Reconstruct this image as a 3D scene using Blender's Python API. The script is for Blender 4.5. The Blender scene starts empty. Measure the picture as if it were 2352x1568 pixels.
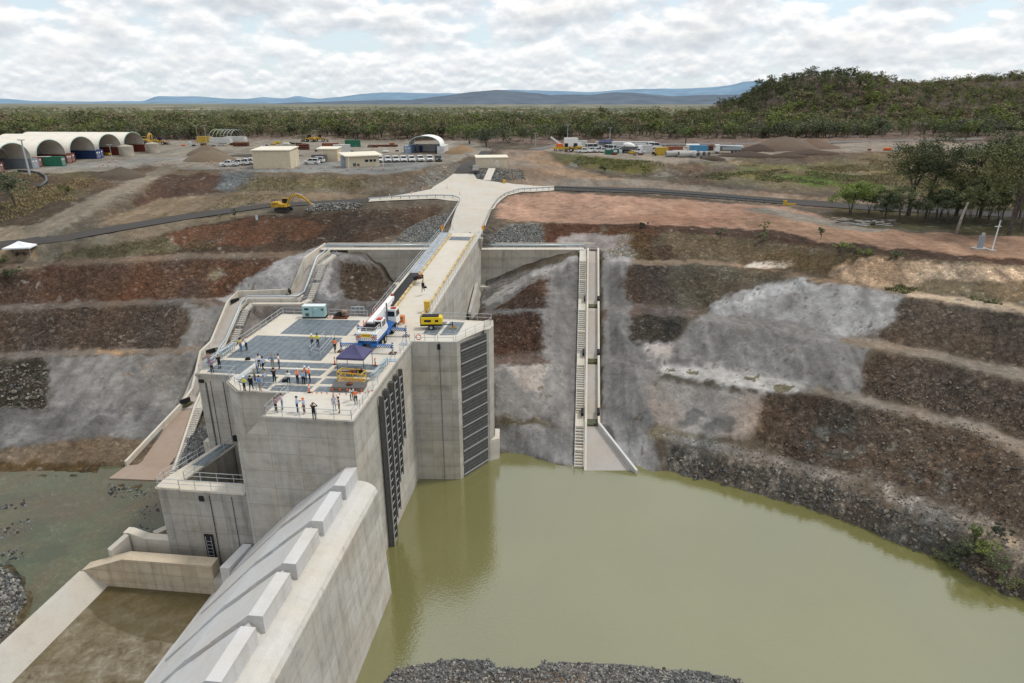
import bpy, bmesh, math, random
import numpy as np
from mathutils import Vector, Matrix, Euler
from mathutils.bvhtree import BVHTree
from mathutils.geometry import delaunay_2d_cdt
random.seed(7); np.random.seed(7)
sc = bpy.context.scene
C = sc.collection
R = math.radians
# ---------------------------------------------------------------- camera (survey frame: photo measured at 2352 x 1568)
F = 1500.0; CX = 1176.0; CY = 784.0; CH = 48.5
TH = math.atan(550.0 / F); CT = math.cos(TH); ST = math.sin(TH)
cam = bpy.data.cameras.new('camera'); co = bpy.data.objects.new('camera', cam); C.objects.link(co)
co.location = (0, 0, CH); co.rotation_euler = (math.pi / 2 - TH, 0, 0)
cam.sensor_width = 36; cam.lens = 36 * F / 2352; cam.clip_start = 0.5; cam.clip_end = 60000
sc.camera = co
def ray(px, py):
    v = -(py - CY) / F
    return ((px - CX) / F, CT + v * ST, -ST + v * CT)
def W(px, py, z):
    a, b, c = ray(px, py); t = (z - CH) / c
    return Vector((a * t, b * t, z))
def WY(px, py, y):
    a, b, c = ray(px, py); t = y / b
    return Vector((a * t, y, CH + c * t))
def proj(x, y, z):          # arrays -> photo coordinates
    dz = z - CH
    d = y * CT - dz * ST; u = y * ST + dz * CT
    return CX + F * x / d, CY - F * u / d
AX = R(6.2); A_ = Vector((math.sin(AX), math.cos(AX), 0)); P_ = Vector((math.cos(AX), -math.sin(AX), 0))
O_ = Vector((-15.15, 55.7, 0))
def L(s, r, z=0.0):         # dam frame: s along the dam, r towards the reservoir
    return O_ + A_ * s + P_ * r + Vector((0, 0, z))
def inv(p):
    d = Vector((p[0], p[1], 0)) - O_
    return d.dot(A_), d.dot(P_)
def zm(ox, oy, k):          # helper for measurements taken on enlarged views
    return lambda x, y: ((ox + x / k) * .84726, (oy + y / k) * .84726)
z2 = zm(500, 780, 3.92); z3 = zm(0, 1050, 2.6133); z4 = zm(900, 550, 3.92)
# ---------------------------------------------------------------- noise in numpy
def _h(ix, iy, seed):
    n = (ix.astype(np.int64) * 374761393 + iy.astype(np.int64) * 668265263 + seed * 974711) & 0x7fffffff
    n = ((n ^ (n >> 13)) * 1274126177) & 0x7fffffff
    return ((n ^ (n >> 16)) & 0xffff) / 65535.0
def vnoise(x, y, seed=0):
    ix = np.floor(x); iy = np.floor(y); fx = x - ix; fy = y - iy
    fx = fx * fx * (3 - 2 * fx); fy = fy * fy * (3 - 2 * fy)
    a = _h(ix, iy, seed); b = _h(ix + 1, iy, seed); c = _h(ix, iy + 1, seed); d = _h(ix + 1, iy + 1, seed)
    return (a * (1 - fx) + b * fx) * (1 - fy) + (c * (1 - fx) + d * fx) * fy
def fbm(x, y, f, o=4, seed=0):
    s = 0; a = .5; t = 0
    for k in range(o):
        s = s + a * vnoise(x * f + 17 * k, y * f - 11 * k, seed + k); t += a; a *= .5; f *= 2.03
    return s / t
# ---------------------------------------------------------------- node helpers
def newmat(name):
    m = bpy.data.materials.new(name); m.use_nodes = True
    nt = m.node_tree; b = nt.nodes['Principled BSDF']
    b.inputs['Specular IOR Level'].default_value = .25
    return m, nt, b
def N(nt, t, **k):
    n = nt.nodes.new(t)
    for a, v in k.items():
        if a.startswith('_'): setattr(n, a[1:], v)
        else: n.inputs[a.replace('__', ' ')].default_value = v
    return n
def mathn(nt, op, a, b=None, c=None, clamp=False):
    n = nt.nodes.new('ShaderNodeMath'); n.operation = op; n.use_clamp = clamp
    for i, v in enumerate((a, b, c)):
        if v is None: continue
        if isinstance(v, (int, float)): n.inputs[i].default_value = v
        else: nt.links.new(v, n.inputs[i])
    return n.outputs[0]
def ramp(nt, fac, stops, interp='LINEAR'):
    n = nt.nodes.new('ShaderNodeValToRGB'); cr = n.color_ramp; cr.interpolation = interp
    while len(cr.elements) < len(stops): cr.elements.new(.5)
    for e, (p, c) in zip(cr.elements, stops):
        e.position = p; e.color = (c, c, c, 1) if isinstance(c, (int, float)) else (*c, 1)
    nt.links.new(fac, n.inputs[0]); return n.outputs[0]
def mixc(nt, fac, a, b, mode='MIX'):
    n = nt.nodes.new('ShaderNodeMix'); n.data_type = 'RGBA'; n.blend_type = mode
    for i, v in ((0, fac), (6, a), (7, b)):
        if isinstance(v, (int, float)): n.inputs[i].default_value = v
        elif isinstance(v, tuple): n.inputs[i].default_value = (*v, 1)
        else: nt.links.new(v, n.inputs[i])
    return n.outputs[2]
def vmath(nt, op, a, b):
    n = nt.nodes.new('ShaderNodeVectorMath'); n.operation = op
    for i, v in enumerate((a, b)):
        if isinstance(v, tuple): n.inputs[i].default_value = v
        else: nt.links.new(v, n.inputs[i])
    return n.outputs[0]
def noise(nt, vec, scale, detail=4, rough=.55, dist=0):
    n = nt.nodes.new('ShaderNodeTexNoise'); n.inputs['Scale'].default_value = scale
    n.inputs['Detail'].default_value = detail; n.inputs['Roughness'].default_value = rough
    n.inputs['Distortion'].default_value = dist
    if vec is not None: nt.links.new(vec, n.inputs['Vector'])
    return n.outputs['Fac']
def geopos(nt): return nt.nodes.new('ShaderNodeNewGeometry').outputs['Position']
def bump(nt, b, h, dist, st=1.0):
    n = nt.nodes.new('ShaderNodeBump'); n.inputs['Distance'].default_value = dist; n.inputs['Strength'].default_value = st
    nt.links.new(h, n.inputs['Height']); nt.links.new(n.outputs[0], b.inputs['Normal'])
MATS = {}
def paint(name, col, rough=.6, metal=0, var=.12, scale=6):
    """painted / plastic / metal surface with slight dirt variation"""
    if name in MATS: return MATS[name]
    m, nt, b = newmat(name); tc = nt.nodes.new('ShaderNodeTexCoord')
    f = noise(nt, tc.outputs['Object'], scale, 3)
    v = ramp(nt, f, [(.3, 1 - var * 1.6), (.7, 1 + var * .4)])
    nt.links.new(mixc(nt, 1.0, tuple(col), v, 'MULTIPLY'), b.inputs['Base Color'])
    b.inputs['Roughness'].default_value = rough; b.inputs['Metallic'].default_value = metal
    MATS[name] = m; return m
def concrete(name, col, lines=True, warm=.35, bw=3.0, bh=2.0, stain=1.0, line=.70):
    m, nt, b = newmat(name); p = geopos(nt)
    mp = nt.nodes.new('ShaderNodeMapping'); mp.inputs['Rotation'].default_value = (0, 0, AX); nt.links.new(p, mp.inputs[0])
    sx = nt.nodes.new('ShaderNodeSeparateXYZ'); nt.links.new(mp.outputs[0], sx.inputs[0])
    geo = nt.nodes.new('ShaderNodeNewGeometry'); sn = nt.nodes.new('ShaderNodeSeparateXYZ'); nt.links.new(geo.outputs['Normal'], sn.inputs[0])
    up = mathn(nt, 'ABSOLUTE', sn.outputs[2])
    side = ramp(nt, up, [(.5, 1.0), (.75, 0.0)])
    cx = nt.nodes.new('ShaderNodeCombineXYZ'); nt.links.new(mathn(nt, 'ADD', sx.outputs[0], sx.outputs[1]), cx.inputs[0]); nt.links.new(sx.outputs[2], cx.inputs[1])
    big = noise(nt, p, .16, 5, .6); mid = noise(nt, p, .9, 6, .65)
    st = nt.nodes.new('ShaderNodeMapping'); st.inputs['Scale'].default_value = (1.2, 1.2, .09); nt.links.new(p, st.inputs[0])
    streak = noise(nt, st.outputs[0], 1.0, 5, .6)
    c = mixc(nt, ramp(nt, big, [(.4, 0.0), (.65, 1.0)]), tuple(col), tuple(x * y for x, y in zip(col, (.98, .93, .85))))
    c = mixc(nt, 1.0, c, ramp(nt, mid, [(.22, .74 if lines else .88), (.5, 1.0), (.8, 1.10 if lines else 1.04)]), 'MULTIPLY')
    sv = ramp(nt, streak, [(.3, 1 - .24 * stain), (.48, 1.0), (.7, 1.05)])
    c = mixc(nt, side, c, mixc(nt, 1.0, c, sv, 'MULTIPLY'))
    zb = nt.nodes.new('ShaderNodeMapping'); zb.inputs['Scale'].default_value = (.03, .03, .55); nt.links.new(p, zb.inputs[0])
    c = mixc(nt, side, c, mixc(nt, 1.0, c, ramp(nt, noise(nt, zb.outputs[0], 1.0, 4, .7), [(.3, .84), (.7, 1.12)]), 'MULTIPLY'))
    rst = ramp(nt, noise(nt, st.outputs[0], 2.3, 3, .5), [(.60, 0.0), (.72, warm * .55)])
    c = mixc(nt, mathn(nt, 'MULTIPLY', rst, side), c, (.50, .38, .22))
    fine = noise(nt, p, 9, 3)
    h = fine
    if lines:
        br = nt.nodes.new('ShaderNodeTexBrick'); nt.links.new(cx.outputs[0], br.inputs['Vector'])
        br.offset = 0.0; br.inputs['Scale'].default_value = 1; br.inputs['Brick Width'].default_value = bw; br.inputs['Row Height'].default_value = bh
        br.inputs['Mortar Size'].default_value = .035; br.inputs['Mortar Smooth'].default_value = .3
        br.inputs['Color1'].default_value = (1, 1, 1, 1); br.inputs['Color2'].default_value = (.85, .845, .83, 1); br.inputs['Mortar'].default_value = (line, line * .98, line * .95, 1)
        c = mixc(nt, side, c, mixc(nt, 1.0, c, br.outputs['Color'], 'MULTIPLY'))
        # tie-bolt holes in every panel
    c = mixc(nt, 1.0, c, ramp(nt, fine, [(.3, .93), (.7, 1.05)]), 'MULTIPLY')
    nt.links.new(c, b.inputs['Base Color']); b.inputs['Roughness'].default_value = .9
    bump(nt, b, mid, .06, .6)
    MATS[name] = m; return m
# ---------------------------------------------------------------- mesh builder
class MB:
    def __init__(s): s.v = []; s.f = []; s.m = []
    def add(s, vs, fs, mi=0):
        o = len(s.v); s.v += [tuple(v) for v in vs]; s.f += [tuple(i + o for i in f) for f in fs]; s.m += [mi] * len(fs); return s
    def hexa(s, b4, t4, mi=0):
        return s.add(list(b4) + list(t4), [(3, 2, 1, 0), (4, 5, 6, 7), (0, 1, 5, 4), (1, 2, 6, 5), (2, 3, 7, 6), (3, 0, 4, 7)], mi)
    def box(s, c, d, rz=0, mi=0, M=None):
        hx, hy, hz = d[0] / 2, d[1] / 2, d[2] / 2
        Q = M if M is not None else Matrix.Rotation(rz, 3, 'Z')
        c = Vector(c)
        vs = [c + Q @ Vector((x * hx, y * hy, z * hz)) for z in (-1, 1) for x, y in ((-1, -1), (1, -1), (1, 1), (-1, 1))]
        return s.hexa(vs[:4], vs[4:], mi)
    def bar(s, a, b, w, h=None, mi=0):
        """square bar from a to b"""
        a = Vector(a); b = Vector(b); h = h or w; d = b - a
        if d.length < 1e-6: return s
        q = d.to_track_quat('X', 'Z').to_matrix()
        return s.box((a + b) / 2, (d.length, w, h), M=q, mi=mi)
    def prism(s, poly, z0, z1, mi=0):
        n = len(poly)
        vs = [(p[0], p[1], z0) for p in poly] + [(p[0], p[1], z1) for p in poly]
        return s.add(vs, [tuple(range(n))[::-1], tuple(range(n, 2 * n))] + [(i, (i + 1) % n, n + (i + 1) % n, n + i) for i in range(n)], mi)
    def ext(s, poly, d, mi=0):
        """poly: 3d points, extruded by vector d"""
        n = len(poly); d = Vector(d); poly = [Vector(p) for p in poly]
        return s.add(poly + [p + d for p in poly], [tuple(range(n))[::-1], tuple(range(n, 2 * n))] + [(i, (i + 1) % n, n + (i + 1) % n, n + i) for i in range(n)], mi)
    def tube(s, path, r, n=6, mi=0, cap=True):
        path = [Vector(p) for p in path]; rs = r if isinstance(r, (list, tuple)) else [r] * len(path)
        rings = []
        for i, p in enumerate(path):
            d = (path[min(i + 1, len(path) - 1)] - path[max(i - 1, 0)])
            if d.length < 1e-9: d = Vector((0, 0, 1))
            d.normalize(); a = d.orthogonal() if abs(d.z) > .95 else d.cross(Vector((0, 0, 1)))
            a.normalize(); b = d.cross(a)
            rings.append([p + (a * math.cos(2 * math.pi * k / n) + b * math.sin(2 * math.pi * k / n)) * rs[i] for k in range(n)])
        vs = [v for g in rings for v in g]; fs = []
        for i in range(len(rings) - 1):
            for k in range(n): fs.append((i * n + k, i * n + (k + 1) % n, (i + 1) * n + (k + 1) % n, (i + 1) * n + k))
        if cap: fs.append(tuple(range(n))[::-1]); fs.append(tuple((len(rings) - 1) * n + k for k in range(n)))
        return s.add(vs, fs, mi)
    def disc(s, c, ax, r, w, n=16, mi=0):
        c = Vector(c); ax = Vector(ax).normalized(); return s.tube([c - ax * w / 2, c + ax * w / 2], r, n, mi)
    def lathe(s, prof, c=(0, 0, 0), n=12, mi=0, M=None):
        c = Vector(c); vs = []
        for r, z in prof:
            for k in range(n):
                q = Vector((r * math.cos(2 * math.pi * k / n), r * math.sin(2 * math.pi * k / n), z))
                vs.append(c + (M @ q if M is not None else q))
        fs = [(i * n + k, i * n + (k + 1) % n, (i + 1) * n + (k + 1) % n, (i + 1) * n + k) for i in range(len(prof) - 1) for k in range(n)]
        fs.append(tuple(range(n))[::-1]); fs.append(tuple((len(prof) - 1) * n + k for k in range(n)))
        return s.add(vs, fs, mi)
    def build(s, name, mat, parent=None, world=False, smooth=False, bevel=0):
        me = bpy.data.meshes.new(name); v = s.v
        if world and parent is not None:
            o = parent.location; v = [(a[0] - o.x, a[1] - o.y, a[2] - o.z) for a in v]
        me.from_pydata(v, [], s.f)
        for m in (mat if isinstance(mat, (list, tuple)) else [mat]): me.materials.append(m)
        if any(s.m): me.polygons.foreach_set('material_index', s.m)
        me.validate(); 
        bm = bmesh.new(); bm.from_mesh(me); bmesh.ops.recalc_face_normals(bm, faces=bm.faces)
        bm.to_mesh(me); bm.free()
        if smooth: me.polygons.foreach_set('use_smooth', [True] * len(me.polygons))
        ob = bpy.data.objects.new(name, me); C.objects.link(ob)
        if parent is not None: ob.parent = parent
        if bevel:
            md = ob.modifiers.new('bevel', 'BEVEL'); md.width = bevel; md.segments = 2; md.limit_method = 'ANGLE'; md.angle_limit = R(40)
        return ob
def thing(name, label, cat, loc=(0, 0, 0), rz=0, group=None):
    o = bpy.data.objects.new(name, None); C.objects.link(o); o.empty_display_size = .2
    o.location = loc; o.rotation_euler = (0, 0, rz); return tag(o, label, cat, group)
def tag(o, label, cat, group=None, kind=None):
    if label: o['label'] = label
    if cat: o['category'] = cat
    if group: o['group'] = group
    if kind: o['kind'] = kind
    return o
def struct(o): o['kind'] = 'structure'; return o
def kids(o): return [c for c in CH_INDEX.get(o.name, [])]
def copy_tree(o, loc=None, rz=None, label=None, scale=None, mats=None):
    def cp(x, par):
        c = x.copy(); C.objects.link(c)
        if par is not None: c.parent = par
        for ch in list(x.children): cp(ch, c)
        return c
    c = cp(o, None)
    if loc is not None: c.location = loc
    if rz is not None: c.rotation_euler = (0, 0, rz)
    if label: c['label'] = label
    if scale: c.scale = (scale,) * 3 if isinstance(scale, (int, float)) else scale
    return c
# ================================================================ TERRAIN
def line(pts, z=None, step=35):
    """photo polyline with heights -> world points, densified"""
    out = []
    P = [(p[0], p[1], p[2] if len(p) > 2 else z) for p in pts]
    for a, b in zip(P[:-1], P[1:]):
        n = max(1, int(math.hypot(b[0] - a[0], b[1] - a[1]) / step))
        for i in range(n):
            t = i / n; out.append(W(a[0] + (b[0] - a[0]) * t, a[1] + (b[1] - a[1]) * t, a[2] + (b[2] - a[2]) * t))
    out.append(W(*P[-1])); return out
TP = []
R0 = [(1095, 1030), (1143, 1038), (1200, 1042), (1260, 1062), (1320, 1078), (1460, 1086), (1530, 1083), (1600, 1103), (1700, 1124), (1800, 1155), (1950, 1203), (2080, 1262), (2180, 1295), (2280, 1347), (2352, 1400), (2480, 1495)]
TP += line(R0, 0, 20); TP += line([(x - 12, y + 50) for x, y in R0], -3)
TP += line([(1110, 1000), (1143, 995), (1200, 985), (1320, 985), (1400, 990), (1480, 1003), (1567, 1021), (1783, 1073), (1956, 1125), (2172, 1212), (2352, 1300), (2500, 1370)], 3.2)
TP += line([(1110, 975), (1200, 965), (1320, 962), (1400, 965), (1480, 978), (1567, 998), (1783, 1043), (1956, 1091), (2172, 1160), (2352, 1240), (2500, 1300)], 3.7)
TP += line([(1110, 850), (1330, 845), (1400, 848), (1480, 858), (1600, 870), (1800, 902), (1975, 929), (2235, 994), (2352, 1048), (2500, 1110)], 8.4)
TP += line([(1110, 828), (1330, 822), (1400, 828), (1480, 838), (1600, 846), (1800, 870), (1975, 909), (2235, 966), (2352, 1013), (2500, 1075)], 8.7)
TP += line([(1112, 728), (1260, 722), (1330, 718), (1440, 722), (1600, 735), (1800, 765), (1930, 790), (2100, 818), (2352, 880), (2500, 915)], 13.7)
TP += line([(1112, 712), (1260, 706), (1330, 700), (1440, 703), (1600, 712), (1800, 742), (1930, 768), (2100, 793), (2352, 848), (2500, 885)], 14)
TP += line([(1390, 612), (1550, 612), (1700, 625), (1830, 640), (1950, 655), (2080, 680), (2200, 700), (2352, 728), (2500, 755)], 19.4)
TP += line([(1390, 597), (1550, 598), (1700, 608), (1830, 625), (1950, 645), (2080, 660), (2200, 680), (2352, 703), (2500, 725)], 19.8)
TP += line([(1093, 652, 13.4), (1210, 622, 16.5), (1335, 594, 19.6)])
TP += line([(1100, 567), (1240, 567), (1385, 567)], 20.7)
TP += line([(1100, 530), (1130, 516), (1240, 512), (1380, 515), (1567, 523), (1750, 542), (1900, 560), (2000, 582), (2234, 605), (2352, 615), (2500, 628)], 23.7)
TP += line([(1150, 480), (1300, 480), (1500, 490), (1700, 505), (1900, 535), (2100, 560), (2352, 588), (2500, 600)], 24.2)
TP += line([(1150, 456, 25.5), (1270, 439, 25.6), (1500, 447, 25.2), (1800, 472, 24.8), (2000, 487, 24.8), (2350, 505, 24.8), (2500, 510, 24.8)])
TP += line([(1190, 434, 26.0), (1270, 427, 26.2), (1500, 433, 25.9), (1800, 457, 25.3), (2000, 470, 25.3), (2350, 488, 25.3), (2500, 492, 25.3)])
TP += line([(1210, 412, 27.6), (1300, 400, 27.9), (1500, 415, 27), (1700, 436, 26.4), (1900, 455, 26), (2100, 462, 26), (2350, 470, 26)])
TP += line([(1230, 352, 31.0), (1290, 380, 28.8), (1450, 397, 27.9), (1530, 402, 27.8), (1700, 415, 27.3), (1900, 430, 26.9), (2100, 442, 26.7), (2350, 452, 26.6), (2500, 455, 26.6)])
TP += line([(1262, 349, 31.2), (1400, 361, 31), (1500, 371, 31), (1600, 366, 31), (1700, 360, 31), (1760, 352, 31.4), (1850, 345, 32), (2000, 340, 32.5), (2352, 335, 33), (2500, 333, 33)])
TP += line([(1250, 334, 31.6), (1500, 330, 32), (1700, 328, 32.3), (2000, 323, 33), (2352, 317, 34), (2500, 315, 34)])
TP += line([(1010, 531), (1110, 531)], 23.9)
TP += line([(1046, 480, 24.9), (1140, 480, 24.8)]); TP += line([(1030, 458, 25.7), (1150, 455, 25.5)])
TP += line([(850, 466, 26.2), (1000, 457, 26.0)]); TP += line([(850, 456, 26.4), (900, 449, 26.6), (1000, 440, 26.8), (1060, 438, 26.8), (1160, 432, 26.6)])
TP += line([(1010, 415, 28.4), (1040, 398, 29.6), (1088, 398, 29.6)]); TP += line([(1078, 345, 32.8), (1135, 345, 32.8)])
TP += line([(1096, 388, 30.4), (1170, 388, 30.4), (1205, 388, 30.2)]); TP += line([(1096, 412, 28.3), (1205, 415, 27.7)])
# left bank
TP += line([(740, 566), (850, 564), (985, 564)], 20.7)
TP += line([(1035, 488, 24.4), (1010, 534, 23.7)])
TP += line([(-150, 640), (0, 618), (130, 609), (400, 594), (640, 592), (690, 590)], 19.4)
TP += line([(-150, 625), (0, 603), (130, 597), (400, 583), (640, 578), (735, 570)], 19.8)
TP += line([(-150, 735), (0, 714), (250, 704), (500, 697), (560, 697), (690, 694), (780, 696), (870, 702)], 13.7)
TP += line([(-150, 720), (0, 698), (250, 690), (500, 682), (690, 678), (790, 684)], 14)
TP += line([(745, 590, 19.4), (830, 594, 19.6), (870, 625, 16.5), (905, 653, 13.4), (960, 690, 12.0)])
TP += line([(725, 625, 18.0), (790, 640, 16.4), (840, 668, 14.4)])
TP += line([(-150, 845), (0, 826), (200, 818), (440, 808), (480, 815), (580, 825)], 8.4)
TP += line([(-150, 828), (0, 810), (200, 802), (440, 795), (580, 800)], 8.7)
TP += line([(-150, 965), (0, 950), (200, 946), (380, 942), (430, 950), (520, 970)], 3.3)
TP += line([(-150, 952), (0, 938), (200, 934), (380, 930), (430, 935), (520, 950)], 3.6)
L0 = [(-150, 1100), (0, 1084), (100, 1080), (200, 1086), (290, 1090), (390, 1105), (480, 1112), (600, 1130)]
TP += line(L0, 0, 25); TP += line([(x, y + 45) for x, y in L0], -1.1)
TP += line([(-150, 590, 21.6), (0, 568, 22.4), (150, 553, 23), (400, 510, 24.2), (620, 481, 25.2), (850, 470, 26.0)])
TP += line([(-150, 575, 22.1), (0, 552, 22.9), (150, 538, 23.4), (400, 494, 24.6), (620, 466, 25.6), (845, 456, 26.4)])
TP += line([(150, 575, 21.6), (330, 560, 21.6), (540, 500, 24.4), (700, 492, 24.6), (880, 484, 24.9)])
TP += line([(60, 527, 24.3), (200, 462, 27.6), (370, 386, 31)]); TP += line([(105, 535, 23.9), (240, 478, 26.6), (410, 386, 31)])
TP += line([(230, 505, 24.9), (350, 462, 26.0), (450, 447, 27), (600, 440, 27.5), (800, 442, 27.3), (900, 445, 27)])
TP += line([(-150, 405), (0, 402), (150, 396), (300, 388), (370, 385), (500, 392), (590, 395), (880, 400), (960, 390), (1040, 368), (1070, 350)], 31)
TP += line([(-150, 500, 25.5), (0, 492, 25.8), (100, 470, 27), (180, 452, 27.9)]); TP += line([(440, 432, 28.2), (600, 428, 28.3), (850, 433, 28), (980, 425, 28)])
TP += line([(-150, 325), (0, 324), (300, 320), (600, 318), (900, 318), (1080, 328), (1180, 332)], 31.8)
# gravel bars in the water
TP += line([(-60, 1330, .3), (10, 1312, .3), (45, 1340, .4), (60, 1385, .4), (35, 1430, .35), (0, 1478, .2), (-60, 1520, .3)]); TP += line([(-90, 1400, 1.6), (-20, 1400, 1.1)])
TP += line([(-60, 1290), (50, 1290), (95, 1380), (60, 1470), (0, 1530)], -1.0)
TP += line([(850, 1600), (885, 1562), (915, 1534), (1050, 1518), (1250, 1522), (1450, 1532), (1600, 1545), (1690, 1562), (1730, 1590)], .3)
TP += line([(800, 1600), (870, 1530), (950, 1490), (1100, 1478), (1400, 1482), (1700, 1515), (1800, 1590)], -2)
TP += [Vector(v) for v in [(-20, 27, 1.6), (0, 28, 1.8), (12, 28, 1.5), (-11, 32, 1.2), (-2, 33.5, 1.3), (8, 33, 1.2), (14, 31, .5), (22, 25, -2)]]
TP += [Vector(v) for v in [(0, 60, -5), (20, 60, -5), (0, 48, -5), (25, 48, -5), (40, 42, -4), (50, 25, -3), (90, 30, 12), (-25, 60, -2), (-40, 60, -1.2), (-40, 50, -1.1), (-30, 45, -1.5), (-50, 70, -1.1), (-60, 60, -1.1), (-60, 40, -1), (-25, 20, -2), (-10, 70, -4), (-10, 90, 2), (-20, 90, 6), (-28, 92, 8.5), (-20, 110, 11), (-10, 108, 10), (-7, 118, 10.5), (-14, 125, 12), (0, 10, -2), (100, 10, 15), (-100, 10, 0), (-100, 45, .5), (100, 60, 20)]]
for y_, z_ in ((420, 32), (560, 30), (900, 29)):
    for x_ in range(-900, 901, 150): TP.append(Vector((x_, y_, z_)))
for x_ in (-420, -300, 330, 450): TP.append(Vector((x_, 300, 33)))
for p in ((-160, 60, 4), (-180, 90, 12), (-200, 130, 22), (-230, 170, 31), (-260, 240, 31.6), (160, 90, 24), (170, 110, 25), (200, 150, 26), (240, 200, 30), (140, 60, 20)): TP.append(Vector(p))
_r = delaunay_2d_cdt([Vector((p.x, p.y)) for p in TP], [], [], 0, .02)
_z = {}
_vz = [sum(TP[i].z for i in o) / len(o) for o in _r[3]]
TIN = BVHTree.FromPolygons([(v.x, v.y, z) for v, z in zip(_r[0], _vz)], [tuple(f) for f in _r[2]])
def hill(x, y):
    g = lambda cx, cy, sx, sy: np.exp(-((x - cx) / sx) ** 2 / 2 - ((y - cy) / sy) ** 2 / 2)
    sg = 1 / (1 + np.exp(-(x - 250) / 38.))
    edge = 1 / (1 + np.exp(-(y - 365) / 22.))
    sxl = np.where(x < 196, 25., 52.)
    return edge * (27 * np.exp(-((x - 196) / sxl) ** 2 / 2 - ((y - 470) / 60) ** 2 / 2) + 5 * g(140, 460, 40, 50) + 27 * sg * np.clip((y - 330) / 170., 0, 1) + 9 * g(430, 560, 100, 90) + 2 * g(110, 430, 40, 40) + 3.5 * (fbm(np.asarray(x, float), np.asarray(y, float), .028, 3, 88) - .5) * np.clip((x - 60) / 60., 0, 1))
def H(x, y):
    h = TIN.ray_cast(Vector((x, y, 500)), Vector((0, 0, -1)))[0]
    z = h.z if h else 28.0
    return z + float(hill(np.array(float(x)), np.array(float(y))))
rows = np.concatenate([np.arange(24, 72, .45), np.arange(72, 150, .22), np.arange(150, 200, .45), np.arange(200, 340, 1.2), np.arange(340, 700, 5)])
cols = np.linspace(-.98, .98, 800)
NR, NC = len(rows), len(cols)
YY, UU = np.meshgrid(rows, cols, indexing='ij')
XX = UU * (YY * .97 + 6)
ZZ = np.empty(XX.size); dn = Vector((0, 0, -1)); rc = TIN.ray_cast
xf = XX.ravel(); yf = YY.ravel()
for i in range(xf.size):
    h = rc(Vector((xf[i], yf[i], 500.)), dn)[0]; ZZ[i] = h.z if h else 28.
ZZ = ZZ.reshape(XX.shape)
def blur(a, k):
    for ax in (0, 1):
        p = np.cumsum(np.pad(a, [(k + 1, k) if i == ax else (0, 0) for i in (0, 1)], mode='edge'), axis=ax)
        n = 2 * k + 1
        a = (np.take(p, range(n, p.shape[ax]), ax) - np.take(p, range(0, p.shape[ax] - n), ax)) / n
    return a
ZZ = blur(ZZ, 2)
ZZ = ZZ + hill(XX, YY)
PX, PY = proj(XX, YY, ZZ)
# wobble for natural region edges
wx = PX + (fbm(PX, PY, .02, 3, 5) - .5) * 46 + (fbm(PX, PY, .11, 2, 9) - .5) * 12
wy = PY + (fbm(PX, PY, .03, 3, 25) - .5) * 22 + (fbm(PX, PY, .13, 2, 29) - .5) * 8
def inpoly(px, py, poly):
    r = np.zeros(px.shape, bool); n = len(poly); j = n - 1
    for i in range(n):
        xi, yi = poly[i]; xj, yj = poly[j]
        if yi != yj:
            c = ((yi > py) != (yj > py)) & (px < (xj - xi) * (py - yi) / (yj - yi) + xi); r ^= c
        j = i
    return r
col = np.zeros(XX.shape + (3,)); amp = np.full(XX.shape, .12); rock = np.full(XX.shape, .35)
col[:] = (.105, .085, .064)
EDGE = fbm(XX, YY, .9, 4, 301)
def region(poly, c, a=None, rk=None, wob=1.0, k=1, var=None):
    m = inpoly(PX + (wx - PX) * wob, PY + (wy - PY) * wob, poly).astype(float)
    if k: m = np.clip((blur(m, k + 3) - .5 + (EDGE - .5) * 1.0) * 2.1 + .5, 0, 1)
    if var:      # broken edge / patchy cover
        n = fbm(XX, YY, var[0], 4, int(var[2]) if len(var) > 2 else 3); m = m * np.clip((n - var[1]) * 9 + .5, 0, 1)
    if c is not None: col[:] = col * (1 - m[..., None]) + np.array(c) * m[..., None]
    if a is not None: amp[:] = amp * (1 - m) + a * m
    if rk is not None: rock[:] = rock * (1 - m) + rk * m
    return m
BROWN = (.08, .058, .045); DARK = (.065,.055,.047); RED = (.115, .055, .034); TAN = (.215, .160, .110); PINK = (.34, .212, .152)
GREY = (.190, .180, .170); LGREY = (.31, .30, .29); GRAV = (.25, .235, .20); SOIL = (.130, .098, .070); GREEN = (.075, .095, .028); DRY = (.135, .115, .062)
ORANGE = (.30, .19, .105); CREAM = (.42, .31, .215); MUD = (.155, .125, .085)
# --- far woodland floor & fields
region([(-400, 0), (2900, 0), (2900, 345), (1700, 335), (1250, 332), (1080, 326), (-400, 322)], (.165, .122, .100), .3, .2, .3)
m_ = np.clip(hill(XX, YY) / 8., 0, 1)[..., None]; col[:] = col * (1 - m_) + np.array((.095, .074, .062)) * m_
# yard left
region([(-300, 318), (1080, 322), (1130, 345), (1040, 370), (990, 386), (880, 402), (590, 396), (370, 386), (150, 397), (-300, 404)], (.225, .200, .165), .05, .15, .3)
region([(-300, 362), (600, 362), (600, 396), (370, 386), (150, 397), (-300, 404)], (.215, .205, .185), .04, .2, .5, var=(.05, .5))
region([(570, 372), (1000, 372), (1010, 395), (880, 402), (590, 396)], (.20, .20, .19), .03, .2, .3)
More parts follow.
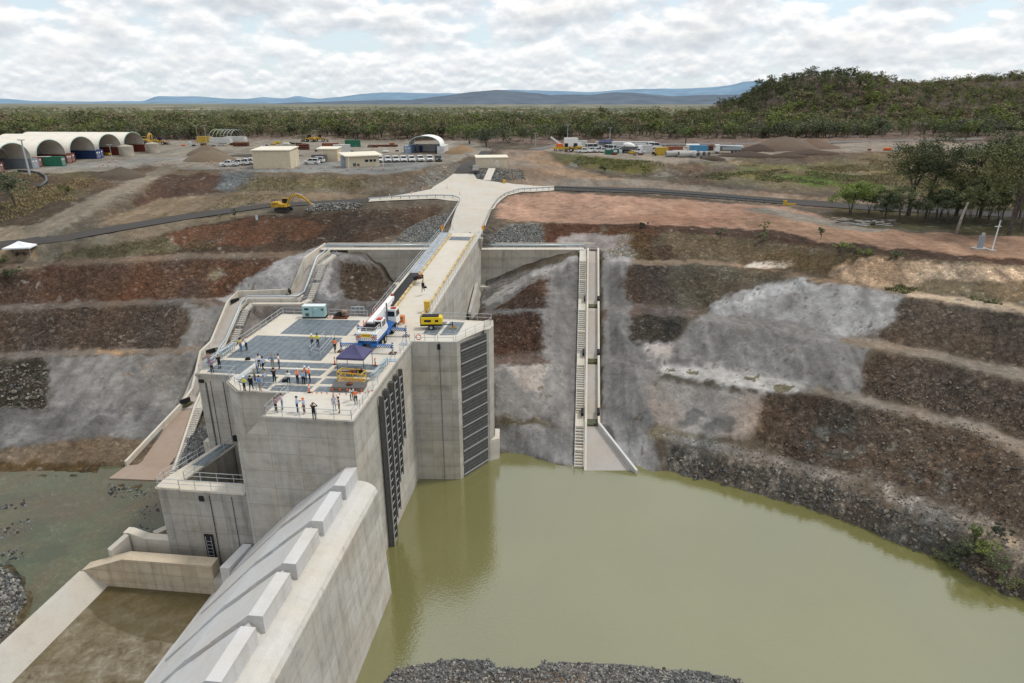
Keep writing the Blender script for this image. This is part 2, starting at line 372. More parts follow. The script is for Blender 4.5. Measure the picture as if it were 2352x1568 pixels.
# left slopes
region([(-300, 402), (150, 397), (370, 386), (200, 470), (60, 535), (-300, 600)], (.085, .064, .045), .22, .5, .6)
region([(-300, 402), (220, 396), (230, 430), (60, 500), (-300, 520)], (.10, .085, .05), .2, .5, 1, var=(.12, .52))
region([(300, 388), (395, 382), (370, 402), (260, 446), (255, 415)], (.115, .09, .07), .3, .5)
region([(372, 386), (600, 394), (900, 402), (1040, 370), (1060, 400), (1000, 430), (900, 445), (600, 445), (430, 450), (250, 505), (150, 535), (110, 530), (250, 460)], (.135, .105, .075), .18, .5, .5)
region([(380, 400), (560, 405), (545, 440), (400, 455), (300, 480), (330, 440)], (.085, .052, .038), .2, .6, 1)
region([(560, 405), (880, 410), (860, 430), (640, 440), (550, 435)], (.125, .105, .060), .2, .6, 1)
region([(820, 405), (1010, 400), (1000, 430), (900, 440), (830, 435)], (.145, .115, .085), .15, .5, 1)
region([(500, 392), (590, 396), (560, 420), (540, 440), (490, 440), (510, 415)], (.16, .16, .155), .25, .9, .5)
region([(985, 388), (1050, 368), (1058, 395), (1010, 425), (905, 450), (900, 440), (960, 415)], (.19, .175, .15), .2, .9, .6)
region([(250, 505), (350, 462), (450, 447), (620, 440), (850, 446), (845, 456), (620, 466), (400, 494), (215, 527)], (.185, .140, .095), .06, .25, .6)
region([(0, 560), (60, 522), (205, 455), (366, 384), (412, 384), (250, 470), (120, 538), (60, 560)], (.205, .175, .135), .04, .2, .3)
region([(-300, 555), (60, 515), (60, 560), (0, 570), (-300, 600)], (.23, .19, .14), .05, .2, .6)
region([(-300, 560), (0, 568), (150, 553), (400, 510), (640, 478), (640, 500), (400, 545), (240, 575), (130, 600), (-300, 640)], (.170, .135, .095), .08, .3, .5)
region([(-100, 560), (80, 570), (100, 610), (40, 640), (-100, 650)], (.30, .22, .14), .05, .2, .6)
# left bank terraces
region([(330, 545), (560, 498), (720, 488), (900, 480), (1010, 470), (1020, 500), (900, 540), (760, 570), (640, 590), (140, 605), (200, 575)], (.082, .056, .040), .22, .8, .5)
region([(150, 580), (330, 548), (430, 535), (420, 575), (300, 592), (130, 603)], (.115, .10, .06), .2, .6, .7)
region([(400, 535), (560, 503), (720, 492), (760, 520), (700, 550), (420, 572)], (.130, .066, .040), .2, .7, 1, var=(.14, .42))
region([(-300, 600), (130, 597), (400, 583), (700, 575), (690, 595), (400, 598), (130, 612), (-300, 630)], (.150, .110, .080), .06, .4, .4)
region([(-300, 640), (30, 618), (400, 598), (700, 588), (720, 600), (560, 690), (0, 706), (-300, 720)], (.095, .060, .043), .28, .9, .3)
region([(-300, 640), (30, 618), (640, 594), (600, 690), (0, 706)], (.122, .066, .042), None, None, 1, var=(.09, .55, 8))
region([(430, 620), (510, 610), (520, 680), (440, 680)], (.19, .15, .10), None, None, 1, var=(.35, .60, 4))
region([(-300, 704), (0, 698), (250, 690), (520, 682), (520, 694), (250, 703), (0, 714), (-300, 730)], (.130, .105, .088), .06, .4, .3)
region([(-300, 730), (0, 714), (250, 705), (440, 700), (420, 800), (0, 815), (-300, 830)], (.094, .068, .052), .38, 1, .3)
region([(430, 700), (540, 694), (520, 740), (450, 810), (400, 802), (440, 740)], GREY, .1, .15, .9)
region([(490, 690), (620, 600), (760, 558), (830, 565), (740, 575), (700, 640), (680, 690)], (.27, .262, .262), .14, .2, .8)
region([(480, 690), (600, 620), (760, 560), (740, 575), (700, 660), (560, 692)], LGREY, .14, .2, 1, var=(.22, .42, 31))
region([(690, 600), (745, 575), (850, 590), (905, 655), (880, 705), (700, 705), (680, 690)], (.20, .195, .195), .15, .4, .5)
region([(735, 600), (790, 595), (780, 650), (760, 690), (715, 680)], (.38, .372, .365), .12, .3, 1, var=(.3, .42))
region([(790, 600), (850, 600), (905, 650), (880, 700), (800, 690), (770, 650)], (.088, .068, .052), .35, .9, .8)
region([(545, 700), (700, 700), (880, 700), (880, 760), (560, 800), (520, 780)], (.175, .170, .168), .1, .3, .5)
region([(-300, 815), (0, 808), (200, 802), (480, 792), (470, 812), (200, 818), (0, 828), (-300, 845)], (.175, .145, .12), .06, .3, .3)
region([(60, 808), (330, 800), (300, 815), (100, 826)], (.30, .20, .12), None, None, 1, var=(.15, .5))
region([(-300, 845), (0, 826), (120, 822), (110, 945), (-300, 960)], (.075, .062, .048), .45, 1, .5)
region([(110, 822), (330, 813), (470, 812), (450, 900), (400, 945), (110, 948)], GREY, .3, .1, .6)
region([(120, 822), (300, 815), (300, 920), (130, 925)], (.235, .228, .22), .3, .1, 1, var=(.07, .45, 12))
region([(330, 825), (440, 815), (430, 900), (350, 930)], (.165, .155, .145), None, .3, 1, var=(.12, .45, 14))
region([(-300, 950), (0, 940), (450, 930), (420, 990), (340, 1010), (200, 1012), (0, 1035), (-300, 1050)], (.155, .148, .142), .55, .2, .5)
region([(0, 960), (320, 940), (320, 1010), (0, 1030)], (.225, .218, .21), None, None, 1, var=(.16, .52, 3))
region([(-300, 1040), (0, 1030), (200, 1010), (360, 1008), (330, 1060), (270, 1095), (0, 1098), (-300, 1110)], (.185, .140, .098), .25, .6, .5)
region([(-300, 1065), (0, 1062), (280, 1062), (270, 1098), (0, 1105), (-300, 1120)], (.105, .072, .036), .12, .7, .5)
# tailwater bed
region([(-300, 1098), (0, 1096), (300, 1090), (500, 1110), (620, 1150), (400, 1290), (0, 1520), (-300, 1700)], (.135, .11, .065), .10, .8, 0)
region([(-300, 1098), (0, 1096), (300, 1090), (500, 1110), (400, 1290), (0, 1520), (-300, 1700)], (.028, .032, .036), None, .9, 1, var=(.22, .52))
region([(-100, 1340), (-20, 1305), (48, 1338), (64, 1385), (40, 1435), (0, 1485), (-100, 1550)], (.15, .14, .13), .12, 1, .3)
region([(-100, 1380), (0, 1370), (40, 1395), (20, 1430), (-100, 1490)], (.115, .075, .05), .08, .7, .4)
# centre
region([(560, 690), (960, 690), (1060, 700), (1090, 740), (560, 740)], (.15, .14, .135), .1, .4, 0)
region([(1008, 540), (1040, 488), (1030, 486), (945, 520), (925, 545), (880, 566), (1000, 568)], (.20, .20, .19), .12, 1, .3)
region([(1130, 548), (1140, 482), (1160, 455), (1148, 455), (1118, 520), (1100, 550), (1108, 568)], (.035, .032, .032), .03, .2, 0)
region([(1040, 490), (1056, 462), (1046, 462), (1020, 500), (1000, 540), (1005, 545)], (.04, .037, .035), .03, .2, 0)
region([(1096, 388), (1205, 388), (1210, 416), (1160, 420), (1105, 412), (1092, 400)], (.19, .195, .19), .1, 1, .2)
# right: platform and fields
region([(1150, 345), (1240, 345), (1300, 398), (1500, 415), (1900, 455), (2400, 470), (2400, 500), (1800, 470), (1270, 430), (1160, 435)], (.225, .175, .135), .05, .3, .3)
region([(1200, 352), (1250, 350), (1300, 385), (1400, 405), (1330, 412), (1240, 400)], (.27, .19, .13), .05, .3, .6)
region([(1210, 340), (1720, 335), (1900, 326), (2500, 330), (2500, 342), (1850, 350), (1700, 366), (1600, 372), (1500, 376), (1262, 352)], (.235, .20, .16), .05, .25, .3)
region([(1262, 350), (1400, 361), (1500, 371), (1530, 380), (1500, 400), (1440, 397), (1330, 385), (1280, 370)], (.100, .092, .040), .2, .4, .3)
region([(1290, 352), (1500, 372), (1530, 382), (1450, 385), (1340, 372)], (.105, .125, .035), .2, .4, 1, var=(.12, .45))
region([(1330, 362), (1352, 366), (1322, 386), (1300, 384)], (.2, .2, .19), .15, 1, .3)
region([(1500, 404), (1560, 395), (1620, 372), (1780, 358), (2400, 345), (2500, 460), (2100, 455), (1900, 440), (1700, 425)], (.150, .120, .072), .3, .5, .4)
region([(1560, 385), (1780, 372), (2000, 380), (2100, 400), (2400, 420), (2400, 455), (1950, 440), (1750, 410)], (.125, .115, .050), .3, .5, 1, var=(.06, .42))
region([(1750, 395), (1900, 400), (1960, 430), (1850, 425)], (.10, .135, .035), None, None, 1, var=(.12, .45))
region([(1500, 404), (1600, 380), (1900, 350), (2050, 360), (1900, 366), (1660, 395), (1620, 420)], (.115, .085, .062), .3, .6, 1, var=(.08, .4))
region([(1700, 335), (1760, 320), (1900, 318), (1930, 330), (1850, 340), (1760, 352)], (.19, .135, .10), .3, .5, .4)
region([(1480, 402), (1560, 392), (1700, 368), (1720, 372), (1620, 385), (1520, 408)], (.25, .225, .19), .04, .2, .2)
region([(1145, 470), (1170, 446), (1270, 440), (1800, 474), (1900, 500), (1950, 520), (1850, 545), (1600, 526), (1380, 516), (1250, 510), (1135, 500), (1132, 530)], PINK, .05, .12, .3)
region([(1150, 470), (1800, 476), (1900, 510), (1600, 520), (1150, 505)], (.30, .175, .12), None, None, 1, var=(.05, .5))
region([(1130, 548), (1160, 515), (1240, 510), (1250, 570), (1112, 570)], (.185, .185, .175), .1, 1, .1)
region([(1240, 512), (1380, 516), (1385, 560), (1250, 568)], (.105, .055, .038), .2, .8, .6)
region([(1380, 512), (1600, 520), (1900, 535), (2100, 560), (2400, 590), (2400, 615), (2100, 600), (1950, 580), (1700, 545), (1400, 530)], (.085, .054, .040), .15, .7, .4)
region([(1700, 490), (1900, 515), (2060, 530), (2400, 545), (2400, 600), (2200, 585), (1900, 555), (1700, 515)], (.30, .19, .13), .05, .2, .7)
region([(1700, 480), (1760, 474), (1950, 512), (2050, 530), (1990, 532), (1850, 510)], (.235, .205, .17), .03, .2, .3)
region([(1940, 470), (2450, 470), (2450, 550), (2250, 535), (2000, 520), (1920, 500)], (.085, .075, .042), .1, .5, .8)
region([(1380, 518), (1700, 545), (2000, 580), (2352, 612), (2500, 630), (2500, 720), (2352, 700), (2080, 660), (1830, 622), (1550, 598), (1400, 596)], (.125, .098, .064), .25, .7, .4)
region([(1380, 518), (1520, 525), (1480, 570), (1400, 570)], (.10, .055, .036), .2, .8, .8)
region([(1470, 570), (1530, 560), (1560, 600), (1450, 598)], (.08, .055, .04), .25, .9, .6)
region([(1390, 535), (1420, 540), (1460, 600), (1440, 700), (1380, 700), (1385, 560), (1300, 560), (1310, 545)], (.245, .236, .230), .12, .15, .8)
region([(1280, 540), (1440, 540), (1430, 570), (1290, 568)], (.30, .265, .25), .1, .2, 1)
region([(1440, 592), (1700, 606), (1900, 640), (2080, 660), (2352, 700), (2500, 720), (2500, 750), (2352, 726), (2080, 678), (1900, 655), (1700, 622), (1440, 608)], (.225, .16, .11), .06, .3, .4)
region([(1930, 600), (2000, 590), (2352, 615), (2500, 630), (2352, 650), (2150, 640), (2050, 665), (1930, 645), (1900, 630)], CREAM, .35, .7, .6)
region([(2050, 660), (2352, 700), (2500, 725), (2500, 745), (2352, 725), (2050, 680)], CREAM, .1, .4, 1, var=(.15, .4))
region([(2080, 640), (2352, 650), (2500, 660), (2500, 720), (2352, 700), (2120, 665)], (.165, .125, .078), .2, .6, .8)
region([(1700, 604), (1805, 598), (1815, 616), (1710, 616)], (.55, .52, .48), .1, .5, .4)
# between chute and dam
region([(1090, 650), (1340, 592), (1335, 1075), (1145, 1045), (1110, 700)], (.165, .15, .14), .25, .6, .1)
region([(1265, 610), (1345, 590), (1340, 1080), (1280, 1070), (1235, 1000), (1250, 840), (1250, 720)], (.195, .185, .176), .13, .1, .5)
region([(1110, 690), (1200, 632), (1340, 590), (1340, 606), (1220, 640), (1130, 700)], (.30, .29, .28), .1, .2, .6)
region([(1150, 700), (1200, 660), (1262, 640), (1262, 700), (1250, 712), (1120, 712)], (.082, .052, .038), .25, .9, .5)
region([(1110, 722), (1250, 718), (1252, 815), (1130, 825)], (.072, .043, .031), .25, .9, .4)
region([(1120, 818), (1260, 812), (1270, 835), (1120, 838)], (.13, .10, .085), .1, .5, .5)
region([(1140, 838), (1250, 838), (1240, 960), (1140, 975)], (.245, .232, .22), .3, .2, .4)
region([(1180, 840), (1240, 840), (1235, 900), (1190, 890)], (.40, .35, .31), None, None, 1, var=(.2, .4))
region([(1135, 955), (1240, 960), (1300, 985), (1140, 985)], (.115, .10, .07), .2, .7, .8)
region([(1135, 980), (1240, 975), (1300, 1000), (1330, 1080), (1140, 1050)], (.235, .228, .222), .35, .1, .5)
# right of chute
region([(1385, 600), (1450, 600), (1480, 720), (1510, 820), (1500, 1000), (1530, 1083), (1380, 1085)], (.205, .195, .186), .16, .12, .5)
region([(1440, 605), (1540, 612), (1570, 700), (1440, 700), (1430, 640)], (.088, .064, .050), .28, .9, .5)
region([(1540, 605), (1700, 612), (1850, 630), (1700, 650), (1640, 700), (1560, 702)], (.115, .095, .068), .2, .8, .6)
region([(1440, 702), (1600, 708), (1600, 728), (1440, 726)], (.135, .105, .09), .08, .5, .5)
region([(1450, 722), (1580, 730), (1540, 790), (1480, 800), (1450, 780)], (.068, .056, .045), .3, .95, .5)
region([(1470, 770), (1545, 760), (1530, 790), (1480, 795)], (.27, .17, .06), None, None, 1, var=(.4, .58))
SH = [(1640, 700), (1660, 680), (1830, 640), (2075, 675), (2060, 760), (1980, 810), (1990, 905), (1850, 905), (1700, 870), (1500, 850), (1450, 820), (1540, 790), (1600, 730)]
region(SH, (.205,.195,.186), .20, .1, .5)
region([(1640, 700), (1660, 680), (1830, 640), (2075, 675), (2050, 750), (1950, 775), (1800, 735), (1640, 720)], (.31, .303, .297), .26, .1, .5, var=(.08, .38, 21))
region([(1640, 708), (1680, 670), (1850, 640), (1900, 650), (1750, 690)], (.44, .435, .43), None, None, 1, var=(.15, .42))
region([(1640, 790), (1950, 800), (1980, 900), (1700, 860)], (.26, .252, .245), None, None, 1, var=(.12, .5, 40))
region([(1470, 790), (1560, 780), (1560, 825), (1480, 830)], (.40, .355, .33), .2, .2, 1, var=(.15, .4))
region([(1500, 838), (1640, 840), (1850, 878), (1840, 905), (1750, 898), (1520, 855)], (.45, .43, .41), .05, .15, .6)
for q in ((1590, 853, 22, 4), (1790, 888, 26, 8), (1720, 872, 14, 4), (1540, 848, 12, 3)):
    region([(q[0] + q[2] * math.cos(t * .7), q[1] + q[3] * math.sin(t * .7)) for t in range(9)], (.17, .15, .10), 0, 0, 1.0, 0)
region([(1385, 860), (1500, 862), (1490, 1000), (1390, 1000)], (.185, .18, .177), .2, .1, .6)
region([(1490, 862), (1750, 905), (1740, 1005), (1600, 1000), (1500, 975), (1480, 930)], (.27, .232, .205), .2, .3, .6)
region([(1500, 930), (1740, 960), (1740, 1000), (1560, 985)], (.13, .12, .11), None, None, 1, var=(.3, .555))
region([(1470, 975), (1560, 985), (1620, 1010), (1560, 1020), (1480, 1000)], (.17, .15, .10), .15, .6, .8)
region([(1480, 1000), (1540, 1020), (1540, 1080), (1400, 1080), (1390, 1000)], (.33, .325, .32), .35, .2, .8, var=(.12, .35))
# dark right slopes
region([(2060, 685), (2120, 685), (2352, 728), (2500, 755), (2500, 880), (2352, 848), (2100, 795), (1960, 768), (2050, 755)], (.104, .080, .061), .3, .9, .4)
region([(1930, 770), (2100, 795), (2352, 850), (2500, 885), (2500, 915), (2352, 880), (2100, 816), (1930, 788)], (.205, .168, .132), .08, .3, .4)
region([(2000, 812), (2100, 818), (2352, 880), (2500, 915), (2500, 1075), (2352, 1013), (2235, 966), (1980, 908), (1985, 840)], (.102, .078, .060), .42, 1, .3)
region([(1750, 902), (1850, 905), (1975, 929), (2235, 994), (2352, 1048), (2500, 1110), (2500, 1300), (2352, 1240), (2172, 1160), (1956, 1091), (1783, 1043), (1740, 1005)], (.104, .079, .060), .45, 1, .3)
region([(1850, 960), (2250, 1080), (2300, 1190), (1950, 1080), (1800, 1010)], (.15, .14, .12), None, None, 1, var=(.5, .62))
region([(1850, 888), (1975, 910), (2235, 967), (2352, 1014), (2500, 1075), (2500, 1108), (2352, 1046), (2235, 992), (1975, 928), (1860, 905)], (.195, .168, .140), .06, .3, .3)
region([(1480, 980), (1567, 998), (1783, 1043), (1956, 1091), (2172, 1160), (2352, 1240), (2500, 1300), (2500, 1360), (2352, 1298), (2172, 1210), (1956, 1124), (1783, 1072), (1567, 1020)], (.20, .178, .155), .1, .6, .3)
region([(1700, 1040), (2172, 1165), (2200, 1215), (1800, 1070)], (.40, .38, .35), None, None, 1, var=(.8, .62))
region([(1530, 1020), (1567, 1021), (1783, 1073), (1956, 1125), (2172, 1212), (2352, 1300), (2500, 1370), (2500, 1520), (2280, 1360), (2080, 1272), (1800, 1168), (1600, 1112), (1530, 1090)], (.138, .122, .102), .85, 1, .2)
region([(1530, 1020), (1783, 1073), (2172, 1212), (2200, 1300), (1800, 1168), (1530, 1090)], (.26, .225, .19), None, None, 1, var=(.55, .60))
region([(2120, 1230), (2352, 1290), (2500, 1360), (2500, 1500), (2250, 1340)], (.085, .10, .04), None, None, 1, var=(.25, .5))
region([(2180, 1180), (2352, 1250), (2352, 1300), (2220, 1230)], (.30, .23, .16), .1, .3, 1, var=(.2, .4))
# reservoir bed and near gravel bar
region([(700, 1620), (905, 1545), (950, 1500), (1250, 1490), (1600, 1510), (1760, 1620), (1700, 1900), (700, 1900)], (.20, .195, .185), .06, 1, .1)
region([(1020, 1545), (1330, 1545), (1360, 1620), (1010, 1650)], (.155, .115, .085), .05, .6, .7)
# tracks worn by machines on the pink platform
tr = np.sin((PY * 1.0 + 26 * np.sin((PX - 1200) * .0042) + (fbm(PX, PY, .012, 2, 77) - .5) * 40) * .9)
mk = blur(inpoly(PX, PY, [(1150, 455), (1800, 478), (1900, 520), (1600, 522), (1150, 505)]).astype(float), 2) * np.clip(tr - .35, 0, 1)
col *= (1 - .22 * mk[..., None])
mk = blur(inpoly(PX, PY, [(1930, 600), (2000, 590), (2352, 615), (2500, 630), (2352, 650), (2150, 640), (2050, 665), (1930, 645), (1900, 630)]).astype(float), 2)
strp = fbm(XX * 1.0, ZZ * .15, 1.0, 3, 501); col *= (1 - mk[..., None]) + mk[..., None] * (.62 + .8 * np.clip((strp - .3) * 2, 0, 1))[..., None]
# lime and damp runs down the sprayed faces (noise stretched along the fall line)
run_ = fbm(XX * 1.0, YY * .16, 1.3, 3, 640); smooth_ = np.clip((.25 - rock) * 8, 0, 1) * np.clip((YY - 60) / 10, 0, 1) * np.clip((140 - YY) / 8, 0, 1)
col *= (1 - smooth_[..., None] * .13 * np.clip((run_ - .5) * 5, 0, 1)[..., None]); col *= (1 + smooth_[..., None] * .12 * np.clip((.44 - run_) * 6, 0, 1)[..., None])
# weep holes and anchor heads in the sprayed concrete
rs_ = np.random.RandomState(4)
for _ in range(170):
    hx, hy = rs_.uniform(1480, 2060), rs_.uniform(660, 900)
    if not inpoly(np.array([hx]), np.array([hy]), SH)[0]: continue
    wp_ = TIN.ray_cast(Vector((0, 0, CH)), Vector(ray(hx, hy)))[0]
    if wp_ is None: continue
    mk = (np.hypot(XX - wp_.x, YY - wp_.y) < .2); col[mk] *= .66
# large scale tone variation
tone = .62 + .76 * fbm(XX, YY, .07, 5, 61); tone2 = .70 + .60 * fbm(XX, YY * .55, .45, 4, 71); hue = fbm(XX, YY, .11, 4, 111)[..., None] - .5
col *= 1 + hue * np.array((.36, .0, -.30)) * (rock[..., None] > .25)
gullyn = fbm(XX, YY * .18, .55, 3, 121); tone2 *= .80 + .40 * gullyn
col *= (tone * tone2)[..., None]
# rain streaks running down the faces of the sprayed concrete
# graded surfaces and the cuttings under the chutes stay smooth
ROADS = {
 'concrete': [(1018, 537), (1046, 484), (1056, 462), (1000, 456), (846, 463), (850, 457), (915, 449), (990, 434), (1014, 418), (1042, 399), (1088, 398), (1095, 411), (1150, 419), (1205, 424), (1272, 427), (1273, 437), (1200, 440), (1165, 449), (1140, 470), (1128, 484), (1106, 537)],
 'uphill': [(1042, 398), (1058, 380), (1100, 352), (1106, 345), (1134, 345), (1118, 362), (1088, 397)],
 'left': [(-200, 585), (0, 554), (150, 539), (400, 495), (620, 467), (850, 456), (848, 463), (620, 475), (400, 508), (150, 552), (0, 570), (-200, 605)],
 'right': [(1274, 427), (1500, 432), (1800, 457), (2000, 470), (2350, 487), (2500, 492), (2500, 505), (2350, 500), (2000, 482), (1800, 468), (1500, 444), (1274, 437)],
 'far': [(1215, 343), (1280, 330), (1500, 329), (1700, 328), (1900, 325), (2000, 322), (2352, 315), (2600, 311), (2600, 315), (2352, 319), (2000, 326), (1900, 329), (1700, 332.5), (1500, 334), (1290, 335), (1240, 345)]}
for rp in ROADS.values():
    mk = blur(inpoly(PX, PY, rp).astype(float), 2); amp *= 1 - mk; rock *= 1 - mk
CUT = [([(1362, 575, 20.5), (1361, 600, 19.6), (1361, 688, 14.2), (1360, 712, 13.8), (1359, 812, 8.9), (1358, 838, 8.4), (1358, 950, 3.9), (1357, 978, 3.5), (1357, 1088, -.5)], 3.0, -1.0),
       ([(1339, 575, 20.5), (1338, 600, 19.6), (1337, 688, 14.2), (1336, 712, 13.8), (1334, 812, 8.9), (1334, 838, 8.4), (1332, 950, 3.9), (1331, 978, 3.5), (1329, 1088, -.5)], 1.6, -.5),
       ([(1377, 984, 3.2), (1410, 1088, -.5)], 3.2, -1.0),
       ([(742, 572, 20.5), (716, 594, 19.4), (686, 672, 14.3), (660, 684, 14.1), (556, 684, 14.1), (537, 705, 13.2), (497, 790, 8.9), (482, 812, 8.5), (452, 872, 5.6), (440, 905, 4.0), (423, 937, 3.5), (350, 1085, 0)], 3.2, -1.0),
       ([(430, 950, 3.3), (345, 1085, -.1)], 4.2, -1.0),
       ([(768, 585, 20.3), (742, 606, 19.0), (712, 688, 14.1), (694, 697, 13.9), (580, 697, 13.9), (566, 710, 13.2), (533, 795, 8.9), (520, 815, 8.5), (490, 872, 5.6), (472, 905, 4.2), (457, 938, 3.5), (398, 1092, .2)], 1.3, -.5)]
def segd(x, y, pts):
    best = np.full(x.shape, 1e9); zz = np.zeros(x.shape)
    for a, b in zip(pts[:-1], pts[1:]):
        d = b - a; L2 = d.x ** 2 + d.y ** 2 + 1e-9; t = np.clip(((x - a.x) * d.x + (y - a.y) * d.y) / L2, 0, 1)
        ds = np.hypot(x - a.x - t * d.x, y - a.y - t * d.y); k = ds < best; best = np.where(k, ds, best); zz = np.where(k, a.z + t * d.z, zz)
    return best, zz
cutinfo = []
for pts, w_, dep in CUT:
    ds, zz = segd(XX, YY, [W(*p_) for p_ in pts]); k = np.clip((w_ + 2.2 - ds) / 2.2, 0, 1); cutinfo.append((ds < w_ * .5 + .15, zz + dep))
    ZZ = ZZ * (1 - k) + (zz - .15) * k; amp *= 1 - .8 * k
amp = np.clip(amp, 0, 9); rock = np.clip(rock, 0, 1)
ZR = blur(ZZ, 2)
# displacement
SSRR = ((XX - O_.x) * A_.x + (YY - O_.y) * A_.y, (XX - O_.x) * P_.x + (YY - O_.y) * P_.y)
D1 = fbm(XX, YY, .22, 4, 81) - .5; D2 = fbm(XX, YY, 1.1, 4, 91) - .5; D3 = np.abs(fbm(XX, YY, .7, 4, 95) - .5) * 2
dz = amp * (D1 * 2.6 + D2 * 1.3 * (.4 + rock) - D3 * 1.2 * rock)
gr = (vnoise(XX * 2.6, YY * 2.6, 7) - .5) * .35 * rock * amp ** .5
# sprayed-concrete lumps
lump = np.clip(fbm(XX, YY, .38, 2, 66) - .58, 0, 1) * 4 * (rock < .25) * (amp > .1)
ZT = ZZ + dz + gr + lump * .5
far = np.clip((YY - 230) / 100, 0, 1); ZT = ZT + far * (fbm(XX, YY, .02, 3, 12) - .5) * 4
tailm = (SSRR[1] < -20) & (PX < 420) & (PY > 1096); ZT[tailm] += (.75 * (fbm(XX, YY, .22, 4, 140) - .5) * 2.2 + .75 * (fbm(XX, YY, 1.3, 2, 141) - .5))[tailm] + .28
slabm = (PX > 225) & (PX < 440) & (PY > 1062) & (PY < 1128) & (SSRR[1] < -20); ZT[slabm] = np.minimum(ZT[slabm], -.75)
# keep the ground out of the structures
def to_sr(x, y):
    dx = x - O_.x; dy = y - O_.y
    return dx * A_.x + dy * A_.y, dx * P_.x + dy * P_.y
SS, RR = to_sr(XX, YY)
m = (SS > -2) & (SS < 32) & (RR > -19.4) & (RR < 9.6); ZT[m] = np.minimum(ZT[m], -1.5)
m = (SS > -40) & (SS < -2) & (RR > -30) & (RR < 3); ZT[m] = np.minimum(ZT[m], -1.5)
m = (SS > 31) & (SS < 76) & (RR > -8) & (RR < 1.6); ZT[m] = np.minimum(ZT[m], 12)
m = (RR > -8) & (RR < 2.5) & (SS > 74) & (SS < 78); ZT[m] = np.minimum(ZT[m], 22.5)
for rp in ROADS.values():
    mk = blur(inpoly(PX, PY, rp).astype(float), 1); ZT = ZT * (1 - mk) + (ZR - .25) * mk
for mk, zz in cutinfo: ZT[mk] = np.minimum(ZT[mk], zz[mk])
ZT[0, :] = -2
def gridmesh(name, X, Y, Z):
    nr, nc = X.shape; me = bpy.data.meshes.new(name)
    v = np.stack([X, Y, Z], -1).reshape(-1, 3).astype(np.float32)
    i = np.arange(nr * nc).reshape(nr, nc); f = np.stack([i[:-1, :-1], i[:-1, 1:], i[1:, 1:], i[1:, :-1]], -1).reshape(-1, 4).astype(np.int32)
    me.vertices.add(len(v)); me.vertices.foreach_set('co', v.ravel())
    me.loops.add(f.size); me.loops.foreach_set('vertex_index', f.ravel())
    me.polygons.add(len(f)); me.polygons.foreach_set('loop_start', np.arange(0, f.size, 4, dtype=np.int32))
    me.update(calc_edges=True); me.polygons.foreach_set('use_smooth', np.ones(len(f), bool)); return me
tm = gridmesh('ground', XX, YY, ZT)
at = tm.color_attributes.new('tint', 'FLOAT_COLOR', 'POINT')
at.data.foreach_set('color', np.concatenate([col, rock[..., None]], -1).reshape(-1).astype(np.float32))
m, nt, b = newmat('earth'); p = geopos(nt)
ac = nt.nodes.new('ShaderNodeAttribute'); ac.attribute_name = 'tint'
rk = ac.outputs['Alpha']
n1 = noise(nt, p, .8, 8, .7, .3); n2 = noise(nt, p, 5.5, 5, .7)
vo = nt.nodes.new('ShaderNodeTexVoronoi'); vo.inputs['Scale'].default_value = 2.1; nt.links.new(p, vo.inputs['Vector'])
vo2 = nt.nodes.new('ShaderNodeTexVoronoi'); vo2.inputs['Scale'].default_value = 4.6; nt.links.new(p, vo2.inputs['Vector'])
sv = nt.nodes.new('ShaderNodeSeparateColor'); nt.links.new(vo.outputs['Color'], sv.inputs[0])
sv2 = nt.nodes.new('ShaderNodeSeparateColor'); nt.links.new(vo2.outputs['Color'], sv2.inputs[0])
stone = ramp(nt, mathn(nt, 'MULTIPLY', sv.outputs[0], 1.0), [(0, .70), (.5, .95), (.8, 1.08), (.95, 1.35), (1, 2.1)])
stone2 = ramp(nt, sv2.outputs[1], [(0, .78), (.5, .97), (.85, 1.15), (1, 1.7)])
st = mixc(nt, 1.0, stone, stone2, 'MULTIPLY')
c = mixc(nt, 1.0, ac.outputs['Color'], ramp(nt, n1, [(.22, .60), (.5, 1.0), (.78, 1.40)]), 'MULTIPLY')
c = mixc(nt, 1.0, c, ramp(nt, n2, [(.25, .84), (.75, 1.14)]), 'MULTIPLY')
wp3 = nt.nodes.new('ShaderNodeVectorMath'); wp3.operation = 'MULTIPLY_ADD'; nt.links.new(nt.nodes[n1.node.name].outputs['Color'], wp3.inputs[0]); wp3.inputs[1].default_value = (1.6, 1.6, 1.6); nt.links.new(p, wp3.inputs[2])
vo3 = nt.nodes.new('ShaderNodeTexVoronoi'); vo3.feature = 'DISTANCE_TO_EDGE'; vo3.inputs['Scale'].default_value = .85; nt.links.new(wp3.outputs[0], vo3.inputs['Vector'])
crack = ramp(nt, vo3.outputs['Distance'], [(0, .42), (.05, .85), (.12, 1.0), (.5, 1.12)])
c = mixc(nt, ramp(nt, rk, [(.45, 0.0), (.9, .85)]), c, mixc(nt, 1.0, c, crack, 'MULTIPLY'))
c = mixc(nt, mathn(nt, 'MULTIPLY', rk, .85, clamp=True), c, mixc(nt, 1.0, c, st, 'MULTIPLY'))
nt.links.new(c, b.inputs['Base Color']); b.inputs['Roughness'].default_value = 1; b.inputs['Specular IOR Level'].default_value = .1
hh = mathn(nt, 'ADD', mathn(nt, 'MULTIPLY', n1, .35), mathn(nt, 'MULTIPLY', mathn(nt, 'ADD', mathn(nt, 'MULTIPLY', sv.outputs[0], .5), mathn(nt, 'MULTIPLY', n2, .55)), mathn(nt, 'ADD', rk, .12)))
bump(nt, b, hh, .55, .9)
tm.materials.append(m); ground = bpy.data.objects.new('ground', tm); C.objects.link(ground); struct(ground)
_o = Vector((0, 0, CH))
def G(px, py):              # where the sight line of a photo pixel meets the ground
    h = TIN.ray_cast(_o, Vector(ray(px, py)))[0]
    return Vector((h.x, h.y, HB(h.x, h.y))) if h else W(px, py, 30)
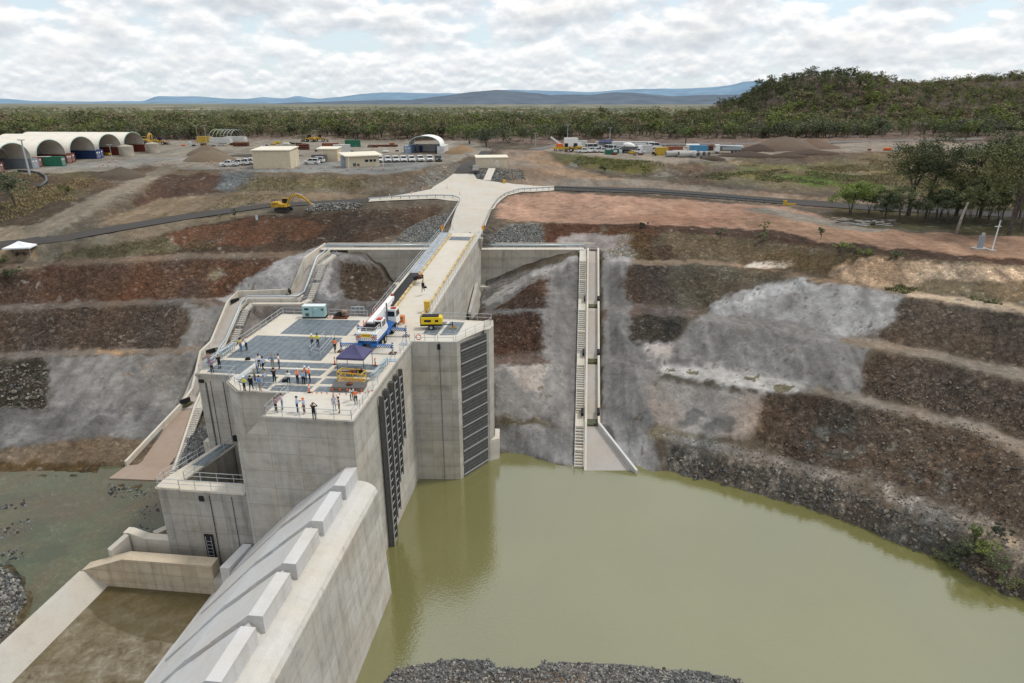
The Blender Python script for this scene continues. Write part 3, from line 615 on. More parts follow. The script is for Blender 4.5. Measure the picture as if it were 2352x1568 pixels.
def HB(x, y, A=None):
    A = ZT if A is None else A
    fi = np.interp(y, rows, np.arange(NR)); i = int(min(fi, NR - 2)); fi -= i
    o = 0
    for k, w_ in ((i, 1 - fi), (i + 1, fi)):
        fj = np.clip((x / (rows[k] * .97 + 6) + .98) / 1.96 * (NC - 1), 0, NC - 1.001); j = int(fj); fj -= j
        o += w_ * (A[k, j] * (1 - fj) + A[k, j + 1] * fj)
    return float(o)
def HT(x, y):               # displaced ground height (nearest grid sample)
    i = int(np.clip(np.searchsorted(rows, y), 0, NR - 1)); u = x / (rows[i] * .97 + 6)
    j = int(np.clip(round((u + .98) / 1.96 * (NC - 1)), 0, NC - 1)); return float(ZT[i, j])
# far plain to the horizon
m, nt, b = newmat('plain'); p = geopos(nt)
mp = nt.nodes.new('ShaderNodeMapping'); mp.inputs['Scale'].default_value = (.0022, .0008, 1); nt.links.new(p, mp.inputs[0])
n = noise(nt, mp.outputs[0], 3.0, 6, .6)
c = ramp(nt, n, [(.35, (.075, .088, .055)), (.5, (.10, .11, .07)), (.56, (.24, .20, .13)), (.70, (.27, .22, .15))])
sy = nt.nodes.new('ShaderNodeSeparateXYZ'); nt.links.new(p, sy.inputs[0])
hz = ramp(nt, mathn(nt, 'MULTIPLY', sy.outputs[1], 1 / 22000.), [(0, 0.0), (.15, .12), (.5, .5), (1, .85)])  # aerial haze painted into the ground colour, stronger with distance
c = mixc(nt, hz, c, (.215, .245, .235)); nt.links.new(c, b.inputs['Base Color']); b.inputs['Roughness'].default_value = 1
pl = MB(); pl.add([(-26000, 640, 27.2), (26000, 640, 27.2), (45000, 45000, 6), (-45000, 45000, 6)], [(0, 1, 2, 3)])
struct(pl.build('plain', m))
pl = MB(); pl.add([(-900, -500, -6), (900, -500, -6), (900, 24.5, -3), (-900, 24.5, -3)], [(0, 1, 2, 3)])
struct(pl.build('river_bed', MATS.setdefault('bed', tm.materials[0])))
# distant ranges, blue aerial haze painted into their base colours
def range_(name, pts, dist, colr, seed, depth, label):
    """ridge silhouette measured in the photo, built as a real hill strip at distance dist"""
    xs = np.linspace(pts[0][0], pts[-1][0], 260); ys = np.interp(xs, [p[0] for p in pts], [p[1] for p in pts])
    ys = ys - (fbm(xs, xs * 0, .02, 4, seed) - .5) * 3.5
    X = []; Y = []; Z = []
    for k, fr in enumerate((0, .25, .5, .75, 1.0)):
        d = dist + depth * fr; xw = (xs - CX) / F * dist * 1.0; 
        top = np.array([WY(a, b_, dist + depth).z for a, b_ in zip(xs, ys)])
        prof = [0, .38, .62, .88, 1.0][k]; zz = 14 + (top - 14) * prof + (fbm(xw / depth * 3, xs * 0 + k * 3, 1.4, 4, seed + 5) - .5) * (top - 14) * .35 * (0 < k < 4)
        X.append(xw * (d / dist)); Y.append(np.full_like(xs, d)); Z.append(zz)
    me = gridmesh(name, np.array(X), np.array(Y), np.array(Z))
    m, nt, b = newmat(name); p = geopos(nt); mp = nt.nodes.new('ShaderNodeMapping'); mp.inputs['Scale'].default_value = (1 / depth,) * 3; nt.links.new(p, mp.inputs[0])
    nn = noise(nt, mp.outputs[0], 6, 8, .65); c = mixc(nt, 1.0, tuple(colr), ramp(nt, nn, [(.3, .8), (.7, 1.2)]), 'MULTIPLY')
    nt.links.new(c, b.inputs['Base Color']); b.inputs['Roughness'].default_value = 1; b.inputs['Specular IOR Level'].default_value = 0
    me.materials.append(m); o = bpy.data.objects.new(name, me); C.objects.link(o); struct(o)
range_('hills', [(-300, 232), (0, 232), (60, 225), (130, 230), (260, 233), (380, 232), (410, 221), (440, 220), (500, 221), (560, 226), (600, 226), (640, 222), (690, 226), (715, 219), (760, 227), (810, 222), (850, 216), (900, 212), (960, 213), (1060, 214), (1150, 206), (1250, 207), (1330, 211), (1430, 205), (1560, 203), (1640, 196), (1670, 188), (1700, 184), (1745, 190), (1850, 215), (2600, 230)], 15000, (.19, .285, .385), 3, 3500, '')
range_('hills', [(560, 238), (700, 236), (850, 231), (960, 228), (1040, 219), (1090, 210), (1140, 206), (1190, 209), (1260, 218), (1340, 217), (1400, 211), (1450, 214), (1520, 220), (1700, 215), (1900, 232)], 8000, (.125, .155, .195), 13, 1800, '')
# ---------------------------------------------------------------- water
def water(name, colr, poly, z, rough=.04, bscale=2.2, bst=.14, col2=None, alpha=None, ior=2.45):
    m, nt, b = newmat(name); p = geopos(nt)
    n = noise(nt, p, .035, 4, .5)
    c = mixc(nt, ramp(nt, n, [(.35, 0.0), (.65, 1.0)]), tuple(colr), tuple(x * .86 for x in colr))
    if col2: c = mixc(nt, ramp(nt, noise(nt, p, .09, 6, .62, .8), [(.42, 0.0), (.62, 1.0)]), c, tuple(col2))
    nt.links.new(c, b.inputs['Base Color']); b.inputs['Roughness'].default_value = rough; b.inputs['Specular IOR Level'].default_value = .5; b.inputs['IOR'].default_value = ior
    mp = nt.nodes.new('ShaderNodeMapping'); mp.inputs['Rotation'].default_value = (0, 0, .5); mp.inputs['Scale'].default_value = (1, 1.7, 1); nt.links.new(p, mp.inputs[0])
    h = mathn(nt, 'ADD', noise(nt, mp.outputs[0], bscale, 3, .6), mathn(nt, 'MULTIPLY', noise(nt, p, .35, 2), .8))
    bump(nt, b, h, .05, bst)
    if alpha is not None:
        b.inputs['Alpha'].default_value = alpha
    me = MB(); me.add([(a[0], a[1], z) for a in poly], [tuple(range(len(poly)))])
    return struct(me.build(name, m))
q = lambda s, r: tuple(L(s, r))[:2]
water('reservoir_water', (.172, .166, .060), [q(-60, 1.5), q(-60, 120), (140, 45), (90, 100), (30, 110), q(50, 6), q(31, 6), q(31, -.5), q(0, -.5), q(-.5, 1.5)], 0, .035, 2.2, .30)
water('tailwater', (.150, .178, .100), [q(-70, -29.9), q(-2.8, -29.9), q(-2.8, -12), q(25, -12), q(60, -14), q(60, -110), q(-70, -110)], 0, .06, 1.4, .16, (.165, .135, .082), alpha=.5, ior=1.6)
# ---------------------------------------------------------------- world + sun
w = bpy.data.worlds.new('World'); sc.world = w; w.use_nodes = True; nt = w.node_tree
for n in list(nt.nodes): nt.nodes.remove(n)
out = nt.nodes.new('ShaderNodeOutputWorld'); bg = nt.nodes.new('ShaderNodeBackground'); nt.links.new(bg.outputs[0], out.inputs[0])
SUN_EL, SUN_AZ = R(58), R(75)      # azimuth clockwise from +Y
sky = nt.nodes.new('ShaderNodeTexSky'); sky.sky_type = 'NISHITA'; sky.sun_disc = False; sky.sun_elevation = SUN_EL; sky.sun_rotation = SUN_AZ
tc = nt.nodes.new('ShaderNodeTexCoord'); sx = nt.nodes.new('ShaderNodeSeparateXYZ'); nt.links.new(tc.outputs['Generated'], sx.inputs[0])
def puff(off, k, seed):
    c = nt.nodes.new('ShaderNodeCombineXYZ'); nt.links.new(mathn(nt, 'MULTIPLY', sx.outputs[0], k), c.inputs[0]); nt.links.new(mathn(nt, 'MULTIPLY_ADD', sx.outputs[1], k, seed), c.inputs[1])
    nt.links.new(mathn(nt, 'MULTIPLY', mathn(nt, 'ADD', sx.outputs[2], off), k * 2.0), c.inputs[2])
    vn = nt.nodes.new('ShaderNodeTexVoronoi'); vn.feature = 'F1'; vn.inputs['Scale'].default_value = 1.5; vn.inputs['Detail'].default_value = 1.5; vn.inputs['Roughness'].default_value = .5; vn.inputs['Lacunarity'].default_value = 2.3; vn.normalize = True
    nt.links.new(c.outputs[0], vn.inputs['Vector'])
    nz = noise(nt, c.outputs[0], 1.0, 6, .58, 0)
    return mathn(nt, 'ADD', mathn(nt, 'MULTIPLY', nz, .50), mathn(nt, 'MULTIPLY', mathn(nt, 'SUBTRACT', 1.0, vn.outputs['Distance']), .42))
zA = ramp(nt, sx.outputs[2], [(.02, 0.0), (.075, 1.0)]); zB = ramp(nt, sx.outputs[2], [(.008, 0.0), (.032, 1.0)])
def field(o): 
    a = puff(o, 10, 3); b2 = puff(o * .5, 23, 8)
    m2 = nt.nodes.new('ShaderNodeMix'); nt.links.new(zA, m2.inputs[0]); nt.links.new(b2, m2.inputs[2]); nt.links.new(a, m2.inputs[3]); return m2.outputs[0]
c0 = field(0.0); c1 = field(.010)
relief = mathn(nt, 'SUBTRACT', c0, c1)
cover = ramp(nt, c0, [(.47, 0.0), (.515, .85), (.56, 1.0)])
lit = mathn(nt, 'ADD', .62, mathn(nt, 'MULTIPLY', relief, 4.8), clamp=True)
thick = ramp(nt, c0, [(.55, 1.04), (.67, .86)])
ccol = mixc(nt, 1.0, ramp(nt, lit, [(0, (.56, .60, .65)), (.33, (.68, .72, .76)), (.60, (.82, .85, .88)), (.95, (1.1, 1.09, 1.07))]), thick, 'MULTIPLY')
blue = nt.nodes.new('ShaderNodeVectorMath'); blue.operation = 'MULTIPLY_ADD'; nt.links.new(sky.outputs[0], blue.inputs[0]); blue.inputs[1].default_value = (.05,) * 3; blue.inputs[2].default_value = (.52, .60, .65)
cc = mixc(nt, cover, blue.outputs[0], ccol)
# whiter, softer haze near the horizon
hz = ramp(nt, sx.outputs[2], [(0.0, .7), (.03, .3), (.08, .05), (.4, 0.0)])
cc = mixc(nt, hz, cc, (.71, .765, .805))
nt.links.new(cc, bg.inputs[0]); bg.inputs[1].default_value = 1.0
sun = bpy.data.lights.new('sun', 'SUN'); so = bpy.data.objects.new('sun', sun); C.objects.link(so)
sun.energy = 2.0; sun.angle = R(9); sun.color = (1, .955, .88)
sd = Vector((math.sin(SUN_AZ) * math.cos(SUN_EL), math.cos(SUN_AZ) * math.cos(SUN_EL), math.sin(SUN_EL)))
so.rotation_euler = sd.to_track_quat('Z', 'Y').to_euler()
sc.view_settings.view_transform = 'Standard'; sc.view_settings.look = 'None'; sc.view_settings.exposure = 0; sc.view_settings.gamma = 1
w.cycles.sampling_method = 'MANUAL'; w.cycles.sample_map_resolution = 256
sc.cycles.diffuse_bounces = 2; sc.cycles.glossy_bounces = 2; sc.cycles.max_bounces = 4; sc.cycles.transparent_max_bounces = 8; sc.cycles.use_denoising = True
# ---------------------------------------------------------------- materials
CONC = concrete('formed_concrete', (.47, .45, .415), stain=.7)
CONG = concrete('grey_formed_concrete', (.385, .37, .345), stain=1.5)
DECK = concrete('deck_concrete', (.58, .545, .485), lines=False)
SMOOTH = concrete('crest_concrete', (.56, .56, .565), lines=False, warm=0, stain=.5)
SLOPE = concrete('chute_slab_concrete', (.40, .37, .345), lines=False, warm=.8)
SLOPEP = concrete('brown_stained_slab', (.33, .255, .205), lines=False, warm=.8)
GROOVE = concrete('recess_concrete', (.24, .235, .23), lines=False)
APRON = concrete('apron_stained_concrete', (.47, .445, .40), lines=False, warm=1.5, stain=1.6)
GALV = paint('galvanised_steel', (.50, .53, .55), .45, .35, .1)
PIPE = paint('pipe_steel', (.47, .55, .60), .35, .3, .1)
BLACK = paint('black_rubber', (.02, .02, .022), .7)
DGREY = paint('dark_grey_steel', (.13, .125, .12), .6, .1, .2)
YEL = paint('safety_yellow', (.62, .40, .03), .5)
WHITE = paint('white_paint', (.76, .76, .75), .4, 0, .05)
ORNG = paint('orange_plastic', (.75, .16, .04), .5)
def gratemat(name, col, sx_, sy_, dk=.5, line=.02):
    m, nt, b = newmat(name); p = geopos(nt); mp = nt.nodes.new('ShaderNodeMapping'); mp.inputs['Rotation'].default_value = (0, 0, AX); nt.links.new(p, mp.inputs[0])
    br = nt.nodes.new('ShaderNodeTexBrick'); br.offset = 0; nt.links.new(mp.outputs[0], br.inputs['Vector']); br.inputs['Scale'].default_value = 1
    br.inputs['Brick Width'].default_value = sx_; br.inputs['Row Height'].default_value = sy_; br.inputs['Mortar Size'].default_value = line; br.inputs['Mortar Smooth'].default_value = 0
    br.inputs['Color1'].default_value = (*col, 1); br.inputs['Color2'].default_value = (*[c * .86 for c in col], 1); br.inputs['Mortar'].default_value = (*[min(1, c * 1.9) for c in col], 1)
    n = noise(nt, p, 1.3, 5, .6); n2 = noise(nt, p, 14, 2)
    c = mixc(nt, 1.0, br.outputs['Color'], ramp(nt, n, [(.3, .75), (.7, 1.2)]), 'MULTIPLY'); c = mixc(nt, 1.0, c, ramp(nt, n2, [(.3, .8), (.7, 1.2)]), 'MULTIPLY')
    nt.links.new(c, b.inputs['Base Color']); b.inputs['Roughness'].default_value = .5; b.inputs['Metallic'].default_value = .15
    return m
GRATE = gratemat('deck_grating', (.150, .178, .198), .85, 3.2)
GRATEL = gratemat('light_grating', (.36, .39, .42), 1.0, 3.0)
GRATED = gratemat('pit_shade_grating', (.015, .015, .016), .5, .5, line=.012)  # near-black cells paint in the shade of the open pit
# ---------------------------------------------------------------- intake tower
def Lp(pts): return [tuple(L(s, r))[:2] for s, r in pts]
DZ = 20.0
tower = thing('intake_tower', 'tall grey concrete dam intake tower with flat deck crowded with people', 'intake tower', L(10, -8, 0))
mb = MB()
# shouldered upstream pier with stepped outline facing the camera
prof = [(-12, -3), (-12, 16.1), (-11.9, 17.0), (-8.9, 20), (0, 20), (0, -3)]
mb.ext([L(0, r, z) for r, z in prof], A_ * 5.4)
mb.prism(Lp([(5.4, 0), (5.4, -14.3), (7.6, -16.6), (9.3, -16.8), (9.3, -8), (12, -8), (12, 0)]), -3, DZ)
mb.prism(Lp([(12, 0), (12, -7.9), (9.3, -8.0), (9.3, -21.2), (31.3, -21.2), (31.3, 0)]), -3, DZ)
mb.build('wall', CONC, tower, True)
mb = MB()   # pale deck screed 4 cm thick
mb.prism(Lp([(.02, -.02), (.02, -8.88), (5.42, -8.98), (5.42, -14.28), (7.62, -16.58), (9.32, -16.78), (9.32, -21.18), (31.28, -21.18), (31.28, -.02)]), DZ + .002, DZ + .05)
mb.build('deck', DECK, tower, True)
mb = MB()   # drip edge along the deck
pts = [L(s, r, DZ - .12) for s, r in [(22, .1), (0, .1), (-.1, .05), (-.1, -9.0), (5.3, -9.1), (5.3, -14.4), (7.5, -16.7), (9.2, -16.9), (9.2, -21.3), (31.3, -21.3)]]
for a, b_ in zip(pts[:-1], pts[1:]): mb.bar(a, b_, .12, .3)
mb.build('coping', CONG, tower, True)
# gratings, corners measured on the enlarged deck view
GR = [[(1215, 333), (1870, 347), (1725, 508), (1018, 488)], [(770, 506), (1680, 530), (1450, 775), (450, 740)], [(400, 768), (765, 780), (590, 915), (240, 895)], [(850, 785), (1600, 805), (1530, 858), (800, 835)],
      [(770, 855), (1510, 880), (1440, 935), (690, 912)], [(650, 932), (1000, 945), (880, 1075), (560, 1000)], [(1060, 948), (1462, 962), (1385, 1022), (985, 1010)], [(965, 1035), (1370, 1048), (1300, 1108), (905, 1090)],
      [(1640, 800), (2095, 822), (2040, 872), (1590, 857)], [(1580, 882), (2030, 900), (1985, 952), (1515, 935)], [(1505, 962), (1965, 978), (1925, 1035), (1440, 1018)], [(1430, 1048), (1905, 1060), (1865, 1120), (1365, 1105)]]
for i, g in enumerate(GR):
    pp = [W(*z2(*c_), DZ + .055) for c_ in g]; mb = MB(); mb.prism([(p.x, p.y) for p in pp], DZ + .052, DZ + .085); mb.build('grating', GRATE, tower, True)
pp = [W(*z2(*c_), DZ + .055) for c_ in [(820, 785), (850, 788), (590, 980), (545, 968)]]; mb = MB(); mb.prism([(p.x, p.y) for p in pp], DZ + .06, DZ + .14); mb.build('cover_plate', GALV, tower, True)
# dark grey tube added to stand for a wall groove, thin cables beside it
def cable(pts, r, parent, name='cable', mat=BLACK): mb = MB(); mb.tube(pts, r, 5); return mb.build(name, mat, parent, True)
cable([L(9.26, -20.3, 19), L(9.26, -20.3, 3)], .09, tower, 'groove_or_drain_tube', DGREY); cable([L(9.22, -18.2, 19.2), L(9.22, -18.2, 3)], .035, tower); cable([L(9.22, -19.7, 19.2), L(9.22, -19.7, 3)], .03, tower)
mb = MB(); pb = L(9.1, -17.5, 12.2); mb.box(pb, (.9, .35, .65), -AX); jb = mb.build('junction_box', BLACK, tower, True)
cable([L(9.15, -17.4, 12), L(9.15, -17.3, 8)], .04, tower)
mb = MB(); mb.box(L(9.15, -20.7, 19.2), (.5, .2, .35), -AX); mb.build('lamp', BLACK, tower, True)
# handrails
def rail(mb, pts, h=1.05, step=1.7, r=.034, knee=True, closed_ends=True, n=5):
    pts = [Vector(p) for p in pts]
    for zz in ((h,) + ((h * .52,) if knee else ())):
        mb.tube([p + Vector((0, 0, zz)) for p in pts], r, n)
    for a, b_ in zip(pts[:-1], pts[1:]):
        k = max(1, round((b_ - a).length / step))
        for i in range(k + 1):
            p = a.lerp(b_, i / k); mb.tube([p, p + Vector((0, 0, h))], r, n)
def railing(parent, pts, name='railing', mat=None, **k):
    mb = MB(); rail(mb, pts, **k); return mb.build(name, mat or GALV, parent, True)
e = .15
railing(tower, [L(8.6, -e, DZ), L(3.5, -e, DZ)]); railing(tower, [L(2.6, -e, DZ), L(e, -e, DZ), L(e, -8.75, DZ), L(5.4, -8.8, DZ)])
railing(tower, [L(5.6, -8.8, DZ), L(5.6, -14.1, DZ), L(7.7, -16.4, DZ)]); railing(tower, [L(7.8, -16.5, DZ), L(9.4, -16.6, DZ), L(9.5, -20.95, DZ)])
railing(tower, [L(9.6, -21, DZ), L(18, -21, DZ)]); railing(tower, [L(18.4, -21, DZ), L(24, -21, DZ)]); railing(tower, [L(24.3, -21, DZ), L(31, -21, DZ)])
railing(tower, [L(31.1, -20.9, DZ), L(31.1, -14.5, DZ)]); railing(tower, [L(31.1, -14.2, DZ), L(31.1, -8.6, DZ)])
railing(tower, [L(22, -e, DZ), L(17.5, -e, DZ)]); 
# stoplog frames clamped on the reservoir face
for k, zb in enumerate((-.2, 2.6, 6.2, 10.0)):
    fr = thing('stoplog_frame', ['longest grey steel stoplog frame reaching the water, nearest the spillway', 'second longest grey steel stoplog frame on the tower face', 'second shortest grey steel stoplog frame on the tower face', 'shortest grey steel stoplog frame on the tower face, farthest from the spillway'][k], 'steel frame', L(7.6 + 2 * k, .3, zb), group='stoplog frames stepping up the tower face')
    s0 = 7.5 + 2.0 * k; mb = MB()
    for s_ in (s0 + .12, s0 + 1.75):
        mb.bar(L(s_, .38, zb), L(s_, .38, 19.1), .2, .5)
    mb.build('column', DGREY, fr, True)
    mb = MB(); z_ = zb + .3
    while z_ < 18.8:
        mb = MB(); mb.bar(L(s0 + .12, .55, z_), L(s0 + 1.75, .55, z_), .07, .08); mb.build('crossbar', GALV, fr, True); z_ += 1.0
    mb = MB(); mb.ext([L(s0 + .25, .2, zb + .1), L(s0 + 1.6, .2, zb + .1), L(s0 + 1.6, .2, 18.2), L(s0 + .25, .2, 18.2)], P_ * .06)
    mb.build('screen_panel', paint('screen_mesh', (.075, .075, .072), .7, 0, .3, 2), fr, True)
    mb = MB(); z_ = zb + .3
    while z_ < 18.6: mb.bar(L(s0 - .05, .72, z_), L(s0 + .3, .72, z_), .05, 1.0); z_ += 1.0
    mb.build('guide_block', paint('guide_grey', (.24, .235, .225), .7), fr, True)
# ---------------------------------------------------------------- trash-rack tower projecting into the reservoir
rack = thing('screen_tower', 'concrete intake screen tower with slanted dark louvred screen standing in the green reservoir', 'intake tower', L(26, 4, 0))
WP = [(22.0, .02), (22.4, 5.0), (22.5, 5.7), (27.6, 8.7), (29.2, 9.4), (31.3, 9.2), (31.6, .02)]
mb = MB(); mb.prism(Lp([(22.0, .02), (22.4, 5.0), (23.0, 5.9), (27.9, 8.4), (28.6, 8.0), (31.3, 8.0), (31.6, .02)]), -4, DZ - .02); mb.build('wall', CONC, rack, True)
mb = MB(); mb.prism(Lp([(22.4, 5.02), (22.5, 5.75), (23.1, 6.1), (23.2, 5.9)]), -4, DZ + .05); mb.prism(Lp([(27.4, 8.55), (27.7, 9.15), (29.2, 9.55), (31.5, 9.2), (31.4, 8.02), (28.0, 8.3)]), -4, DZ + .1); mb.build('pilaster', CONC, rack, True)
mb = MB(); mb.prism(Lp([(27.9, 9.2), (29.3, 9.6), (31.5, 9.3), (31.5, 10.0), (28.6, 10.3)]), -4, 3.3); mb.build('footing', DECK, rack, True)
mb = MB(); mb.prism(Lp([(22.02, .0), (22.4, 4.98), (22.5, 5.6), (27.6, 8.5), (29.2, 9.3), (31.2, 9.0), (31.5, .0)]), DZ - .018, DZ + .048); mb.build('deck', DECK, rack, True)
lm, nt, b = newmat('louvre_steel'); p = geopos(nt); sz = nt.nodes.new('ShaderNodeSeparateXYZ'); nt.links.new(p, sz.inputs[0])
fz = mathn(nt, 'FRACT', mathn(nt, 'MULTIPLY', sz.outputs[2], 2.1))
cl = ramp(nt, fz, [(0, .16), (.10, .16), (.14, .055), (1, .075)], 'LINEAR'); nt.links.new(mixc(nt, 1.0, cl, ramp(nt, noise(nt, p, 1.5, 4), [(.3, .8), (.7, 1.2)]), 'MULTIPLY'), b.inputs['Base Color']); b.inputs['Roughness'].default_value = .6
mb = MB(); a0 = L(23.15, 6.05); a1 = L(27.55, 8.75); nrm = (a1 - a0).cross(Vector((0, 0, 1))).normalized()
mb.ext([a0 + Vector((0, 0, -2)), a1 + Vector((0, 0, -2)), a1 + Vector((0, 0, 19.6)), a0 + Vector((0, 0, 19.6))], nrm * .1)
mb.build('louvre_screen', lm, rack, True)
for k in range(11):
    zz = .4 + k * 1.82; mb = MB(); mb.bar(a0 + nrm * .12 + Vector((0, 0, zz)), a1 + nrm * .12 + Vector((0, 0, zz)), .12, .16); mb.build('beam', paint('beam_grey', (.33, .33, .325), .6), rack, True)
for pp_ in ([(25, .8), (30.2, .8), (30.2, 3), (24.6, 2.6)], [(24.7, 3.1), (30.2, 3.4), (30.2, 5.4), (25.2, 5.3)]):
    mb = MB(); mb.prism(Lp(pp_), DZ + .05, DZ + .085); mb.build('grating', GRATE, rack, True)
railing(rack, [L(22.2, .4, DZ), L(22.5, 3.0, DZ)]); railing(rack, [L(22.5, 3.3, DZ), L(22.7, 5.3, DZ)]); railing(rack, [L(22.8, 5.6, DZ), L(27.8, 8.5, DZ), L(29.3, 9.1, DZ), L(31.3, 9.0, DZ), L(31.3, 5.0, DZ)]); railing(rack, [L(31.3, 4.7, DZ), L(31.3, .2, DZ)])
cable([L(22.2, 3.55, 20.1), L(22.18, 3.6, 0.0)], .035, rack, 'gauge_cable', DGREY)
mb = MB(); mb.box(L(22.2, 3.5, 19.4), (.35, .2, .7), -AX); mb.build('gauge', BLACK, rack, True)
mb = MB()
for k in range(14):
    a = 2 * math.pi * k / 14; b2 = 2 * math.pi * (k + 1) / 14
    c_ = L(22.15, .95, 20.62); u_ = P_
    f_ = lambda t: c_ + u_ * math.cos(t) * .33 + Vector((0, 0, math.sin(t) * .33))
    mb.tube([f_(a), f_(b2)], .07, 6, mi=(0 if k % 4 else 1))
lb = mb.build('life_ring', [paint('ring_orange', (.72, .13, .06), .6), WHITE]); tag(lb, 'orange life ring hanging on the handrail corner beside the screen tower', 'life ring')
# ---------------------------------------------------------------- spillway
spill = thing('spillway', 'pale concrete spillway weir with sloping back and flat rounded crest wall', 'spillway', L(-15, -5, 0))
S0, S1 = -46, -.02
prof = [(2.7, -4), (2.3, 4), (1.9, 12.4), (1.7, 12.85), (1.3, 13.2), (.8, 13.42), (.2, 13.5), (-.3, 13.5), (-1.05, 14.45), (-4.3, 11.8), (-6.6, 9.9), (-9, 7.5), (-12.8, 3.7), (-15.2, 1.0), (-16.2, .3), (-16.2, -4)]
mb = MB(); vs = []
for s_ in np.linspace(S0, S1, 24): vs.append([L(s_, r, z) for r, z in prof])
v = [x for g in vs for x in g]; n_ = len(prof); fs = []
for i in range(len(vs) - 1):
    for k in range(n_): fs.append((i * n_ + k, i * n_ + (k + 1) % n_, (i + 1) * n_ + (k + 1) % n_, (i + 1) * n_ + k))
fs += [tuple(range(n_)), tuple((len(vs) - 1) * n_ + k for k in range(n_))]
# two materials: reservoir face formed, crest and glacis smooth
mi = []
for f_ in fs[:-2]:
    k = f_[0] % n_; mi.append(0 if k < 2 else (1 if k < 8 else 2))
mb.v = [tuple(x) for x in v]; mb.f = fs; mb.m = mi + [0, 0]
mb.build('weir', [CONC, concrete('crest_top_concrete', (.55, .535, .505), lines=False, warm=.2), SMOOTH], spill, True)
k = 0
for i in range(-5, 4):
    a = -19.85 + 5.5 * (i); bnd = min(a + 4.5, -.03)
    if i == 3: a, bnd = -3.35, -.03
    mb = MB()
    pr = [(0, 13.4), (0, 15.0), (-1.05, 15.0), (-4.3, 12.25), (-4.35, 12.15), (-6.6, 10.3), (-9, 7.86), (-11.5, 5.35), (-12.9, 3.95), (-12.9, 3.0), (-1.0, 13.2)]
    mb.ext([L(a, r, z) for r, z in pr], A_ * (bnd - a)); mb.build('crest_block', SMOOTH, spill, True)
# apron / stilling basin
basin = thing('stilling_basin', 'muddy stilling basin with sloped concrete end sill below the spillway', 'basin', L(-20, -22, 0))
m, nt, b = newmat('basin_mud'); p = geopos(nt); n = noise(nt, p, .8, 9, .74, .4); n2 = noise(nt, p, .12, 3)
c = ramp(nt, n, [(.30, (.065, .045, .022)), (.42, (.125, .098, .060)), (.55, (.195, .165, .115)), (.68, (.29, .26, .205))])
c = mixc(nt, ramp(nt, n2, [(.45, 0.0), (.6, .5)]), c, (.115, .088, .035)); nt.links.new(c, b.inputs['Base Color']); b.inputs['Roughness'].default_value = .75
bump(nt, b, n, .12, .6)
mb = MB(); mb.prism(Lp([(-45, -27.3), (-2.9, -27.3), (-2.9, -14.5), (-45, -14.5)]), -1, .6); mb.build('floor', m, basin, True)
m, nt, b = newmat('basin_pool'); b.inputs['Base Color'].default_value = (.125, .095, .038, 1); b.inputs['Roughness'].default_value = .05; b.inputs['Alpha'].default_value = .42
mb = MB(); mb.add([L(-2.95, -27.2, .66), L(-6.0, -27.2, .66), L(-7.6, -24.5, .66), L(-9.0, -20, .66), L(-9.6, -15, .66), L(-2.95, -15, .66)], [(0, 1, 2, 3, 4, 5)]); mb.build('pool', m, basin, True)
mb = MB(); mb.ext([L(-45, r, z) for r, z in [(-27.3, -1), (-27.3, .62), (-29.5, 2.3), (-30.1, 2.3), (-30.1, -2)]], A_ * 42.1); mb.build('end_sill', APRON, basin, True)
# training wall
tw = thing('training_wall', 'long buff concrete training wall at the foot of the tower with bevelled end', 'retaining wall', L(-2, -22, 0))
mb = MB(); mb.ext([L(-2.9, r, z) for r, z in [(-15.2, -2), (-15.2, 4.2), (-24.9, 4.2), (-29.9, 2.35), (-29.9, -2)]], A_ * 1.35); mb.build('wall', APRON and concrete('buff_concrete', (.50, .43, .335), bw=1.6, bh=1.3), tw, True)
mb = MB(); mb.ext([L(-2.9, r, z) for r, z in [(-12.7, -2), (-12.7, 2.6), (-15.19, 2.6), (-15.19, -2)]], A_ * 1.3); mb.build('low_wall', CONC, tw, True)
mb = MB(); mb.hexa([L(-3.2, -14.1, 1), L(-3.2, -13.1, 1), L(-.1, -12.2, 1), L(-.1, -13.1, 1)], [L(-3.2, -14.1, 4.4), L(-3.2, -13.1, 4.4), L(-.1, -12.2, 5.0), L(-.1, -13.1, 5.0)]); mb.build('stub_wall', SMOOTH, tw, True)
# ---------------------------------------------------------------- outlet works beside the tower
out_ = thing('outlet_chamber', 'stained concrete outlet chamber with open pit and galvanised handrails', 'outlet chamber', L(3, -17, 0))
OZ = 11.0
mb = MB(); mb.prism(Lp([(.05, -12.05), (.05, -21.6), (1.5, -21.6), (1.5, -12.05)]), -3, OZ); mb.prism(Lp([(1.5, -19.9), (1.5, -21.6), (9.2, -19.8), (9.2, -18.2)]), -3, OZ); mb.prism(Lp([(1.5, -12.05), (1.5, -19.9), (9.2, -18.2), (9.2, -16.9), (7.6, -16.7), (5.35, -14.4), (5.35, -12.05)]), -3, 6.5)
mb.build('wall', CONG, out_, True)
mb = MB(); mb.prism(Lp([(-.15, -12.05), (-.15, -19.0), (.0, -19.05), (.0, -21.8), (1.55, -21.8), (9.2, -20.0), (9.2, -18.0), (1.5, -19.7), (1.6, -12.05)]), OZ + .002, OZ + .22); mb.build('walkway_slab', DECK, out_, True)
oz = OZ + .22
railing(out_, [L(.0, -12.2, oz), L(.0, -19.1, oz), L(.05, -21.6, oz), L(1.5, -21.7, oz), L(9.0, -19.9, oz)]); railing(out_, [L(1.55, -12.2, oz), L(1.55, -19.5, oz), L(9.1, -18.1, oz)])
mb = MB(); mb.prism(Lp([(4.5, -20.5), (9.3, -19.4), (9.3, -18.2), (4.5, -19.0)]), oz + .003, oz + .05); mb.build('grating', GRATE, out_, True)
cable([L(0, -16.0, 10.6), L(0, -16.0, 6), L(0, -16.1, .2)], .035, out_); cable([L(0, -13.6, 10.6), L(0, -13.6, .2)], .03, out_)
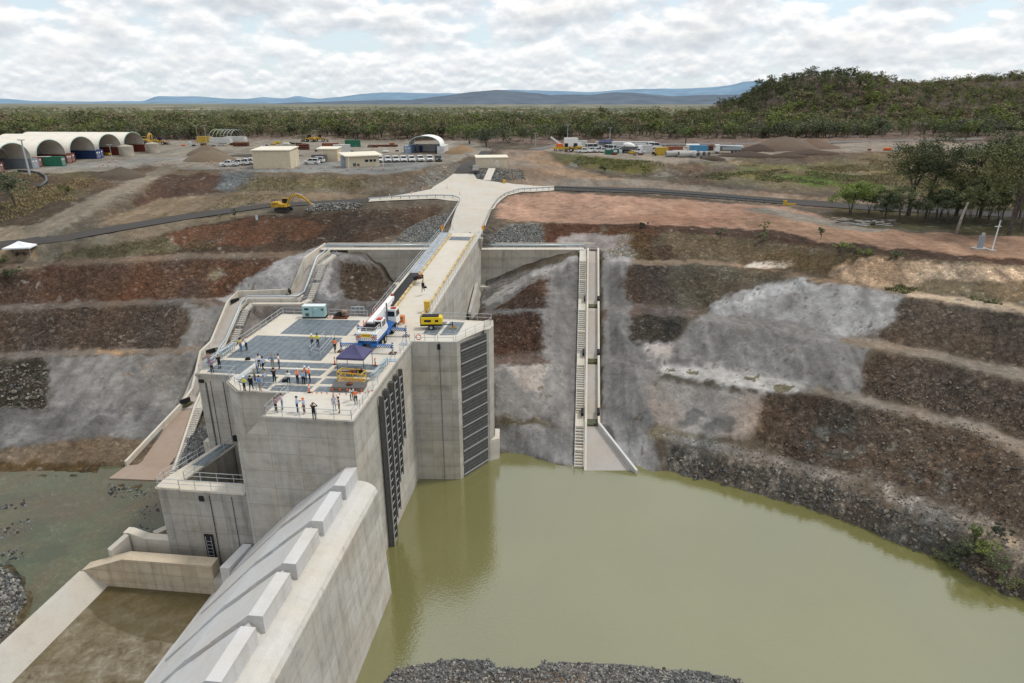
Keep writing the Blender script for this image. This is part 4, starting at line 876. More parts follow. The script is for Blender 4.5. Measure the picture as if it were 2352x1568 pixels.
mb = MB(); mb.box(L(0, -16.9, 10.2), (.45, .25, .55), -AX); mb.build('lamp', BLACK, out_, True)
mb = MB(); mb.box(L(-.02, -16.9, 3.2), (.95, .12, 5.2), -AX)
for x_ in (-17.2, -16.6): mb.bar(L(-.12, x_, .3), L(-.12, x_, 5.6), .05, mi=1)
for k in range(11): mb.bar(L(-.12, -17.2, .5 + k * .45), L(-.12, -16.6, .5 + k * .45), .04, mi=1)
mb.build('ladder', [BLACK, GALV], out_, True)
# low wing walls standing in the tailwater
def wallbox(a, b_, w, z0, z1a, z1b, mb):
    d = (b_ - a).normalized(); n_ = Vector((-d.y, d.x, 0)) * w / 2
    mb.hexa([a - n_ + Vector((0, 0, z0)), b_ - n_ + Vector((0, 0, z0)), b_ + n_ + Vector((0, 0, z0)), a + n_ + Vector((0, 0, z0))], [a - n_ + Vector((0, 0, z1a)), b_ - n_ + Vector((0, 0, z1b)), b_ + n_ + Vector((0, 0, z1b)), a + n_ + Vector((0, 0, z1a))])
ww = thing('wing_wall', 'low pale concrete wing walls stepping down to the tailwater beside the outlet chamber', 'retaining wall', L(0, -25, 0))
mb = MB(); mb.ext([L(.3, r, z) for r, z in [(-21.6, -2), (-21.6, 4.4), (-24.6, 4.4), (-26.3, 5.0), (-26.9, 5.0), (-26.9, -2)]], A_ * 1.0); mb.build('wall', DECK, ww, True)
mb = MB(); wallbox(L(.2, -26.4), L(-1.6, -27.3), .7, -2, 4.9, 4.2, mb); wallbox(L(1.4, -24.2), L(5.5, -21.3), .8, -2, 4.4, 4.4, mb); mb.build('wall', APRON, ww, True)
# ---------------------------------------------------------------- bridge
br_ = thing('bridge', 'concrete access bridge sloping from the hillside down to the tower deck', 'bridge', L(52, -4, 0))
sk = lambda s: (s - 31.3) * .022
bz = lambda s: DZ + (s - 31.3) * 4.0 / 42.7
B0, B1 = 31.32, 74.0
def bstrip(mb, r0, r1, zo0, zo1, s0=B0, s1=B1, mi=0):
    mb.hexa([L(s0, r0 + sk(s0), bz(s0) + zo0), L(s1, r0 + sk(s1), bz(s1) + zo0), L(s1, r1 + sk(s1), bz(s1) + zo0), L(s0, r1 + sk(s0), bz(s0) + zo0)], [L(s0, r0 + sk(s0), bz(s0) + zo1), L(s1, r0 + sk(s1), bz(s1) + zo1), L(s1, r1 + sk(s1), bz(s1) + zo1), L(s0, r1 + sk(s0), bz(s0) + zo1)], mi)
mb = MB(); 
mb.hexa([L(B0, -8.2, -2), L(76, -8.2 + 1, -2), L(76, 1, -2), L(B0, 0, -2)], [L(B0, -8.1, bz(B0) - .3), L(B1, -8.1 + sk(B1), bz(B1) - .3), L(B1, sk(B1), bz(B1) - .3), L(B0, 0, bz(B0) - .3)])
mb.build('wall', CONC, br_, True)
mb = MB(); bstrip(mb, -8.15, .05, -.298, 0.0); mb.build('road_deck', DECK, br_, True)
mb = MB(); bstrip(mb, -8.0, -6.2, .004, .05, 50, B1); mb.build('walkway_cover', GRATEL, br_, True)
mb = MB(); bstrip(mb, -7.7, -6.1, .004, .02, 32.5, 50); mb.build('pit_grating', GRATED, br_, True)
mb = MB(); bstrip(mb, -5.4, -1.3, .004, .02, 69.0, 71.4); mb.build('drain_grating', GRATE, br_, True)
KY = paint('faded_yellow_kerb', (.62, .47, .22), .7, 0, .25, 1.5); KG = paint('kerb_end_grey', (.42, .41, .39), .8)
s_ = 31.9
while s_ < 73:
    for r_ in (-5.75, -1.0):
        mb = MB(); n1_ = s_ + 2.15
        mb.bar(L(s_, r_ + sk(s_), bz(s_) + .17), L(n1_, r_ + sk(n1_), bz(n1_) + .17), .32, .3)
        mb.bar(L(n1_, r_ + sk(n1_), bz(n1_) + .17), L(n1_ + .3, r_ + sk(n1_), bz(n1_) + .17), .34, .32, mi=1); mb.build('kerb', [KY, KG], br_, True)
    s_ += 2.75
railing(br_, [L(s, -8.0 + sk(s), bz(s)) for s in (31.6, 45, 60, 73)], step=2.2); railing(br_, [L(s, -.1 + sk(s), bz(s)) for s in (31.8, 45, 60, 73)], step=1.4)
mb = MB(); mb.ext([L(58, 1.6, 7), L(66, 1.8, 7), L(66, 1.0, 16), L(58, .9, 12.6)], P_ * .5); mb.build('buttress', CONC, br_, True)
# foot of the abutment between bridge and right bank
mb = MB(); mb.hexa([L(56, .9, 4), L(72, 1.1, 4), L(72, 6.3, 4), L(56, 3.4, 4)], [L(56, .9, 8.6), L(72, 1.1, 8.6), L(72, 6.3, 8.6), L(56, 3.4, 8.6)]); mb.build('footing', DECK, br_, True)
mb = MB(); mb.ext([L(68, .9, 8.6), L(68, 2.6, 8.6), L(68, .9, 13)], A_ * 4.5); mb.build('haunch', CONC, br_, True)
# ---------------------------------------------------------------- channel walls & walkways across the abutments
ABW = thing('abutment_wall', 'board-marked concrete abutment wall right of the bridge carrying the pipe walkway', 'retaining wall', (5, 130, 15))
yb = 129.6
xr0, xr1 = W(1091, 575, 20.5).x, W(1372, 575, 20.5).x
mb = MB(); mb.box(((xr0 + xr1 - 2.6) / 2, yb + .5, 16.3), (xr1 - xr0 - 2.6, 1.0, 8.6)); mb.build('wall', concrete('abutment_concrete', (.44, .41, .365), bw=6, bh=2.1), ABW, True)
mb = MB(); mb.box(((xr0 + xr1 - 2.6) / 2, yb + 1.0, 20.62), (xr1 - xr0 - 2.6, 2.2, .12)); mb.build('walkway', DECK, ABW, True)
mb = MB(); mb.box(((xr0 + xr1) / 2, yb + 3.4, 20.7), (xr1 - xr0, .35, 1.2)); mb.build('channel_wall', DECK, ABW, True)
mb = MB(); mb.tube([(xr0, yb + 2.1, 21.15), (xr1 - 2.4, yb + 2.1, 21.15)], .17, 10); mb.build('pipe', PIPE, ABW, True, smooth=True)
railing(ABW, [(xr0 + .5, yb + .12, 20.68), (xr1 - 2.6, yb + .12, 20.68)], step=2, r=.022)
mb = MB(); mb.box((W(1110, 640, 13).x, yb - 1.1, 11.4), (5.2, 2.2, 4.2)); mb.build('footing', DECK, ABW, True)
ABL = thing('abutment_wall', 'board-marked concrete abutment wall left of the bridge above the brown bank', 'retaining wall', (-28, 130, 15))
xl0, xl1 = W(745, 572, 20.5).x, W(990, 572, 20.5).x
mb = MB(); mb.box(((xl0 + 5 + xl1) / 2, yb + .5, 16.3), (xl1 - xl0 - 5, 1.0, 8.6)); mb.build('wall', MATS['abutment_concrete'], ABL, True)
mb = MB(); mb.box(((xl0 + xl1) / 2, yb + 1.0, 20.62), (xl1 - xl0 + 1, 2.2, .12)); mb.build('walkway', DECK, ABL, True)
mb = MB(); mb.box(((xl0 + xl1) / 2, yb + 3.4, 20.7), (xl1 - xl0, .35, 1.2)); mb.build('channel_wall', DECK, ABL, True)
mb = MB(); mb.tube([(xl0, yb + 2.1, 21.15), (xl1, yb + 2.1, 21.15)], .17, 10); mb.build('pipe', PIPE, ABL, True, smooth=True)
railing(ABL, [(xl0, yb + .12, 20.68), (xl1 - .5, yb + .12, 20.68)], step=2, r=.022)
mb = MB(); pt = [W(868, 643, 14.5), W(930, 640, 14.5), W(955, 640, 14.5)]
mb.hexa([Vector((-26.5, yb - 5, 10)), Vector((-17.3, yb - 5, 10)), Vector((-17.0, yb, 10)), Vector((-23, yb, 10))], [Vector((-26.3, yb - 3.5, 14.2)), Vector((-17.2, yb - 3.5, 14.2)), Vector((-17.2, yb, 14.2)), Vector((-22.2, yb, 14.2))]); mb.build('footing', DECK, ABL, True)
# ---------------------------------------------------------------- drainage chutes with stairs
def sweep(mb, pts, w, h0, h1, mi=0):
    pts = [Vector(p) for p in pts]; sec = []
    for i, p in enumerate(pts):
        d = pts[min(i + 1, len(pts) - 1)] - pts[max(i - 1, 0)]; d.z = 0; d.normalize(); n_ = Vector((-d.y, d.x, 0)) * w / 2
        sec.append([p - n_ + Vector((0, 0, h0)), p + n_ + Vector((0, 0, h0)), p + n_ + Vector((0, 0, h1)), p - n_ + Vector((0, 0, h1))])
    v = [x for g in sec for x in g]; n_ = 4
    fs = [(i * 4 + k, i * 4 + (k + 1) % 4, (i + 1) * 4 + (k + 1) % 4, (i + 1) * 4 + k) for i in range(len(sec) - 1) for k in range(4)] + [(3, 2, 1, 0), tuple((len(sec) - 1) * 4 + k for k in range(4))]
    mb.add(v, fs, mi)
def stairs(mb, a, b_, w, side, tread=.3, riser=None):
    """flight from a (top) to b (bottom)"""
    a = Vector(a); b_ = Vector(b_); d = b_ - a; run = Vector((d.x, d.y, 0)); n = max(2, int(run.length / .40)); u = run.normalized(); 
    for i in range(n):
        p = a + d * ((i + .5) / n); zt = a.z + d.z * (i / n)
        mb.box((p.x, p.y, zt - .12), (.30, w, .24), M=Matrix.Rotation(math.atan2(u.y, u.x), 3, 'Z'))
RC = thing('drainage_chute', 'long straight concrete drainage chute with side stairs running down the right bank into the reservoir', 'drainage chute', W(1345, 830, 8.4))
def lad(xL): # z profile of the chute: slopes with short flat landings
    return xL
ys = [575, 600, 688, 712, 812, 838, 950, 978, 1088]; zs = [20.5, 19.6, 14.2, 13.8, 8.9, 8.4, 3.9, 3.5, -.5]
def chline(x0, x1, yy=None, zo=0):
    return [W(x0 + (x1 - x0) * (y - 575) / 513., y, z) + Vector((0, 0, zo)) for y, z in zip(ys, zs)]
cl_ = chline(1363, 1357)
mb = MB(); sweep(mb, cl_, 2.3, -.9, -.15); mb.build('floor', SLOPE, RC, True)
mb = MB(); sweep(mb, chline(1350.5, 1344), .34, -1.2, .55); mb.build('side_wall', DECK, RC, True)
rw = chline(1374, 1376)[:-1]; mb = MB(); sweep(mb, rw, .34, -1.2, .55); mb.build('side_wall', DECK, RC, True)
mb = MB(); sweep(mb, [rw[-1], W(1462, 1088, -.1)], .36, -1.2, .6); mb.build('flared_wall', SMOOTH, RC, True)
mb = MB(); mb.add([W(1357, 984, 3.2), W(1377, 984, 3.2), W(1458, 1088, -.3), W(1342, 1090, -.3)], [(0, 1, 2, 3)]); mb.ext([W(1345, 984, 3.25), W(1378, 984, 3.25), W(1458, 1088, -.25), W(1343, 1088, -.25)], (0, 0, -.8)); mb.build('apron', SLOPE, RC, True)
mpool, nt, b = newmat('green_pool'); b.inputs['Base Color'].default_value = (.060, .062, .020, 1); b.inputs['Roughness'].default_value = .08
for y0, z0 in ((700, 14.0), (826, 8.65), (966, 3.72)):
    p = W(1362 - (y0 - 575) / 513. * 5, y0, z0); mb = MB(); mb.box((p.x, p.y - .2, p.z - .1), (1.95, 1.9, .05), -AX); mb.box((p.x + .5, p.y - .9, p.z - .02), (.5, .3, .2), -AX); mb.build('pool', mpool, RC, True)
    for dx in (-1.22, 1.22):
        mb = MB(); q_ = p + Vector((dx, 1.5, .75)); mb.box(q_, (.42, 1.9, .5), -AX); mb.build('rubber_seal', BLACK, RC, True)
st_ = chline(1339, 1329)
for i in range(8):
    mb = MB()
    if i in (0, 2, 4, 6): sweep(mb, [st_[i] + Vector((0, .6, 0)), st_[i + 1] - Vector((0, .3, 0))], 1.25, -.4, .12); mb.build('landing', DECK, RC, True)
    else:
        a, b_ = st_[i], st_[i + 1]; mid = a.lerp(b_, .52)
        for p0, p1 in ((a, a.lerp(b_, .47)), (mid, b_)): mb = MB(); stairs(mb, p0, p1, 1.15, 1); mb.build('stair_flight', DECK, RC, True)
        mb = MB(); mb.box(a.lerp(b_, .495) + Vector((0, 0, .0)), (1.2, .9, .2), -AX); mb.build('landing', DECK, RC, True)
for dx in (-.62, .62): railing(RC, [p + Vector((dx, 0, .1)) for p in st_], step=2.4, r=.024)
# left chute
LCp = [(742, 572, 20.5), (716, 594, 19.4), (686, 672, 14.3), (660, 684, 14.1), (556, 684, 14.1), (537, 705, 13.2), (497, 790, 8.9), (482, 812, 8.5), (452, 872, 5.6), (440, 905, 4.0), (423, 937, 3.5), (350, 1075, .1)]
LC = thing('drainage_chute', 'zigzag concrete drainage chute with stairs and pipe handrail down the left bank', 'drainage chute', W(540, 700, 13))
wv = [W(*p) for p in LCp]
offs = lambda pts, d: [p + (lambda t: Vector((-t.y, t.x, 0)).normalized() * d)((pts[min(i + 1, len(pts) - 1)] - pts[max(i - 1, 0)])) for i, p in enumerate(pts)]
mb = MB(); sweep(mb, wv[:-1], 2.4, -.9, -.1); mb.build('floor', SLOPE, LC, True)
outer = [W(748, 566, 20.6), W(700, 600, 19.6), W(669, 672, 14.2), W(547, 677, 14.3), W(524, 700, 13.4), W(486, 792, 8.8), W(462, 815, 8.5), W(443, 900, 4.4), W(424, 928, 3.7), W(290, 1070, .15)]
mb = MB(); sweep(mb, outer, .36, -1.3, .75); mb.build('side_wall', DECK, LC, True)
inner = [W(757, 578, 20.4), W(728, 602, 19.0), W(700, 680, 14.2), W(684, 691, 14.1), W(570, 691, 14.1), W(556, 706, 13.2), W(520, 790, 8.9), W(505, 812, 8.5), W(478, 872, 5.6), W(462, 905, 4.2), W(448, 938, 3.5), W(400, 1085, .2)]
mb = MB(); sweep(mb, inner, .3, -1.2, .45); mb.build('side_wall', DECK, LC, True)
mb = MB(); mb.tube([p + Vector((0, 0, .95)) for p in inner[:10]], .13, 8); mb.build('pipe', PIPE, LC, True, smooth=True)
mb = MB(); mb.ext([W(424, 932, 3.4), W(452, 938, 3.4), W(402, 1085, .1), W(292, 1068, .1)], (0, 0, -1)); mb.build('apron', SLOPEP, LC, True)
mb = MB(); mb.ext([W(292, 1068, .16), W(400, 1078, .16), W(400, 1104, .14), W(250, 1098, .14)], (0, 0, -1)); mb.build('toe_slab', SLOPEP, LC, True)
so_ = [W(768, 585, 20.3), W(742, 606, 19.0), W(712, 688, 14.1), W(694, 697, 13.9), W(580, 697, 13.9), W(566, 710, 13.2), W(533, 795, 8.9), W(520, 815, 8.5), W(490, 872, 5.6), W(472, 905, 4.2), W(457, 938, 3.5), W(398, 1092, .2)]
for i in (1, 5, 7, 8, 10):
    a, b_ = so_[i], so_[i + 1]
    for t0, t1 in ((0, .47), (.54, 1)): mb = MB(); stairs(mb, a.lerp(b_, t0), a.lerp(b_, t1), 1.15, 1); mb.build('stair_flight', DECK, LC, True)
for i in (0, 2, 3, 4, 6, 9): mb = MB(); sweep(mb, [so_[i], so_[i + 1]], 1.1, -.4, .08); mb.build('landing', DECK, LC, True)
railing(LC, [p + Vector((.55, 0, .1)) for p in so_], step=2.2, r=.024)
for (x, y, z) in ((540, 690, 13.9), (665, 668, 14.8), (484, 806, 9), (425, 920, 4.4)): mb = MB(); p = W(x, y, z); mb.box(p, (.3, 1.6, .7), .5 if x > 600 else -.6); mb.build('rubber_seal', BLACK, LC, True)
for (x, y, z) in ((508, 803, 8.7), (433, 926, 3.8)): mb = MB(); p = W(x - 8, y, z); mb.box(p, (2.0, 1.8, .05), -.3); mb.build('pool', mpool, LC, True)
# ================================================================ ROADS
def drape(name, poly, mat, off=.07, step=1.1, pick=G):
    P = [pick(*p) for p in poly]; n = len(P)
    dens = []
    for a, b_ in zip(P, P[1:] + P[:1]):
        k = max(1, int((b_ - a).length / step))
        for i in range(k): dens.append(a.lerp(b_, i / k))
    P2 = [Vector((p.x, p.y)) for p in dens]; n = len(P2)
    xs = np.array([p.x for p in P2]); ys_ = np.array([p.y for p in P2])
    gx, gy = np.meshgrid(np.arange(xs.min(), xs.max(), step), np.arange(ys_.min(), ys_.max(), step))
    ins = inpoly(gx, gy, [(p.x, p.y) for p in P2]); pts = P2 + [Vector((a, b_)) for a, b_ in zip(gx[ins], gy[ins])]
    r = delaunay_2d_cdt(pts, [(i, (i + 1) % n) for i in range(n)], [list(range(n))], 1, .001)
    mb = MB(); mb.add([(v.x, v.y, HB(v.x, v.y, ZR) + off) for v in r[0]], [tuple(f) for f in r[2]])
    return mb.build(name, mat, smooth=True)
ASPH = concrete('asphalt', (.062, .058, .057), lines=False, warm=0, stain=.2)
ASPG = concrete('worn_asphalt', (.15, .145, .14), lines=False, warm=0, stain=.2)
RCON = concrete('road_concrete', (.52, .49, .44), lines=False, warm=.3)
struct(drape('concrete_road', ROADS['concrete'], RCON, .04)); struct(drape('road', ROADS['uphill'], ASPH, .03)); struct(drape('road', ROADS['left'], ASPH, .02))
struct(drape('road', ROADS['right'], ASPH, .02)); struct(drape('road', ROADS['far'], ASPG, .1, 3))
# ---- guard rails along the road
def guard(px, label, h=.75, mat=None, step=2.0, name='guard_rail', twin=True):
    pts = [G(*p) for p in px]; pts = [Vector((p.x, p.y, HB(p.x, p.y, ZR))) for p in pts]; t = thing(name, label, 'guard rail', pts[0])
    mb = MB(); top = [p + Vector((0, 0, h)) for p in pts]
    sweep(mb, top, .10, -.32, 0); mb.build('beam', mat or GALV, t, True)
    mb = MB()
    for a, b_ in zip(pts[:-1], pts[1:]):
        k = max(1, int((b_ - a).length / step))
        for i in range(k): p = a.lerp(b_, i / k); mb.bar(p, p + Vector((0, 0, h - .05)), .12)
    mb.build('post_row', DGREY, t, True); return t
guard([(846, 461), (900, 457), (1000, 453), (1040, 454), (1056, 460), (1052, 472), (1040, 492), (1022, 522), (1014, 535)], 'curving galvanised guard rail on the left side of the concrete road')
guard([(1106, 535), (1114, 513), (1128, 482), (1142, 462), (1158, 450), (1190, 439), (1274, 434)], 'galvanised guard rail curving around the right side of the concrete road')
g = guard([(1274, 435), (1400, 441), (1500, 446), (1650, 457), (1800, 470)], 'long dark grey guard rail beside the black road above the pink platform', .9, paint('dark_rail', (.10, .12, .13), .35, .4), name='guard_rail')
mb = MB(); p = G(1800, 470); mb.box(p + Vector((.3, 0, .55)), (.9, .25, 1.1)); mb.box(p + Vector((1.6, -.6, .25)), (2.2, .25, .35)); tag(mb.build('rail_end_marker', YEL), 'yellow end marker at the far right end of the dark guard rail', 'marker')
# ================================================================ gravel
def stones(name, poly, n, rmin, rmax, mat, label, cat, zoff=0., pick=True, seed=1, wob=0, zfix=None):
    rnd = random.Random(seed); P = [G(*p) if pick else W(p[0], p[1], p[2]) for p in poly]
    xs = [p.x for p in P]; ys_ = [p.y for p in P]; mb = MB(); k = 0; tries = 0
    ico = [(0, 0, 1), (.9, 0, .3), (.28, .85, .35), (-.72, .53, .3), (-.72, -.53, .35), (.28, -.85, .3), (0, 0, -.8)]
    fcs = [(0, 1, 2), (0, 2, 3), (0, 3, 4), (0, 4, 5), (0, 5, 1), (6, 2, 1), (6, 3, 2), (6, 4, 3), (6, 5, 4), (6, 1, 5)]
    while k < n and tries < n * 30:
        tries += 1; x = rnd.uniform(min(xs), max(xs)); y = rnd.uniform(min(ys_), max(ys_))
        if not inpoly(np.array([x]), np.array([y]), [(a, b_) for a, b_ in zip(xs, ys_)])[0]: continue
        r = rmin + (rmax - rmin) * rnd.random() ** 2; q_ = Euler((rnd.uniform(0, 6), rnd.uniform(0, 6), rnd.uniform(0, 6))).to_matrix()
        z = (HB(x, y) + zoff if zfix is None else zfix) + r * .3; sc_ = Vector((rnd.uniform(.7, 1.3), rnd.uniform(.7, 1.2), rnd.uniform(.5, .9)))
        mb.add([Vector((x, y, z)) + (q_ @ Vector((a[0] * sc_.x, a[1] * sc_.y, a[2] * sc_.z)) * rnd.uniform(.85, 1.15)) * r for a in ico], fcs, mi=rnd.randrange(3)); k += 1
    o = mb.build(name, mat); tag(o, label, cat, None, 'stuff'); return o
ST3 = [paint('stone_grey', (.215, .22, .22), .9, 0, .3), paint('stone_dark', (.115, .115, .11), .9, 0, .3), paint('stone_pale', (.36, .34, .30), .9, 0, .3)]
ST3B = [paint('stone_brown', (.17, .14, .115), .9, 0, .3), ST3[1], paint('stone_buff', (.27, .24, .20), .9, 0, .3)]
stones('gravel', [(1128, 548), (1150, 520), (1240, 512), (1248, 540), (1244, 566), (1110, 566)], 2600, .08, .26, ST3, 'pale grey crushed gravel slope right of the bridge end', 'gravel', seed=2)
stones('gravel', [(1004, 545), (1036, 490), (990, 497), (930, 525), (900, 562), (985, 564)], 2600, .08, .26, ST3, 'pale grey crushed gravel slope left of the bridge end', 'gravel', seed=3)
stones('gravel', [(1098, 390), (1204, 390), (1208, 414), (1150, 417), (1104, 410)], 1300, .12, .32, ST3, 'grey gravel batter below the small beige hut', 'gravel', seed=4)
stones('gravel', [(740, 466), (800, 464), (835, 472), (820, 482), (700, 486), (712, 474)], 700, .12, .38, ST3, 'pale rubble spread beside the excavator', 'gravel', zoff=.1, seed=5)
stones('gravel', [(-60, 1330), (-10, 1308), (48, 1338), (62, 1385), (38, 1432), (0, 1480), (-60, 1530)], 1500, .08, .3, ST3, 'grey gravel bar in the tailwater at the left edge', 'gravel', seed=6)
stones('gravel', [(862, 1597), (890, 1553), (922, 1526), (1050, 1513), (1250, 1518), (1450, 1527), (1600, 1540), (1700, 1562), (1720, 1597)], 4200, .06, .2, ST3, 'grey gravel bank at the bottom edge of the green reservoir', 'gravel', seed=7)
stones('rubble', [(390, 1105), (397, 1060), (420, 1010), (450, 998), (478, 1000), (480, 1060), (430, 1110)], 10, .3, .5, ST3B, 'rubble', 'rubble', seed=8).hide_render = False
bpy.data.objects.remove(bpy.data.objects['rubble'])
for i_, (pp_, n_) in enumerate((([(245, 1112), (330, 1108), (390, 1135), (330, 1150), (250, 1140)], 150), ([(330, 1160), (420, 1150), (400, 1180), (300, 1200)], 60), ([(320, 1208), (370, 1215), (350, 1235), (318, 1228)], 40), ([(0, 1215), (60, 1190), (80, 1215), (0, 1240)], 70), ([(0, 1270), (50, 1258), (60, 1280), (0, 1300)], 60), ([(-20, 1160), (90, 1140), (60, 1165), (-20, 1180)], 50))):
    stones('shoal_rocks', [(*p_, -.05) for p_ in pp_], n_, .10, .34, [ST3[1], paint('stone_black', (.05, .052, .055), .8, 0, .3), ST3[0]], 'dark rocks breaking the surface of the tailwater, patch %d counted from the chute toe' % (i_ + 1), 'rocks', pick=False, seed=60 + i_, zfix=-.12)
# boulders packed beside the outlet chamber
rnd = random.Random(11); mb = MB(); mtb = MB()
pl_ = [W(404, 1104, .6), W(427, 1030, 2.2), W(452, 985, 4.0), W(490, 985, 5.4), W(500, 1050, 4.0), W(470, 1115, 1.6)]
cen = sum(pl_, Vector()) / 6
mb.ext([p - Vector((0, 0, .4)) for p in pl_], (0, 0, -12)); mb.build('rubble_bank', ground.data.materials[0]); o = bpy.data.objects['rubble_bank']; tag(o, 'earth bank under the grey boulders beside the outlet chamber', 'bank', None, 'structure')
mb = MB(); k = 0
ico = [(0, 0, 1), (.9, 0, .3), (.28, .85, .35), (-.72, .53, .3), (-.72, -.53, .35), (.28, -.85, .3), (.75, .55, -.4), (-.3, .85, -.4), (-.9, 0, -.4), (-.3, -.85, -.4), (.75, -.55, -.4), (0, 0, -.8)]
fcs = [(0, 1, 2), (0, 2, 3), (0, 3, 4), (0, 4, 5), (0, 5, 1), (1, 6, 2), (2, 7, 3), (3, 8, 4), (4, 9, 5), (5, 10, 1), (2, 6, 7), (3, 7, 8), (4, 8, 9), (5, 9, 10), (1, 10, 6), (11, 7, 6), (11, 8, 7), (11, 9, 8), (11, 10, 9), (11, 6, 10)]
while k < 620:
    i_ = rnd.randrange(6); p = cen.lerp(pl_[i_].lerp(pl_[(i_ + 1) % 6], rnd.random()), rnd.random() ** .5)
    r = rnd.uniform(.16, .5); q_ = Euler((rnd.uniform(0, 6), rnd.uniform(0, 6), rnd.uniform(0, 6))).to_matrix(); s_ = Vector((rnd.uniform(.8, 1.3), rnd.uniform(.7, 1.1), rnd.uniform(.6, .9)))
    mb.add([p + Vector((0, 0, rnd.uniform(-.3, .25))) + (q_ @ Vector((a[0] * s_.x, a[1] * s_.y, a[2] * s_.z))) * r for a in ico], fcs, mi=rnd.randrange(3)); k += 1
tag(mb.build('boulders', [ST3[0], ST3[1], paint('stone_mid', (.17, .165, .16), .9, 0, .3)]), 'grey rounded boulders packed between the left stairs and the outlet chamber', 'boulders', None, 'stuff')
tw2 = thing('retaining_wall', 'short pale concrete block standing among the boulders against the tower', 'retaining wall', L(12, -22.3, 8))
mb = MB(); wallbox(L(12.0, -23.3), L(12.0, -21.25), 1.3, 1, 10.2, 10.2, mb); mb.build('block', DECK, tw2, True)
# spoil and scattered rocks
for poly, n, a, b_, sd_ in (([(1530, 1040), (1783, 1075), (1956, 1127), (2172, 1215), (2352, 1303), (2352, 1395), (2080, 1262), (1800, 1155), (1600, 1103)], 1300, .1, .42, 21), ([(1480, 985), (1783, 1045), (2172, 1165), (2352, 1245), (2352, 1290), (2172, 1205), (1783, 1070)], 700, .06, .2, 22),
                            ([(1900, 915), (2235, 975), (2352, 1030), (2352, 1235), (2172, 1160), (1783, 1040)], 800, .08, .26, 23), ([(2020, 830), (2352, 900), (2352, 1005), (2235, 966), (1990, 905)], 450, .08, .26, 24), ([(0, 835), (115, 830), (100, 940), (0, 945)], 300, .1, .4, 25), ([(0, 720), (420, 705), (400, 795), (0, 810)], 450, .06, .2, 26), ([(1130, 720), (1250, 720), (1250, 815), (1135, 820)], 250, .06, .2, 27)):
    stones('loose_rock', poly, n, a, b_, ST3B, {21: 'broken rock along the shore of the reservoir', 22: 'pale stones strewn on the lowest bench of the right bank', 23: 'loose rock on the dark lower slope of the right bank', 24: 'loose rock on the dark upper slope of the right bank', 25: 'loose rock on the dark slope at the left edge', 26: 'loose stones on the dark left slope above the sprayed concrete', 27: 'loose stones on the red brown slope between bridge and chute'}[sd_], 'loose rock', seed=sd_)
# ================================================================ TREES
def leafmat(name, colr, v=.35):
    m, nt, b = newmat(name); p = geopos(nt); oi = nt.nodes.new('ShaderNodeObjectInfo')
    n = noise(nt, p, .55, 3, .6); c = mixc(nt, 1.0, tuple(colr), ramp(nt, n, [(.3, 1 - v), (.7, 1 + v)]), 'MULTIPLY')
    c = mixc(nt, 1.0, c, ramp(nt, oi.outputs['Random'], [(0, (.78, .80, .9)), (.5, (1, 1, 1)), (1, (1.25, 1.15, .9))]), 'MULTIPLY')
    nt.links.new(c, b.inputs['Base Color']); b.inputs['Roughness'].default_value = .7; b.inputs['Specular IOR Level'].default_value = .15
    return m
LEAF = [leafmat('olive_leaves', (.128, .148, .080)), leafmat('dark_leaves', (.086, .102, .058)), leafmat('bright_leaves', (.150, .190, .068)), leafmat('dry_leaves', (.185, .160, .125)), leafmat('deep_green_leaves', (.082, .098, .052)), leafmat('mid_leaves', (.110, .130, .064)), leafmat('lime_leaves', (.200, .260, .070))]  # deeper green of the darker crowns at right is their own colour
BARK = paint('grey_bark', (.12, .10, .085), .95, 0, .4, 2); BARKP = paint('pale_bark', (.36, .32, .27), .95, 0, .3, 2)
